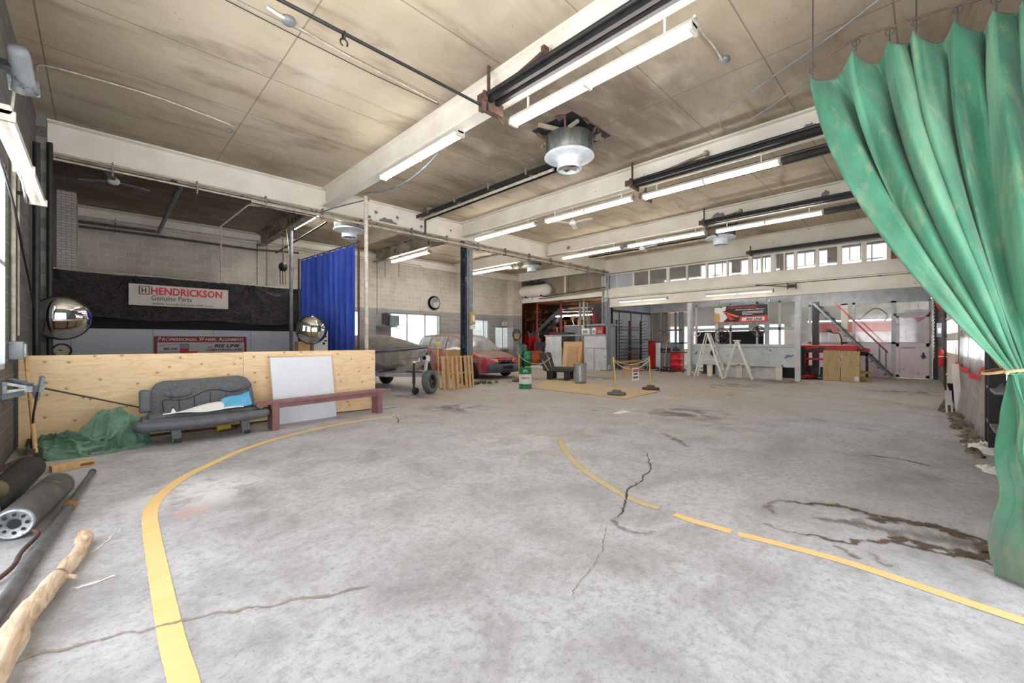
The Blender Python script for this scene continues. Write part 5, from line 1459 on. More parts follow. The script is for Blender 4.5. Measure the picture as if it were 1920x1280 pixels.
M_['vanred'] = pm('dusty_red_body', (186, 44, 58), (158, 60, 66), 2.5, .35, spots=(150, 118, 110), spot_scale=1.6, spot_at=.5)
MB().grid(bodyfn, 90, 48).build('body', M_['vanred'], van)
MB().grid(lambda u, v: Vector(((2*v - 1)*(.84 - .1*(1-u))*(.98), .14 + 1.15*u, (lerp_st(.14 + 1.15*u)[2] + .068 - .06*(2*v-1)**2*(.8)))), 16, 14).build('bonnet', M_['dust'], van)
gh = [(1.15, 1.00, .90, 1.0, .88), (1.45, 1.05, .92, 1.26, .80), (1.75, 1.06, .93, 1.48, .76), (2.05, 1.06, .94, 1.63, .72), (2.5, 1.06, .94, 1.69, .70), (3.6, 1.06, .94, 1.71, .70), (4.5, 1.06, .92, 1.68, .68), (4.8, 1.05, .88, 1.55, .68), (5.0, 1.03, .82, 1.1, .76)]
def lg(s):
    for i in range(len(gh)-1):
        if gh[i][0] <= s <= gh[i+1][0] or i == len(gh)-2:
            k = (s - gh[i][0])/(gh[i+1][0] - gh[i][0]); return [gh[i][j] + (gh[i+1][j] - gh[i][j])*k for j in range(5)]
def cab(u, v, off=0.):
    s = 1.15 + 3.85*u; _, zb_, hb, zt, ht = lg(s); a = 2*v - 1; sg = 1 if a >= 0 else -1; a = abs(a)
    if a < .6: k = a/.6; x = ht*k; z = zt + .05*(1 - k*k)*(1 if zt > 1.1 else .3)
    else: k = (a - .6)/.4; x = ht + (hb - ht)*k + .03*sin(pi*k); z = zt + (zb_ - zt)*k
    return Vector((sg*(x + off), s, z))
MB().grid(cab, 60, 40).build('cabin', M_['dust'], van)
# glass panes set just proud
def pane(name, fn, nu, nv, mat='darkglass', label=None): return MB().grid(fn, nu, nv).build(name, M_[mat], van, label=label)
def ws(u, v):
    s = 1.2 + .84*v; _, zb_, hb, zt, ht = lg(s); a = (2*u - 1)*.93
    p = Vector((ht*a, s, zt + .05*(1 - a*a)*(1 if zt > 1.1 else .3))); return p + Vector((0, -.012, .014))
pane('windscreen', ws, 20, 14)
for sg in (1, -1):
    for s0, s1, c0 in ((1.75, 2.55, .5), (2.65, 3.75, .0), (3.85, 4.6, .0)):
        def sw(u, v, s0=s0, s1=s1, c0=c0, sg=sg):
            s = s0 + (s1 - s0)*u; 
            _, zb_, hb, zt, ht = lg(s); k = .12 + .8*v
            x = ht + (hb - ht)*k + .03*sin(pi*k) + .012; z = zt + (zb_ - zt)*k; return Vector((sg*x, s, z))
        pane('side_window', sw, 10, 8)
    MB().cbox((sg*1.03, 1.72, 1.08), (.2, .1, .15)).build('door_mirror', M_['black'], van, bevel=.03)
    t_ = MB().grid(lambda u, v: Vector((sg*(.40 + .46*u), .035 + .16*u + .13*u*u - .02*(1-v) - .015, .60 + .05*u + .145*v)), 12, 6); t_.build('headlight', pm('clouded_lens', (226, 216, 204), (206, 196, 184), 5, .2), van)
    m = MB().lathe([(.14, -.1), (.29, -.1), (.325, -.07), (.325, .07), (.29, .1), (.14, .1)], c=(sg*.87, .92, .325), axis=(1, 0, 0), n=30); w_ = m.build('wheel', M_['rubber'], van)
    m = MB().lathe([(.001, .06), (.05, .09), (.16, .08), (.2, .1), (.215, .1)], c=(sg*.87, .92, .325), axis=(sg, 0, 0), n=24); m.build('hubcap', M_['galv'], w_)
    m = MB().lathe([(.14, -.1), (.29, -.1), (.325, -.07), (.325, .07), (.29, .1), (.14, .1)], c=(sg*.87, 4.0, .325), axis=(1, 0, 0), n=30); w_ = m.build('wheel', M_['rubber'], van)
    m = MB().lathe([(.001, .06), (.05, .09), (.16, .08), (.2, .1), (.215, .1)], c=(sg*.87, 4.0, .325), axis=(sg, 0, 0), n=24); m.build('hubcap', M_['galv'], w_)
    MB().box(sg*.955 - .012, sg*.955 + .012, 1.3, 4.8, .52, .58).build('side_moulding', M_['white'], van)
    MB().box(sg*.96 - .015, sg*.96 + .015, 2.35, 2.5, .84, .87).build('door_handle', M_['black'], van)
def bump_fn(u, v):
    a = 2*u - 1; x = .86*sin(a*pi/2*.98)*1.0; y = -.1 + .40*abs(a)**2.6; z = .24 + .34*v
    return Vector((x, y - .05*sin(pi*v), z))
MB().grid(bump_fn, 30, 8).build('bumper', pm('dusty_slate_bumper', (84, 90, 108), (62, 68, 84), 3, .5), van)
m = MB()
for z in (.62, .655, .69): m.grid(lambda u, v: Vector(((2*u - 1)*.36, -.03 + .04*(2*u - 1)**2, z + .022*v)), 10, 1)
m.build('grille_slot', M_['blackmatte'], van)
m = MB().ring((0, -.045, .675), .045, .008, (0, 1, 0), 18, 6, sx=1.4); m.build('badge', M_['chrome'], van)
MB().box(-.26, .26, -.16, -.15, .38, .5).build('plate_holder', M_['black'], van)
MB().grid(lambda u, v: Vector(((2*u - 1)*.6, -.135 + .1*(2*u-1)**2, .27 + .06*v)), 10, 1).build('air_intake', M_['blackmatte'], van)
m = MB()
for sg in (1, -1): m.bar((sg*.15 - .3, 1.22, 1.06), (sg*.15 + .25, 1.36, 1.2), .015, .02)
m.build('wiper', M_['black'], van)
t = thing('white_bundle', 'white crumpled sheet showing over the pallet beside the van door', 'bundle', (9.75, 12.9, 0))
MB().box(-.22, .12, -.5, .4, 0, 1.1).build('carton', M_['card'], t)
MB().grid(lambda u, v: Vector((-.24 + .4*u, -.52 + 1.0*v, 1.11 + .1*sin(pi*u)*sin(pi*v) + .03*noise.noise(Vector((u*6, v*6, 0))))), 14, 14).build('sheet', M_['paper'], t)

# wall fittings at the back
p = ony(734, 602, 16.9)
t = thing('unit_heater', 'small grey wall unit with a dark side on a bracket beside the first window', 'heater', tuple(p))
MB().box(-.18, .28, -.2, .2, -.2, .25).build('case', M_['bluesteel'], t, bevel=.02)
MB().box(-.4, -.18, -.15, .15, -.15, .35).build('motor', M_['black'], t, bevel=.03)
MB().box(-.45, .3, -.02, .6, -.26, -.21).build('bracket', M_['greysteel'], t)
p = ony(946, 607, YB)
t = thing('exit_sign', 'small white and red EXIT sign on the back wall over the narrow window', 'sign', (p.x - .18, YB - .03, p.z - .1))
MB().box(0, .36, 0, .03, 0, .2).build('panel', M_['white'], t)
text('EXIT', M_['redprint'], t, (.05, -.006, .05), .26, .11, bold=.03)
struct(MB().box(XM - .75, XM - .02, YB - .5, YB, 0, CZ - .5), 'column', M_['wall_back'])
p = onx(968, 630, XM - .8)
t = thing('hose_reel', 'tan box with a coiled black hose on the far corner pier', 'hose reel', (XM - .55, YB - .56, 1.72))
MB().box(-.14, .14, -.08, .05, -.15, .15).build('box', M_['card'], t, bevel=.02)
MB().ring((0, -.02, .1), .3, .02, (.1, 1, 0), 24, 6).ring((.03, -.02, .05), .26, .02, (.2, 1, .1), 24, 6).build('hose', M_['black'], t)

# ------------------------------------------------------------------ middle of the floor
j = onz(985, 728)
t = thing('oil_drum', 'small green and white oil drum on the floor before the plywood sheets', 'drum', (j.x, j.y, 0))
R0 = .19
MB().lathe([(R0, 0), (R0 + .006, .01), (R0, .02), (R0, .15)], n=30).build('lower_band', M_['green'], t)
MB().lathe([(R0, .15), (R0, .2), (R0 + .005, .21), (R0, .22), (R0, .44)], n=30).build('white_band', M_['drumwhite'], t)
MB().lathe([(R0, .44), (R0 + .005, .45), (R0, .46), (R0, .61), (R0 + .008, .62), (R0, .63), (R0 - .01, .62), (R0 - .012, .6), (.001, .6)], n=30).build('upper_band', M_['green'], t)
fd_ = Vector((-j.x, -j.y, 0)).normalized(); rt = Vector((-fd_.y, fd_.x, 0))
def drumtext(s, z, h, mat, wid):
    o = text(s, M_[mat], t, (0, 0, z), wid, h, bold=.03, align='CENTER')
    for v in o.data.vertices:
        a = v.co.x/R0; v.co = fd_*(R0 + .008)*cos(a) + rt*(R0 + .008)*sin(a) + Vector((0, 0, v.co.z))
drumtext('CASTROL' if False else 'energy', .28, .07, 'redprint', .24)
drumtext('EPC', .5, .08, 'whiteprint', .14)
# plywood sheets on the floor
def flat_sheet(label, corners, z, mat, th=.018):
    t_ = thing('floor_sheet', label, 'plywood sheet', (0, 0, 0), 0, 'plywood sheets lying on the floor')
    c = sum(corners, Vector((0, 0, 0)))/len(corners); t_.location = (c.x, c.y, z)
    MB().prism([Vector((p.x - c.x, p.y - c.y, 0)) for p in corners], (0, 0, th)).build('sheet', M_[mat], t_)
    return t_
flat_sheet('dusty plywood sheet lying on the floor behind the green drum', [onz(996, 728), onz(1095, 739), onz(1160, 727), onz(1030, 711)], .001, 'floorply')
flat_sheet('dusty plywood sheet lying on the floor under the yellow stanchions', [onz(1096, 738.5), onz(1172, 749), onz(1238, 734), onz(1161, 726.5)], .001, 'floorply')
# stanchions with rope
def stanchion(label, px, py, hgt=1.05, lean=0., base='disc'):
    j = onz(px, py)
    t_ = thing('stanchion', label, 'stanchion', (j.x, j.y, .02 if px > 1000 else 0), 0, 'yellow rope stanchions')
    MB().cyl((0, 0, .08), (lean, -lean, hgt), .018, 10).build('pole', M_['yellowpaint'], t_)
    MB().lathe([(.001, 0), (.24, 0), (.25, .03), (.23, .06), (.12, .07), (.11, .12), (.001, .13)], n=24).build('base', M_['tyre' if base == 'disc' else 'rust'], t_)
    return j + Vector((lean, -lean, hgt - .03))
s1 = stanchion('yellow rope stanchion on a grey disc base, nearest the camera', 1156, 741, .98, -.06)
s2 = stanchion('yellow rope stanchion on a brown disc base beside the hanging sign', 1220, 731, .97, -.03, 'brown')
s3 = stanchion('yellow rope stanchion in front of the red van bumper', 973, 715, .95, 0, 'brown')
p_sign = s1.lerp(s2, .5) - Vector((0, 0, .32))
cable('upper pale rope sagging between the two yellow stanchions', sag(s1, s2, .16, 12), .011, 'rope', 'rope', 'rope', n=1)
cable('lower pale rope sagging between the two yellow stanchions', sag(s1 - Vector((0, 0, .02)), s2 - Vector((0, 0, .05)), .27, 12), .011, 'rope', 'rope', 'rope', n=1)
bs = onz(1036, 712)
cable('long rope from the van stanchion to the black bench seat', sag(s3, Vector((12.2, 10.3, .78)), .25, 14), .011, 'rope', 'rope', 'rope', n=1)
cable('second rope from the black bench seat back towards the green drum', sag(Vector((12.15, 10.2, .8)), Vector((9.1, 8.62, .66)), .1, 12), .011, 'rope', 'rope', 'rope', n=1)
a = onz(1190, 736); 
Ys = .0
dirp = (s2 - s1).normalized()
t = thing('danger_sign', 'white danger sign with red lettering clipped on the rope', 'sign', tuple(s1.lerp(s2, .52) - Vector((0, 0, .26))), atan2(dirp.y, dirp.x))
MB().box(-.06, .28, -.02, -.012, -.36, 0).build('sheet', M_['paper'], t)
text('DANGER', M_['redprint'], t, (-.04, -.026, -.12), .3, .085, bold=.03)
text('DO NOT', M_['blackprint'], t, (.0, -.026, -.2), .2, .05, bold=.02)
text('ENTER', M_['blackprint'], t, (-.02, -.026, -.30), .24, .06, bold=.02)
t = thing('cardboard_sheet', 'brown cardboard sheet hanging on the rope beside the danger sign', 'cardboard', tuple(s1.lerp(s2, .32) - Vector((0, 0, .2))), atan2(dirp.y, dirp.x))
MB().box(-.12, .2, .0, .008, -.3, .0).build('sheet', M_['card'], t)
# litter
j = onz(1166, 773)
t = thing('crumpled_paper', 'crumpled white paper lying on the floor in the middle of the hall', 'paper', (j.x, j.y, 0))
MB().grid(lambda u, v: Vector((.2*cos(2*pi*u)*v*(1 + .3*sin(u*17)), .11*sin(2*pi*u)*v*(1 + .3*cos(u*13)), .004 + .05*(1 - v)*abs(noise.noise(Vector((u*7, v*5, 0))))*2)), 30, 8).build('sheet', M_['paper'], t)
j = onz(726, 764)
t = thing('grey_sheet', 'thin grey plastic sheet on the floor beyond the bench end', 'sheet', (j.x, j.y, 0.003), .3)
MB().box(-.22, .16, -.12, .12, 0, .006).build('sheet', M_['galv'], t)
j = onz(711, 762)
t = thing('small_carton', 'small crushed brown carton beside the end of the mauve bench', 'carton', (j.x + .05, j.y + .12, 0), .5)
MB().prism([(-.06, -.05, 0), (.07, -.05, 0), (.05, -.05, .13), (-.05, -.05, .17)], (0, .1, 0)).build('carton', M_['card'], t)
j = onz(1235, 742)

# charcoal bench seat
t = thing('van_seat', 'charcoal bench seat facing the galvanised bin, on small dark feet', 'bench seat', (12.1, 10.2, 0), radians(-66))
t['group'] = 'loose bench seats'
MB().box(-.05, .9, -.42, .42, .3, .46).build('cushion', M_['darkseat'], t, bevel=.06, seg=4)
MB().prism([(-.1, -.45, .32), (.1, -.45, .36), (-.06, -.45, 1.0), (-.2, -.45, 1.02), (-.28, -.45, .95)], (0, .9, 0)).build('backrest', M_['darkseat'], t, bevel=.05, seg=4)
for x, y in ((.1, -.3), (.75, -.3), (.1, .3), (.75, .3)):
    lg_ = MB().box(x - .1, x + .1, y - .05, y + .05, .02, .3).build('leg', M_['black'], t)
    MB().cyl((x, y - .06, .05), (x, y + .06, .05), .05, 10).build('foot', M_['rubber'], lg_)
MB().tube([(-.22, -.3, 1.02), (-.12, -.46, .7), (.1, -.47, .34)], .012, 6).tube([(-.1, -.2, 1.03), (.02, -.2, .8), (.12, -.2, .48)], .012, 6).build('strap', M_['rope'], t)
# galvanised bin with offcuts
j = onz(1088, 719)
t = thing('galvanised_bin', 'ribbed galvanised bin on the floor holding timber offcuts', 'bin', (j.x, j.y, 0))
prof = [(.001, .01), (.17, .01), (.175, 0), (.18, .04)] + [(.205 + (.006 if k % 2 else 0), .06 + k*.05) for k in range(12)] + [(.22, .68), (.226, .69), (.215, .68), (.205, .6)]
m = MB(); n_ = 40; m.lathe(prof, n=n_)
for i, v in enumerate(m.v):
    k = i % n_
    if k % 2: v.x *= .975; v.y *= .975
m.build('can', M_['galv'], t)
t2 = []
for k in range(5):
    tt = thing('timber_offcut', ('pale', 'tall', 'thin', 'split', 'dark')[k] + ' timber offcut standing in the galvanised bin', 'timber', (j.x + (-.08, .04, .09, -.02, .1)[k], j.y + (.05, -.06, .06, .09, -.02)[k], .06), k*.7, 'offcuts in the bin', rot=(.06*(k - 2), .05*(2 - k), k*.7))
    MB().box(-.03, .03, -.012, .012, 0, (1.05, 1.25, .95, 1.15, 1.0)[k]).build('offcut', M_[('pallet', 'card', 'pallet', 'handle', 'brownwood')[k]], tt)
# ------------------------------------------------------------------ far end, left: counter, store, rack
XC = 17.45
def yc(px, X=XC): return onx(px, 640, X).y
def zc(px, py, X=XC): return onx(px, py, X).z
def bx_px(m, X, x0, x1, ya, yb_, depth, z=None):
    """box on the plane X spanning picture columns x0..x1 and rows ya..yb_"""
    y0, y1 = onx(x1, 640, X).y, onx(x0, 640, X).y; xm = (x0 + x1)/2
    z1, z0 = (onx(xm, ya, X).z, max(0, onx(xm, yb_, X).z)) if z is None else z
    return m.box(X, X + depth, y0, y1, z0, z1)
t = thing('metal_booth', 'low grey sheet metal booth front with a doorway, below the wire cage', 'booth', (XC, yc(1080), 0))
m = MB(); bx_px(m, XC, 1023, 1052, 630, 655, .06, (1.1, 1.72)); bx_px(m, XC, 1095, 1136, 630, 655, .06, (1.1, 1.72)); m.build('upper_panel', M_['dirtygrey'], t, world=True, split=True)
m = MB(); bx_px(m, XC, 1022, 1053, 1, 1, .05, (0, 1.1)); bx_px(m, XC, 1095, 1113, 1, 1, .05, (0, 1.08)); bx_px(m, XC + .06, 1111, 1137, 1, 1, .05, (0, 1.1)); m.build('lower_panel', M_['dirtygrey'], t, world=True, split=True)
m = MB(); bx_px(m, XC - .04, 1020, 1136, 1, 1, .12, (1.70, 1.78)); m.build('top_rail', M_['greysteel'], t, world=True)
t = thing('cardboard_sheet', 'large pale cardboard sheet leaning in the doorway of the grey booth', 'cardboard', (XC - .1, yc(1074), 0), rot=(0, radians(6), 0))
W = (yc(1055) - yc(1092))/2
MB().box(0, .03, -W, W, 0, 1.42).build('sheet', M_['cardpale'], t)
MB().box(-.03, -.005, -W*.6, W*.5, 0, 1.15).build('front_sheet', M_['card'], t)
t = thing('timber_board', 'dark timber board standing beside the cardboard in the booth doorway', 'board', (XC - .1, yc(1093), 0), rot=(0, radians(4), 0))
MB().box(0, .03, -.05, .05, 0, 1.75).build('board', M_['brownwood'], t)
t = thing('paper_notice', 'pink and white notice stuck on the grey booth panel', 'notice', (XC - .01, yc(1028), 1.35))
MB().box(-.005, 0, -.14, .14, 0, .26).build('sheet', pm('pink_notice', (226, 168, 176), (240, 226, 226), 14, .7, lo=.45, hi=.55), t)
# things on the booth
for nm, lab, cat, px0, px1, z0, z1, mt in (('white_box', 'white box standing on top of the grey booth below the cage', 'box', 1090, 1105, 1.78, 2.08, 'white'), ('pink_box', 'pale pink box on the grey booth beside the red box', 'box', 1110, 1117, 1.78, 2.1, 'pink'), ('red_box', 'bright red box on the grey booth under the wire cage', 'box', 1118, 1131, 1.78, 2.14, 'red')):
    t = thing(nm, lab, cat, (XC + .1, yc((px0+px1)/2), z0)); w = (yc(px0) - yc(px1))/2
    MB().box(-.1, .25, -w, w, 0, z1 - z0).build('case', M_[mt], t, bevel=.01)
    MB().box(-.105, -.1, -w*.6, w*.6, .05, .2).build('face_plate', M_['greysteel'], t)
# platform and cage
t = thing('wire_cage', 'black wire mesh cage on a steel platform above the grey booth', 'cage', (XC + .1, yc(1117), 2.2))
w = (yc(1098) - yc(1136))/2
MB().box(-.1, .9, -w, w, 0, .08).build('platform', M_['greysteel'], t)
m = MB()
for k in range(22):
    y = -w*.96 + 2*w*.96*k/21; m.box(0, .008, y - .006, y + .006, .08, 1.15)
for k in range(13):
    z = .1 + k*.085; m.box(0, .008, -w*.96, w*.96, z - .006, z + .006)
m.box(.5, .52, -w, w, .1, 1.1); m.build('mesh_panel', M_['black'], t)
m = MB()
for y in (-w*.97, w*.97): m.box(-.02, .03, y - .025, y + .025, -2.2, 1.2)
m.build('corner_post', M_['greysteel'], t)
t = thing('round_fan', 'dark round fan inside the wire cage on the platform', 'fan', (XC + .45, yc(1122), 2.28))
m = MB()
for r in (.12, .22, .32, .42): m.ring((0, 0, .48), r, .008, (1, 0, 0), 28, 5)
m.build('grille', M_['greysteel'], t)
MB().box(-.1, .1, -.2, .2, 0, .08).cyl((0, 0, .05), (0, 0, .45), .03, 8).build('stand', M_['black'], t)
t = thing('red_tank', 'red rounded tank seen in the wire cage', 'tank', (XC + .5, yc(1106), 2.28))
MB().lathe([(.001, 0), (.14, .02), (.18, .08), (.18, .45), (.14, .55), (.001, .6)], n=20).build('shell', M_['red'], t)

# air tank on brackets high in the corner
t = thing('air_receiver', 'cream horizontal air tank on the beam in the far corner', 'tank', (XM - .1, 15.9, 4.28), 0)
prof = [(.001, -1.15), (.15, -1.12), (.26, -1.02), (.33, -.85), (.33, .85), (.26, 1.02), (.15, 1.12), (.001, 1.15)]
MB().lathe(prof, axis=(0, 1, 0), n=28).build('shell', M_['cream'], t)
m = MB()
for y in (-.6, .6): m.box(-.2, .2, y - .04, y + .04, -.36, -.2)
m.build('saddle', M_['black'], t)
m = MB().cyl((0, -.3, .32), (0, -.3, .6), .04, 8).cyl((0, .3, .32), (0, .3, .62), .04, 8).box(-.1, .1, -.6, .7, .42, .5); m.build('fitting', M_['black'], t)
t = thing('emergency_light', 'small white box light under the cream air tank', 'light', tuple(onx(994, 561, XM - .12)))
MB().box(-.05, .06, -.1, .1, -.12, .1).build('case', M_['white'], t, bevel=.02)
cable('upper pipe rack pole along the far beam', [onx(1020, 556, XM - .2), onx(1135, 538, XM - .2)], .03, 'darkpipe', 'conduit', 'pipe', n=1)
cable('second pipe rack pole along the far beam', [onx(1010, 560, XM - .15), onx(1135, 543, XM - .15)], .03, 'sooty', 'conduit', 'pipe', n=1)

# store behind: timber shelves, stairs, duct
def shelf_store():
    X = 21.5
    t = thing('timber_rack', 'orange timber rack loaded with boards in the store behind the beam', 'rack', (X, 15.2, 0))
    m = MB()
    for px in (985, 1000, 1013, 1040, 1060, 1085, 1105, 1130): 
        y = onx(px, 640, X).y; m.box(X - .05, X + .05, y - .06, y + .06, 0, 3.6)
    m.build('upright', M_['orangewood'], t, world=True)
    m = MB()
    for z in (2.2, 2.75, 3.3): m.box(X - .1, X + 1.2, onx(1140, 640, X).y, onx(983, 640, X).y, z, z + .06)
    m.build('shelf', M_['brownwood'], t, world=True, split=True)
    for k in range(26):
        z = (2.26, 2.81, 3.36)[k % 3]; y = onx(990 + RND.random()*145, 640, X).y
        L = RND.uniform(.4, 1.4)
        b = MB().box(X - .08, X + .5, y - L/2, y + L/2, z, z + RND.uniform(.05, .3))
        b.build('stored_board', M_[RND.choice(['orangewood', 'card', 'brownwood', 'cardpale', 'rust', 'greysteel'])], t, world=True)
shelf_store()
t = thing('steel_duct', 'shiny round duct hanging in the store under the far beam', 'duct', tuple(onx(1070, 578, 20)))
MB().lathe([(.001, -1.6), (.22, -1.6), (.22, 1.7), (.001, 1.7)], axis=(0, 1, .02), n=24).build('shell', plain('shiny_duct', (210, 200, 180), .25, .9), t)
MB().box(-.15, .15, -1.7, 1.8, .3, .36).build('shelf_plate', M_['greysteel'], t)
m = MB()
for y in (-1.2, 0, 1.2): m.box(-.01, .01, y - .01, y + .01, .2, 1.1)
m.build('hanger', M_['black'], t)
t = thing('store_stair', 'dark steel stair climbing through the store beside the corner pier', 'stair', (19.6, 15.5, 0))
a, b = onx(988, 640, 19.6), onx(1035, 595, 19.6); a = a + (a - b)*.9
MB().bar(a, b + (b - a)*.2, .06, .22).build('stringer', M_['bluesteel'], t, world=True)
MB().bar(a + Vector((0, 0, .75)), b + Vector((0, 0, .75)), .04, .04).build('handrail', M_['black'], t, world=True)
m = MB()
for k in range(9): c = a.lerp(b, k/8); m.box(c.x, c.x + .8, c.y - .14, c.y + .14, c.z, c.z + .03)
m.build('tread', M_['black'], t, world=True)
MB().bar(a + Vector((.8, 0, 0)), b + (b - a)*.2 + Vector((.8, 0, 0)), .06, .22).build('stringer', M_['bluesteel'], t, world=True)
for px, mt in ((1007, 'maroon'), (1052, 'maroon'), (1088, 'greysteel'), (1095, 'conduit')):
    y = onx(px, 640, 18.6).y
    struct(MB().box(18.55, 18.65, y - .05, y + .05, 0, 3.7), 'store_column', M_[mt])
struct(MB().box(18.8, 23.5, YG + .4, 16.8, 3.7, 3.8), 'store_ceiling', M_['orangewood'])
# stock and machines standing in the store
stock = [('red_cabinet', 'red tool cabinet in the store behind the corner pier', 'cabinet', 992, 18.9, 1.75, .5, 'red'), ('grey_machine', 'grey machine in the store beyond the stair foot', 'machine', 1012, 19.2, 1.4, .5, 'bluesteel'), ('pink_crate', 'dull pink crate stacked in the store', 'crate', 1000, 21.2, 2.0, .6, 'pink'), ('red_machine', 'dark red machine behind the grey booth', 'machine', 1045, 19.6, 2.0, .9, 'maroon'), ('white_cabinet', 'pale cabinet behind the grey booth in the store', 'cabinet', 1076, 20.5, 2.4, 1.1, 'greysheet'), ('black_machine', 'black machine behind the grey booth top', 'machine', 1062, 18.6, 1.95, .7, 'black')]
for nm, lab, cat, px, X, hh, w, mt in stock:
    y = onx(px, 640, X).y; t = thing(nm, lab, cat, (X, y, 0))
    MB().box(-.25, .35, -w/2, w/2, 0.06, hh).build('body', M_[mt], t, bevel=.03)
    m = MB()
    for k in range(3): m.box(-.27, -.25, -w*.4, w*.4, hh*(.2 + .25*k), hh*(.2 + .25*k) + .02)
    m.build('drawer_gap', M_['blackmatte'], t)
    MB().box(-.2, .3, -w/2 + .05, w/2 - .05, 0, .06).build('plinth', M_['black'], t)
    MB().cyl((0, 0, hh), (0, .1, hh + .3), .04, 8).build('pipe_stub', M_['greysteel'], t)
for k, (px, py, X, mt, lab) in enumerate(((975, 705, 16.6, 'gastank', 'grey-green gas bottle behind the van nose'), (983, 703, 16.9, 'gastank', 'second grey-green gas bottle beside the corner pier'), (991, 703, 16.9, 'green', 'dark green barrel beside the gas bottles'), (1006, 700, 17.1, 'rust', 'rusty orange drum in the corner before the store'))):
    y = onx(px, 640, X).y; t = thing('steel_drum' if k > 1 else 'gas_bottle', lab, 'drum' if k > 1 else 'gas bottle', (X, y, 0)); r = .16 if k < 2 else .28; hh = 1.25 if k < 2 else .9
    MB().lathe([(.001, 0), (r, 0), (r, hh*.5), (r + .01, hh*.51), (r, hh*.52), (r, hh - .08), (r*.6 if k < 2 else r, hh), (.001, hh)], n=20).build('shell', M_[mt] if k < 3 else pm('rusty_orange', (186, 88, 44), (140, 60, 34), 5, .7), t)
    MB().cyl((0, 0, hh), (0, 0, hh + .08), .03, 8).build('valve', M_['black'], t)
t = thing('concrete_kerb', 'low pale concrete kerb along the foot of the grey booth', 'kerb', (16.9, yc(1040), 0))
MB().box(-.1, .1, -2.2, 1.9, 0, .12).build('kerb', M_['dirtygrey'], t)

# bar rack on the sheet metal wall
YR = YG - .1
t = thing('bar_rack', 'black steel rack on the grey sheet metal wall, holding bars', 'rack', (19.6, YR, 0))
ra = [ony(px, 640, YR).x for px in (1155, 1179, 1200)]
m = MB()
for x in ra: m.box(x - .03, x + .03, YR - .06, YR, .1, 2.5)
m.build('upright', M_['black'], t, world=True)
m = MB()
for x in (ra[0], ra[2]):
    for k in range(14): m.bar((x, YR, .35 + k*.16), (x, YR - .35, .42 + k*.16), .025, .02)
m.build('arm', M_['black'], t, world=True)
cols = ['black', 'rust', 'brownwood', 'black', 'greysteel', 'darkpipe', 'handle', 'card', 'black', 'rust', 'black', 'maroon']
for k in range(12):
    z = (.5, .66, .82, .98, 1.14, 1.3, .36, .3, 1.46, 1.62, 1.94, 2.1)[k] + .04; x0 = ra[0] - .2 + RND.random()*.4; L = RND.uniform(1.6, 3.3)
    t = thing('steel_bar_stock', ('%s bar lying on the rack arm number %d from the floor' % (('black', 'rusty', 'brown', 'dark', 'grey', 'charcoal', 'pale timber', 'tan timber', 'thin black', 'thin rusty', 'slim black', 'dark red')[k], k + 1)), 'bar stock', (x0, YR - .2, z), 0, 'bars on the wall rack')
    t['label'] = ('black bar lying on the fourth-lowest arms of the wall rack', 'rusty bar in the lower middle of the wall rack', 'brown timber length in the middle of the wall rack', 'dark bar at mid height on the wall rack', 'grey pipe just above the middle of the wall rack', 'charcoal pipe in the upper middle of the wall rack', 'pale timber length second from the bottom of the wall rack', 'tan timber length lowest on the wall rack', 'thin black rod in the upper part of the wall rack', 'thin rusty rod above the thin black rod on the wall rack', 'slim black rod near the top of the wall rack', 'dark red rod topmost on the wall rack')[k]
    MB().box(0, L, -.06, .06, 0, .05 if k in (2, 6, 7) else .035).build('bar', M_[cols[k]], t)
    MB().box(-.01, .0, -.05, .05, .005, .03).build('cut_end', M_['galv'], t)
# low storage clutter under it
t = thing('timber_stack', 'short stack of pale planks on the floor below the bar rack', 'planks', (ra[0] + .8, YR - .45, 0), .05, 'planks under the rack')
for k in range(4): MB().box(-.9 + .1*k, .9 - .05*k, -.12, .12, .06*k, .05 + .06*k).build('plank', M_['card' if k % 2 else 'pallet'], t)

# ------------------------------------------------------------------ doorway bay: red cabinet, red drum, debris
def at(px, py): return onz(px, py)
j = onx(1225, 640, 20.6)
t = thing('red_locker', 'tall dark red locker beside the end of the sheet metal wall', 'locker', (20.6, j.y, 0))
MB().box(-.25, .25, -.16, .16, 0, 1.45).build('body', pm('dark_red_paint', (148, 24, 28), (96, 18, 22), 5, .45), t, bevel=.01)
MB().box(-.27, -.25, -.13, .13, .1, 1.38).build('door', M_['red'], t)
j = onx(1268, 640, 19.4)
t = thing('red_drum', 'red steel drum standing in the doorway bay', 'drum', (19.4, j.y, 0))
MB().lathe([(.001, 0), (.28, 0), (.29, .01), (.28, .28), (.295, .3), (.28, .32), (.28, .56), (.295, .58), (.28, .6), (.28, .86), (.29, .88), (.27, .87), (.001, .85)], n=28).build('shell', M_['red'], t)
MB().cyl((.05, 0, .85), (.05, 0, 1.15), .03, 8).bar((.05, 0, 1.1), (.05, .3, 1.2), .03, .03).build('pump', M_['black'], t)
t = thing('steel_post', 'short pale steel post standing beside the red locker', 'post', (19.3, onx(1234, 640, 19.3).y, 0))
MB().box(-.08, .08, -.08, .08, 0, 1.35).build('shaft', M_['dirtygrey'], t)
MB().box(-.12, .12, -.12, .12, 0, .02).build('base', M_['rust'], t)
t = thing('broom', 'wooden-handled broom leaning in the doorway bay', 'broom', (19.0, onx(1245, 640, 19.0).y, 0), rot=(.08, .05, 0))
MB().cyl((0, 0, .1), (0, 0, 1.5), .018, 8).build('handle', M_['handle'], t)
MB().box(-.05, .05, -.18, .18, 0, .12).build('brush', M_['black'], t)
t = thing('scrap_pile', 'black heap of scrap metal on the floor of the doorway bay', 'scrap heap', (18.8, onx(1258, 640, 18.8).y, 0)); t['kind'] = 'stuff'
m = MB()
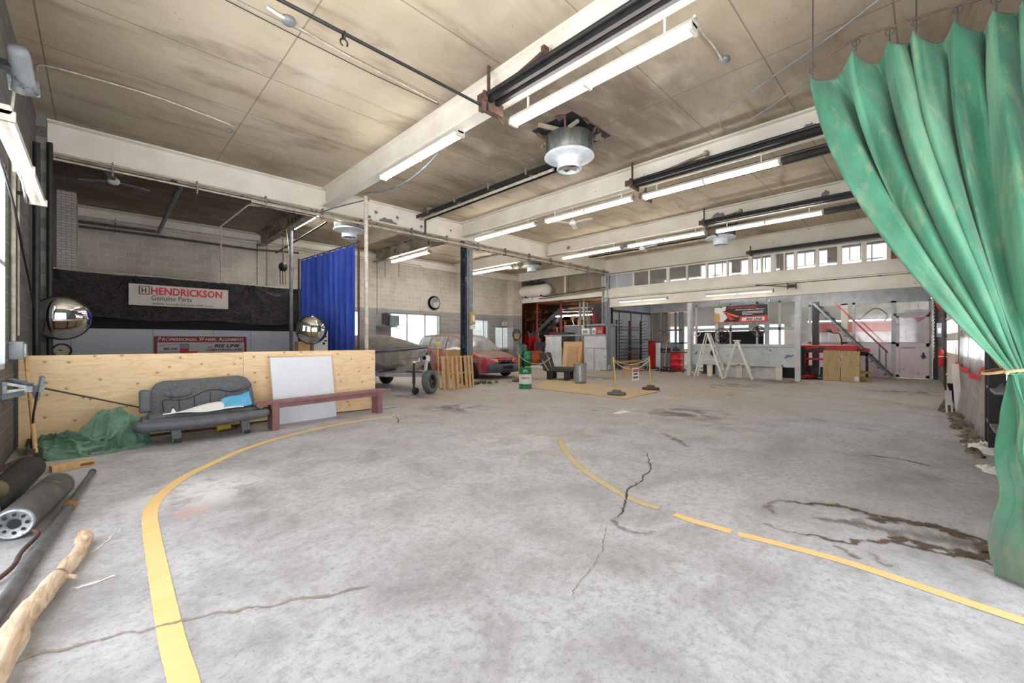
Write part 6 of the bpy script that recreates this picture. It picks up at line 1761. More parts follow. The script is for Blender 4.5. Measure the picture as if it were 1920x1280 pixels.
for k in range(120):
    c = Vector((RND.gauss(0, .3), RND.gauss(0, .8), RND.random()*.22)); d_ = Vector((RND.uniform(-1, 1), RND.uniform(-1, 1), RND.uniform(-.2, .5)))*RND.uniform(.05, .22)
    c.z = abs(c.z); m.bar(c, Vector((c.x + d_.x, c.y + d_.y, abs(c.z + d_.z))), .03, .03)
m.build('scrap', M_['black'], t)
t = thing('black_bench', 'dark cluttered workbench in the doorway bay behind the red drum', 'workbench', (20.8, onx(1262, 640, 20.8).y, 0))
MB().box(-.3, .3, -1.1, 1.1, .85, .9).build('top', M_['black'], t)
for y in (-1.0, 1.0): MB().box(-.28, .28, y - .04, y + .04, 0, .85).build('leg', M_['bluesteel'], t)
m = MB()
for k in range(14): m.cbox((RND.uniform(-.2, .2), RND.uniform(-1, 1), .9 + .1), (.12, .15, .2*RND.random() + .05))
m.build('clutter', M_['black'], t)
# coloured panels seen in the room behind the bay
struct(MB().box(26, 26.1, onx(1240, 640, 26).y, onx(1222, 640, 26).y, 1.5, 2.9), 'wall_showroom_panel', M_['cardpale'])
struct(MB().box(25.9, 26.0, onx(1244, 640, 26).y, onx(1220, 640, 26).y, 2.0, 2.3), 'trim_4', plain('blue_stripe', (96, 120, 176), .6))

# ------------------------------------------------------------------ grey test tank between the posts
XT = 17.85
ty0, ty1 = onx(1494, 640, XT).y, onx(1296, 640, XT).y
t = thing('grey_tank', 'long dirty grey steel tank between the mezzanine posts, behind the ladders', 'tank', (XT + .6, (ty0 + ty1)/2, 0))
m = MB().box(XT, XT + .5, ty0, ty1, .47, 1.22); m.build('shell', M_['tankgrey'] if 'tankgrey' in M_ else M_['dirtygrey'], t, world=True, bevel=.01)
MB().box(XT - .05, XT + .55, ty0 - .02, ty1 + .02, 1.22, 1.32).build('rim', M_['dirtygrey'], t, world=True)
m = MB()
y0, y1 = onx(1458, 640, XT).y, onx(1345, 640, XT).y
m.box(XT + .12, XT + .5, y0, y1, 0, .47); m.build('plinth', M_['dirtygrey'], t, world=True)
m = MB()
for px in (1330, 1385, 1460): y = onx(px, 640, XT).y; m.box(XT + .02, XT + .12, y - .1, y + .1, 0, .47)
m.build('support', M_['cream'], t, world=True, split=True)
y = onx(1338, 640, XT).y; MB().cyl((XT - .02, y, .95), (XT + .02, y, .95), .13, 16).build('rust_patch', M_['rust'], t, world=True)
m = MB(); y = onx(1480, 640, XT).y
m.grid(lambda u, v: Vector((XT - .006, y - .16 + .34*u, .90 + .07*v*sin(pi*u)**.5 - .1*u + .02*sin(u*14))), 12, 2); m.build('blue_paint_smear', plain('blue_smear', (92, 122, 180), .6), t, world=True)
# black sheet that makes the gap below the tank dark
struct(MB().box(XT + 1.3, XT + 1.35, ty0, ty1, 0, 1.22), 'dark_sheet_tank_back', M_['black'])
for i, (px, py, r, ov) in enumerate(((1307, 624, .13, 1.0), (1353, 630, .3, .5), (1422, 621, .19, 1.0))):
    c = onx(px, py, XT - .06); labs = ('small pale hose ring hanging on the screen beside the leftmost post', 'large dark rusty wheel hanging edge-on above the grey tank', 'round wire wheel hanging above the grey tank beside the banner')
    labs = ('small pale hose ring hanging on the frame beside the taller ladder', labs[1], labs[2])
    t = thing(('hose_ring', 'rusty_wheel', 'wire_wheel')[i], labs[i], ('ring', 'wheel', 'wheel')[i], tuple(c))  # a hose ring and two spoked wheels
    ax_ = (1, 0, 0) if ov == 1 else (.75, .66, 0)
    MB().bar((0, 0, r*.9 if i == 0 else 0), (.9, 0, r*.9 if i == 0 else 0), .02, .02).build('hook', M_['black'], t)
    m = MB().ring((0, 0, 0), r, .02, ax_, 28, 6); m.build('rim', M_[('rope', 'rust', 'darkpipe')[i]], t)
    if i:
        m = MB(); ax_v = Vector(ax_).normalized(); u_ = Vector((0, 0, 1)); w_ = ax_v.cross(u_)
        for k in range(6): m.cyl(Vector((0, 0, 0)), (u_*cos(k*pi/3) + w_*sin(k*pi/3))*r, .012, 6)
        m.cyl(ax_v*-.03, ax_v*.03, .05, 12).ring((0, 0, 0), r*.55, .01, ax_, 20, 5); m.build('spokes', M_['rust'], t)
# tall banner on the posts
XBn = XM - .12
a, b = onx(1340, 576, XBn), onx(1439, 573, XBn); zt, zb_ = 2.80, 2.16
W = a.y - b.y
t = thing('laser_banner', 'dark and red laser banner hung between the mezzanine posts', 'banner', (XBn, a.y, zb_))
MB().box(-.01, .01, -W, 0, 0, zt - zb_).build('sheet', plain('dark_print', (38, 32, 44), .5), t)
Hb = zt - zb_
for y in (-.03, -W + .03): MB().cyl((0, y, zt - zb_), (.1, y, zt - zb_ + .28), .005, 6).build('cord', M_['black'], t)
def pr(poly, mat, nm, d=.012): MB().prism([(-d, -y*W, z*Hb) for y, z in poly], (-.002, 0, 0)).build(nm, M_[mat], t)
M_['bannerwhite'] = plain('banner_white', (232, 228, 228), .5); M_['bannergold'] = plain('banner_gold', (196, 164, 106), .5); M_['bannerred'] = plain('banner_red', (214, 62, 56), .5); M_['bannerorange'] = plain('banner_orange', (226, 120, 62), .5)
pr([(0, .05), (.18, .05), (.26, .3), (.12, .95), (0, .95)], 'bannerwhite', 'white_field')
pr([(0, .05), (.1, .05), (.12, .3), (.1, .55), (.03, .62), (0, .6)], 'bannergold', 'gold_shape', .016)
pr([(.1, .75), (.16, .98), (.24, .98), (.22, .72)], 'bannerwhite', 'lamp_shape', .016)
pr([(.16, .62), (.2, .68), (.5, .36), (.44, .3)], 'bannerorange', 'beam_shape', .018)
pr([(.2, .58), (.24, .6), (.4, .2), (.32, .12)], 'bannerred', 'beam_shape', .018)
pr([(.48, .05), (.5, .34), (1, .38), (1, 0), (.48, 0)], 'bannerred', 'red_field', .014)
pr([(0, 0), (1, 0), (1, .04), (0, .05)], 'bannerred', 'red_edge', .016)
pr([(.53, .08), (.54, .28), (.95, .29), (.95, .08)], 'bannerwhite', 'logo_field', .018)
text('BEE LINE', M_['blackprint'], t, (-.022, -.62*W, .1*Hb), .3*W, .15*Hb, face='-X', shear=.25, bold=.03)
text('COMPUTERIZED ALIGNMENT', M_['bannerred'], t, (-.016, -.26*W, .84*Hb), .56*W, .1*Hb, face='-X', shear=.2, bold=.03)
text('Restore your axles to OEM specs', M_['bannerwhite'], t, (-.016, -.42*W, .7*Hb), .54*W, .09*Hb, face='-X', bold=.02)
for k in range(3): pr([(.54, .60 - .08*k), (.54, .63 - .08*k), ((.94, .92, .74)[k], .635 - .08*k), ((.94, .92, .74)[k], .605 - .08*k)], 'bannerwhite', 'print_line', .016)
# step ladders
def ladder(label, px_f, py_f, hh, w0, spread, rz, mat='white'):
    j = onz(px_f, py_f); t = thing('step_ladder', label, 'ladder', (j.x, j.y, 0), rz, 'white step ladders')
    for s in (-1, 1):
        MB().bar((0, s*w0/2, 0), (spread*.55, s*w0*.32, hh), .025, .075, up=(1, 0, 0)).build('front_rail', M_[mat], t)
        MB().bar((spread, s*w0*.42, 0), (spread*.6, s*w0*.28, hh - .03), .022, .04, up=(1, 0, 0)).build('rear_rail', M_[mat], t)
    n = int(hh/.28)
    for k in range(1, n):
        f = k/n; y = w0/2 + (w0*.32 - w0/2)*f
        MB().box(spread*.55*f - .04, spread*.55*f + .06, -y, y, hh*f - .012, hh*f + .012).build('step', M_[mat], t)
    MB().box(spread*.5 - .06, spread*.6 + .08, -w0*.36, w0*.36, hh - .02, hh + .03).build('top_cap', M_['black' if hh > 1.6 else 'white'], t, bevel=.008)
    m = MB(); m.bar((spread*.2, w0*.43, hh*.4), (spread*.85, w0*.38, hh*.4), .015, .02).bar((spread*.2, -w0*.43, hh*.4), (spread*.85, -w0*.38, hh*.4), .015, .02); m.build('spreader', M_[mat], t)
    m = MB()
    for z in (.25, .8): m.box(spread*.93 - .01, spread*.93 + .01, -w0*.38, w0*.38, z*hh*.8, z*hh*.8 + .03)
    m.build('rear_brace', M_[mat], t)
    return t
ladder('taller white step ladder with a dark top, standing open before the grey tank', 1358, 709, 1.78, .5, 1.05, radians(95))
ladder('shorter white step ladder standing open before the grey tank', 1412, 711, 1.45, .46, .95, radians(100))
for k, (px, py, w, h_) in enumerate(((1352, 706, .28, .42), (1374, 704, .22, .34))):
    j = onz(px, py); t = thing('white_box', ('white carton on the floor under the taller ladder', 'small white carton on the floor between the two ladders')[k], 'box', (j.x + .5, j.y + .1, 0), .2)
    MB().box(-w/2, w/2, -w/2, w/2, 0, h_).build('carton', M_['white'], t, bevel=.01)
    MB().box(-w/2 - .003, -w/2, -.02, .02, .02, h_).build('tape', M_['cream'], t)
# dark beam/pipe stub on mezzanine face
c = onx(1482, 536, XM - .25)
t = thing('rusty_spool', 'rusty pipe spool fixed on the face of the mezzanine beam', 'pipe spool', tuple(c))
MB().lathe([(.001, -.1), (.12, -.1), (.12, -.07), (.06, -.06), (.06, .14), (.1, .15), (.1, .18), (.001, .18)], axis=(.2, -1, 0), n=18).build('body', M_['rust'], t)
MB().bar((0, .05, -.02), (0, 1.1, .14), .03, .04).build('bar', M_['darkpipe'], t)

# ------------------------------------------------------------------ stair to the mezzanine, red bench
XS = 20.75
A, B = onx(1672, 709, XS), onx(1526, 569, XS)
A.z = max(A.z, .05)
t = thing('steel_stair', 'steep blue-grey steel stair rising to the mezzanine before the pinkish partition', 'stair', (XS, A.y, 0))
for dx in (0, .75): MB().bar(A + Vector((dx, 0, .02)), B + Vector((dx, 0, 0)), .06, .32, up=(1, 0, 0) if False else (0, .6, .8)).build('stringer', M_['bluesteel'], t, world=True)
for k in range(12):
    c = A.lerp(B, (k + .5)/12); MB().box(c.x, c.x + .75, c.y - .12, c.y + .12, c.z - .015, c.z + .015).build('tread', M_['black'], t, world=True)
ha, hb_ = onx(1665, 661, XS), onx(1564, 566, XS)
MB().bar(ha, hb_, .05, .05).build('handrail', M_['maroon'], t, world=True)
m = MB()
for px in (1649, 1661):
    p = onx(px, 650, XS); f = (p.y - ha.y)/(hb_.y - ha.y); zt = ha.z + (hb_.z - ha.z)*f; fs = (p.y - A.y)/(B.y - A.y); m.bar((XS, p.y, A.z + (B.z - A.z)*fs), (XS, p.y, zt), .05, .05)
m.build('baluster', M_['bluesteel'], t, world=True, split=True)
y0, y1 = onx(1622, 640, 19.2).y, onx(1500, 640, 19.2).y
t = thing('red_workbench', 'red steel workbench with a thick top beam, half hidden by the leaning board', 'workbench', (19.5, (y0 + y1)/2, 0))
MB().box(19.2, 19.9, y0 + .2, y1, 1.0, 1.28).build('top_beam', M_['red'], t, world=True, bevel=.03)
MB().box(19.2, 19.3, y1 - .16, y1 - .0, 0, 1.05).box(19.8, 19.9, y1 - .16, y1, 0, 1.05).box(19.2, 19.3, y0 + .2, y0 + .34, 0, 1.0).box(19.8, 19.9, y0 + .2, y0 + .34, 0, 1.0).build('leg', M_['red'], t, world=True, split=True)
MB().box(19.2, 19.9, y0 + .2, y1 - .1, .72, .78).build('shelf', M_['red'], t, world=True)
MB().box(19.15, 19.9, y0 + .2, y1 - .1, .08, .12).build('lower_shelf', M_['black'], t, world=True)
m = MB()
for k in range(8): y = y0 + .4 + k*.2; m.box(19.4, 19.6, y, y + .12, .12, .35 + .2*RND.random())
m.build('stored_parts', M_['black'], t, world=True)
MB().bar((19.15, y1 - .1, 1.02), (19.15, y1 - .75, 1.16), .04, .12).build('black_clamp', M_['black'], t, world=True)
t = thing('red_jack', 'red floor jack lying on the floor at the end of the red workbench', 'jack', tuple(onx(1516, 640, 19.0).xy) + (0,), 1.2)
MB().box(-.12, .12, -.35, .35, .04, .16).build('body', M_['red'], t, bevel=.03)
m = MB()
for y in (-.28, .28): m.cyl((-.14, y, .05), (.14, y, .05), .05, 12)
m.build('wheel', M_['black'], t)
MB().cyl((0, .0, .16), (0, .12, .22), .06, 12).build('saddle', M_['black'], t)
# leaning board
yb0, yb1 = onx(1612, 640, 18.8).y, onx(1543, 640, 18.8).y
t = thing('leaning_board', 'pale wooden board with a centre seam leaning on the red workbench', 'board', (18.75, (yb0 + yb1)/2, 0), rot=(0, radians(7), 0))
W = (yb1 - yb0)/2
MB().box(0, .03, .02, W, .02, 1.1).build('half_board', M_['osb'], t)
MB().box(-.01, .025, -W, .0, 0, 1.09).build('half_board', M_['osb'], t)
MB().box(-.016, -.01, -W + .02, -W + .14, .04, .2).build('paper_label', M_['white'], t)
t = thing('hydraulic_press', 'black upright press with yellow base beside the leaning board', 'press', (19.9, onx(1617, 640, 19.9).y, 0))
MB().box(-.15, .15, -.16, -.1, 0, 1.0).box(-.15, .15, .1, .16, 0, 1.0).box(-.15, .15, -.16, .16, .9, 1.05).build('frame', M_['black'], t)
MB().box(-.2, .2, -.2, .2, 0, .12).box(-.2, .2, -.2, .2, .25, .33).build('base', M_['yellowpaint'], t)
MB().box(-.15, .15, -.2, .2, 1.05, 1.16).build('head', M_['red'], t)
t = thing('bent_lamp', 'black bent-arm lamp standing in front of the partition windows', 'lamp', (20.2, onx(1575, 640, 20.2).y, 0))
pts_ = [onx(1580, 660, 20.2), onx(1575, 627, 20.2), onx(1562, 624, 20.2), onx(1556, 617, 20.2)]
MB().tube(smooth_path(pts_, 5), .02, 8).build('arm', M_['black'], t, world=True)
MB().lathe([(.001, 0), (.06, .0), (.1, .1), (.02, .12)], c=pts_[-1], axis=(0, .4, -.9), n=14).build('head', M_['black'], t, world=True)
MB().cyl((20.2, pts_[0].y, 0), pts_[0], .02, 8).build('stand', M_['black'], t, world=True)
MB().cyl((20.2, pts_[0].y, 0), (20.2, pts_[0].y, .03), .15, 14).build('base', M_['black'], t, world=True)
struct(MB().box(XS + .3, XS + .5, onx(1532, 640, XS).y, onx(1520, 640, XS).y, 0, 3.05), 'column', M_['black'])
# chairs / posters seen through the glass
cable('black cable looped behind the partition glass', [onx(1610, 600, 23), onx(1640, 578, 23), onx(1664, 590, 23), onx(1658, 602, 23)], .03, 'black', 'cable', 'cable')
for k, (px, c_, w) in enumerate(((1705, 'whiteprint', .9), (1722, 'pink', .8))):
    X = 24.5 - k; y = onx(px, 640, X).y
    t = thing('hanging_poster', ('red and white poster hanging behind the door glass', 'white curtain-like poster hanging behind the door glass')[k], 'poster', (X, y, 1.4))
    MB().box(0, .02, -w/2, w/2, 0, 1.3).build('sheet', M_[c_], t)
    MB().cyl((.01, 0, 1.3), (.01, 0, 2.2), .006, 6).build('string', M_['black'], t)
    MB().prism([(-.01, -w*.3, 1.0), (-.01, w*.35, 1.15), (-.01, 0, .8)], (-.01, 0, 0)).build('red_shape', M_['redprint'], t)

# ------------------------------------------------------------------ right-hand wall fittings
def rwp(px, X): 
    # point over the floor line of the skewed wall
    return rw(X)
for k, (X, lab) in enumerate(((17.4, 'pale hanging door chain nearest the pinkish door'), (16.9, 'pale hanging door chain beside the fire extinguisher'))):
    c = rw(X, .12 - .0*k); t = thing('door_chain', lab, 'chain', (c.x, c.y + .15, .95), 0, 'hanging door chains')
    m = MB()
    for i in range(52):
        m.ring((0, 0, i*.048), .022, .006, (1, 0, 0) if i % 2 else (0, 1, 0), 8, 4)
    m.build('links', M_['conduit'], t)
    MB().box(-.03, .03, -.03, .03, 2.49, 4.4).build('upper_pipe', M_['darkpipe'], t)
c = rw(16.9, .1); t = thing('fire_extinguisher', 'red fire extinguisher hung on the post beside the garage door', 'fire extinguisher', (c.x, c.y + .02, .72))
MB().lathe([(.001, 0), (.058, .0), (.062, .03), (.062, .40), (.04, .46), (.02, .48), (.02, .5)], n=20).build('cylinder', M_['red'], t)
MB().lathe([(.0635, .27), (.0635, .29)], n=20).build('label_band', M_['white'], t)
MB().box(-.02, .02, -.05, .05, .5, .55).tube([(0, .04, .52), (0, .09, .47), (0, .08, .2)], .01, 6).build('valve', M_['black'], t)
for X, lab in ((17.25, 'black door track post beside the pinkish door'), (13.3, 'black door track post at the edge of the plastic sheeting')):
    c = rw(X); t = thing('track_post', lab, 'post', (c.x, c.y, 0), 0, 'door track posts')
    MB().box(-.06, .06, -.02, .03, 0, 3.4).build('post', M_['black'], t)
    MB().box(-.03, .05, .03, .05, 0.1, 3.4).build('rail', M_['darkpipe'], t)
t = thing('junction_box', 'grey switch box on the post above the fire extinguisher', 'switch box', tuple(rw(17.1, .14, 1.75)))
MB().box(-.08, .08, -.04, .06, -.2, .2).build('case', M_['greysteel'], t, bevel=.01)
MB().box(-.09, -.08, -.03, .04, -.1, .05).build('cover', M_['white'], t)
t = thing('red_coil', 'coil of red hose hanging high beside the garage door', 'hose', tuple(rw(16.3, .15, 2.6)))
m = MB()
for k in range(4): m.ring((0, 0, -.04*k), .14 + .01*k, .018, (.6, 1, 0), 20, 6)
m.build('coil', M_['redtape'], t)
MB().box(-.02, .02, -.12, .0, -.02, .02).build('hook', M_['black'], t)
# plastic sheeting
def plastic_mat():
    m = NT('clear_plastic'); tr = m.new('ShaderNodeBsdfTransparent'); tr.inputs[0].default_value = lin((238, 240, 242))
    df = m.new('ShaderNodeBsdfTranslucent'); df.inputs[0].default_value = lin((232, 230, 232))
    d2 = m.new('ShaderNodeBsdfDiffuse'); d2.inputs[0].default_value = lin((206, 200, 204))
    gl = m.new('ShaderNodeBsdfGlossy'); gl.inputs['Roughness'].default_value = .16
    n = m.noise(m.pos((1, 1, .5)), 4, 6, .65, 1.)
    a = m.new('ShaderNodeMixShader'); m.l.new(m.rng(n, .3, .7, .45, .8), a.inputs[0]); m.l.new(tr.outputs[0], a.inputs[1])
    s = m.new('ShaderNodeMixShader'); s.inputs[0].default_value = .5; m.l.new(df.outputs[0], s.inputs[1]); m.l.new(d2.outputs[0], s.inputs[2]); m.l.new(s.outputs[0], a.inputs[2])
    b = m.new('ShaderNodeMixShader'); b.inputs[0].default_value = .14; m.l.new(a.outputs[0], b.inputs[1]); m.l.new(gl.outputs[0], b.inputs[2])
    bp = m.new('ShaderNodeBump'); bp.inputs['Strength'].default_value = .6; bp.inputs['Distance'].default_value = .05; m.l.new(m.noise(m.pos((1.5, 1.5, .8)), 6, 5, .6, 1.5), bp.inputs['Height'])
    for q in (df, d2, gl): m.l.new(bp.outputs[0], q.inputs['Normal'])
    m.l.new(b.outputs[0], m.out.inputs[0]); return m.m
M_['plastic'] = plastic_mat()
t = thing('plastic_sheeting', 'clear plastic sheeting crossed by red tape, hung over the second garage door', 'plastic sheeting', tuple(rw(10.8)), 0)
def plfn(u, v):
    X = 13.1 - 4.35*u; z = 3.5 - 3.46*v
    o = .01 + .05*v*v + .022*sin(u*22 + 2*v) + .03*noise.noise(Vector((u*7, v*3, 2))) + .06*v**4*(1 + noise.noise(Vector((u*5, 0, 4))))
    p = rw(X, o, z); return p
MB().grid(plfn, 90, 50).build('sheet', M_['plastic'], t, world=True)
def tp(u): 
    z = .95 - .12*u/.7 if u < .7 else .83 + .24*(u - .7)/.3
    p = plfn(u, (3.5 - z)/3.46); return p + Vector((0, .02, 0))
m = MB(); m.grid(lambda u, v: tp(u) + Vector((0, .012, -.045 + .09*v)), 60, 1); m.build('red_tape', M_['redtape'], t, world=True)
m = MB(); m.grid(lambda u, v: plfn(.015 + .015*u, .64 + .24*v) + Vector((0, .03, 0)), 2, 12); m.build('red_strip', M_['redtape'], t, world=True)
t = thing('steel_cabinet_post', 'tall black steel rack frame between the plastic sheeting and the green curtain', 'rack', tuple(rw(8.35, .1)), 0)
MB().box(-.28, -.2, -.1, .05, 0, 2.6).box(.2, .28, -.1, .05, 0, 2.6).build('upright', M_['black'], t)
m = MB()
for z in (.35, .8, 1.5, 2.2): m.box(-.9, .26, -.3, .04, z, z + .03)
m.build('shelf', M_['greysteel'], t, split=True)
MB().box(-.9, .26, -.34, -.3, 0, 2.6).build('back', M_['blackmatte'], t)
t2 = thing('folded_plastic', 'crumpled clear plastic stuffed on the black rack shelf', 'plastic', tuple(rw(8.1, .0, .83)))
MB().grid(lambda u, v: Vector((-.15 + .3*u, -.1 + .2*v, .005 + .1*abs(noise.noise(Vector((u*5, v*5, 1))))*sin(pi*u)*sin(pi*v)*2)), 14, 14).build('sheet', M_['plastic'], t2)
# debris at the wall foot
debris = [('white_plank', 'pale broken plank leaning on the wall foot beside the garage door', onz(1798, 775), (.1, .05, .95), .1, .025, 'white'), ('grey_plank', 'short grey plank leaning across the white one', onz(1780, 776), (.9, .0, .35), .1, .03, 'dirtygrey'), ('black_board', 'black strip lying at the wall foot under the planks', onz(1768, 771), (1.0, -.1, .12), .14, .03, 'black'), ('dark_plank', 'dark plank propped behind the white one', onz(1796, 762), (-.5, .12, .5), .1, .03, 'black')]
for nm, lab, p, d_, w, h_, mt in debris:
    t = thing(nm, lab, 'plank', (p.x, p.y, h_*.8)); MB().bar((0, 0, 0), d_, w, h_).build('plank', M_[mt], t)
    MB().bar((0, 0, h_*.55), Vector(d_)*.3 + Vector((0, 0, h_*.55)), w*.4, .004).build('dirt_patch', M_['rust'], t)
t = thing('rag_litter', 'dirty rags and broken plaster scattered along the foot of the plastic sheeting', 'rags', tuple(rw(9.6, .5)), 0); t['kind'] = 'stuff'
m = MB()
for k in range(60):
    X = RND.uniform(7.6, 12.4); c = rw(X, .12 + RND.uniform(.0, .2) + .0, .0); r = RND.uniform(.03, .09)
    n_ = RND.random()*9
    m.grid(lambda u, v: c + Vector((r*1.5*cos(2*pi*u)*sin(v*pi/2)*(1 + .6*sin(u*31 + n_)), r*sin(2*pi*u)*sin(v*pi/2)*(1 + .3*cos(u*19 + n_)), .004 + r*.55*cos(v*pi/2)*(1 + .5*sin(u*8 + n_)))), 10, 4)
m.build('rag_litter', pm('dirty_rag', (150, 138, 120), (92, 82, 70), 6, .9, bump=.4), t, world=True)
for k, (px, py, s_, lab) in enumerate(((1850, 846, 1.0, 'crumpled white plastic bag with blue print at the foot of the plastic sheeting'), (1862, 884, .6, 'small crumpled white bag beside the green curtain'))):
    j = onz(px, py); t = thing('plastic_bag', lab, 'bag', (j.x, j.y, 0), .4, 'white bags by the wall')
    MB().grid(lambda u, v: Vector(((.3*v*cos(2*pi*u)*(1 + .3*sin(u*14 + k)))*s_, .17*v*sin(2*pi*u)*(1 + .3*cos(u*17))*s_, .004 + .12*s_*(1 - v**2)*(.5 + abs(noise.noise(Vector((u*8, v*5, k))))))), 40, 12).build('bag', M_['white'], t)
    if k == 0: MB().grid(lambda u, v: Vector((-.1 + .12*u, -.08 + .04*v, .1 + .03*sin(u*5))), 6, 2).build('blue_print', M_['bluepaper'], t)
# ------------------------------------------------------------------ green canvas curtain, gathered by a rope
XK = 5.2
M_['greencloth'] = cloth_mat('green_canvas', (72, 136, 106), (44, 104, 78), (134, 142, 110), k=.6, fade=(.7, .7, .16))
hooks = [(1524, 143), (1605, 92), (1668, 72), (1718, 55), (1795, 32), (1868, 14), (1925, -6), (1990, -25)]
topP = [onx(px, py, XK) for px, py in hooks]
rail_z = topP[0].z + .14
tieC = ond(1896, 697, 2.62)
foot = [onz(1858, 1052), onz(1952, 1118)]
NF = len(hooks)
waist_l, waist_r = ond(1890, 697, 2.6), ond(1952, 700, 2.72)
foot_l, foot_r = onz(1916, 1088, .01), onz(2030, 1150, .01)
across = (waist_r - waist_l).normalized()
deep = Vector((-across.y, across.x, 0)).normalized()
def smoothstep(a, b, x):
    k = min(1, max(0, (x - a)/(b - a))); return k*k*(3 - 2*k)
VT = .60    # share of the length above the tie
def curt(u, v, want=False):
    s = u*(NF - 1); i = min(int(s), NF - 2); f = s - i
    T = topP[i].lerp(topP[i+1], f); dip = (.15 + .05*sin(i*2.3))*sin(pi*f)**.7
    # cloth swings out of the rail plane between the hooks
    lane = sin(2*pi*s + .6 + .5*sin(s*1.9)); lane = (abs(lane)**.75)*(1 if lane > 0 else -1)*(.75 + .35*sin(s*2.7 + 1))
    fine = sin(2*pi*s*2.3 + 1.7 + 1.2*sin(s*1.3))
    if v <= VT:
        k = v/VT
        W = waist_l.lerp(waist_r, u)
        side = (1 - u)
        C = T.lerp(W, .46) + Vector((0, 0, -.42 - .25*side)) + (T - W)*.0 - across*(.02 + .16*side) 
        C = Vector((T.x*.62 + W.x*.38, T.y*.62 + W.y*.38, T.z*.40 + W.z*.60)) - Vector((0, 0, .05)) 
        P_ = T*(1-k)**2 + C*2*k*(1-k) + W*k*k
        P_.z -= dip*(1 - k)**4
        amp = .21*(sin(pi*min(1, k*1.0))**.7)*(1 - .5*k) + .045
        nrm = Vector((-.85, .1, -.15)).lerp(deep*-1, k*.3).normalized()
        off = nrm*(amp*lane + amp*.38*fine*smoothstep(.05, .3, k)) + Vector((0, 1, 0))*(amp*.35*cos(2*pi*s + .3))
        off += nrm*.05*noise.noise(Vector((u*9, k*3, 1.5)))
        pinch = smoothstep(.8, 1, k)
        P_ = P_ + off*(1 - .55*pinch)
        return P_
    k = (v - VT)/(1 - VT)
    W = waist_l.lerp(waist_r, u); Fp = foot_l.lerp(foot_r, u)
    P_ = W.lerp(Fp, k); P_.z = W.z + (Fp.z - W.z)*k
    spread = sin(pi*min(1, k*1.15))*.5
    P_ += across*(.035*sin(k*4.6 + .4) - .03*k)*(1 - u)**2
    amp = .05 + .06*k
    P_ += across*(.10*smoothstep(.55, 1, k)*(u - .35)) - deep*(.10*smoothstep(.6, 1, k))*sin(3*u)
    lobe = sin(2*pi*u*2.6 + .5 + k*.5); lobe = (abs(lobe)**.6)*(.8 if lobe > 0 else -1.6)
    off = deep*(-1)*(amp*lobe + amp*.3*fine*(1 - .5*k))
    off += deep*(-.05)*noise.noise(Vector((u*6, k*4, 7)))
    P_ = P_ + off*(.45 + .55*smoothstep(0, .25, k))
    P_.z = max(.006 + .01*u, P_.z)
    return P_
t = thing('green_curtain', 'faded green canvas curtain gathered by a rope, hanging beside the camera', 'curtain', (tieC.x, tieC.y, 0))
cm = MB().grid(curt, 300, 150)
cm.uv = [(i/300, j/150) for j in range(151) for i in range(301)]
# pale lengthwise streaks: faded canvas plus fold-crest highlights put into the colour
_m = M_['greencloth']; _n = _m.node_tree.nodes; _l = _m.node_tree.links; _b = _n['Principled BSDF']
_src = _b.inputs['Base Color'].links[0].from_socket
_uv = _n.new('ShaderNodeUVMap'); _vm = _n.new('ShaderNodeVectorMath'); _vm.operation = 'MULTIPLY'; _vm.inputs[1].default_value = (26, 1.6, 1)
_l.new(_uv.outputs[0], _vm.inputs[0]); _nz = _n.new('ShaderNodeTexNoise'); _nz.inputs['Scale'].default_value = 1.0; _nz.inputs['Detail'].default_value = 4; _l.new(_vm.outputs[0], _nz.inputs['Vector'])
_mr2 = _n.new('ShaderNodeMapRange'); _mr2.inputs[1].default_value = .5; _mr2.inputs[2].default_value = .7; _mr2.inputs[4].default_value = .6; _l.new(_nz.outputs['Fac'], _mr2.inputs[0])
_mx = _n.new('ShaderNodeMix'); _mx.data_type = 'RGBA'; _l.new(_mr2.outputs[0], _mx.inputs[0]); _l.new(_src, _mx.inputs[6]); _mx.inputs[7].default_value = lin((134, 182, 148)); 
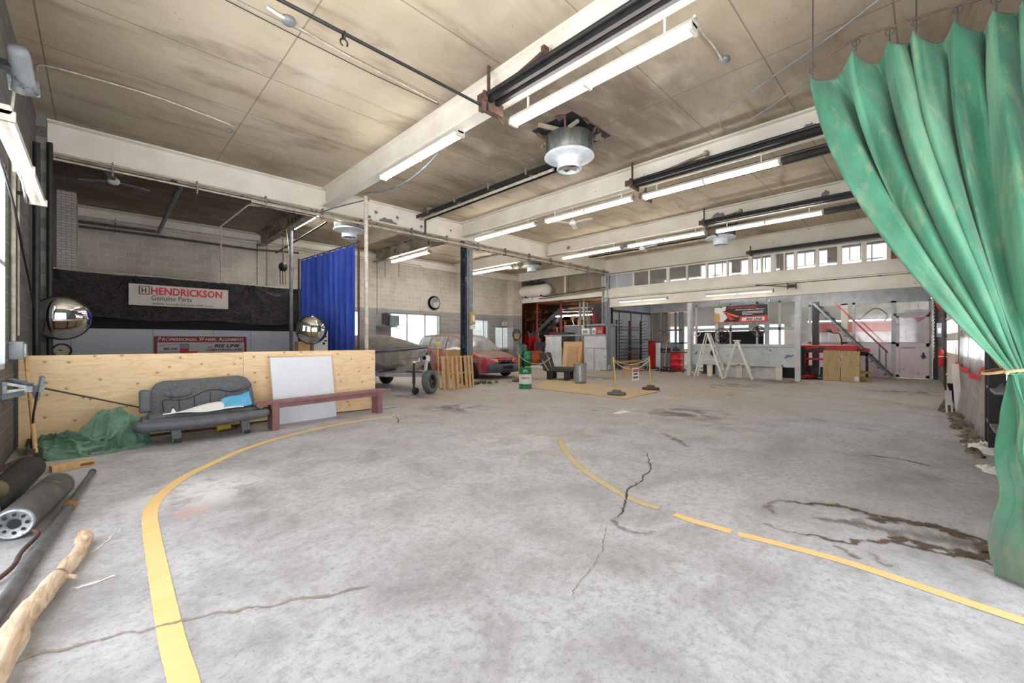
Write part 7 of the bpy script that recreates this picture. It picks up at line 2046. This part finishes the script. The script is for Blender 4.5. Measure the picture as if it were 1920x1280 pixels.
# mud soaked into the hem
_gp = _n.new('ShaderNodeNewGeometry'); _sz = _n.new('ShaderNodeSeparateXYZ'); _l.new(_gp.outputs['Position'], _sz.inputs[0])
_nz2 = _n.new('ShaderNodeTexNoise'); _nz2.inputs['Scale'].default_value = 5; _nz2.inputs['Detail'].default_value = 5; _l.new(_gp.outputs['Position'], _nz2.inputs['Vector'])
_ad = _n.new('ShaderNodeMath'); _ad.operation = 'MULTIPLY_ADD'; _ad.inputs[1].default_value = .9; _l.new(_nz2.outputs['Fac'], _ad.inputs[0]); _l.new(_sz.outputs[2], _ad.inputs[2])
_mr3 = _n.new('ShaderNodeMapRange'); _mr3.inputs[1].default_value = 1.15; _mr3.inputs[2].default_value = .45; _mr3.inputs[4].default_value = .7; _l.new(_ad.outputs[0], _mr3.inputs[0])
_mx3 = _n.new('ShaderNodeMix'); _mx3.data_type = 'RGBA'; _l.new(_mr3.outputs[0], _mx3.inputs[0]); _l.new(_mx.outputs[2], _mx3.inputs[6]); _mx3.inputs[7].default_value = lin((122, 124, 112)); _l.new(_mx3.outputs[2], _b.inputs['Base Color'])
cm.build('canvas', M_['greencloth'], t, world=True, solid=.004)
pm_ = curt(.09, .87); mk = MB(); tc = (Vector((0, 0, H)) - pm_).normalized(); sd = tc.cross(Vector((0, 0, 1))).normalized()
mk.prism([pm_ + tc*.045 + sd*(.018*cos(a)*(1 + .3*sin(3*a))) + Vector((0, 0, .013*sin(a)*(1 + .3*cos(5*a)))) for a in [i*pi/8 for i in range(16)]], tc*.003).build('red_mark', M_['bannerred'], t, world=True)
# rope round the waist
m = MB(); c = (waist_l + waist_r)/2
hwid = (waist_r - waist_l).length/2 + .035
pts_ = [c + across*(hwid*cos(a)) + deep*(.17*sin(a)) + Vector((0, 0, .02*sin(2*a))) for a in [2*pi*i/28 for i in range(29)]]
m.tube(pts_, .009, 8); m.build('tie_rope', M_['card'], t, world=True)
m = MB().tube(smooth_path([c - across*hwid*.98, c - across*hwid*1.3 + Vector((.3, -.05, -.01)), rw(8.2, .12, 1.22)], 6), .009, 8)
m.build('tie_back', M_['card'], t, world=True)
# red tag and pen marks

# rail and hooks
rt = thing('curtain_rail', 'thin rusty curtain rail carrying the green curtain under the ceiling', 'curtain rail', (XK, topP[0].y, rail_z))
ra_ = [onx(1400, 203, XK + .02) + Vector((0, 0, .13))] + [p + Vector((0, 0, .1)) for p in topP]
m = MB().tube(smooth_path(ra_[1:], 4), .010, 8); m.build('rail', M_['rust'], rt, world=True)
m = MB()
for p in topP: m.ring(p + Vector((0, 0, .06)), .03, .005, (1, 0, 0), 12, 5).cyl(p + Vector((0, 0, -.02)), p + Vector((0, 0, .1)), .005, 6)
m.build('hook', M_['darkpipe'], rt, world=True, split=True)
m = MB()
for p in (topP[0], topP[3], topP[6]): m.cyl(p + Vector((0, 0, .1)), (p.x, p.y, CZ), .006, 6)
m.build('drop_wire', M_['darkpipe'], rt, world=True, split=True)
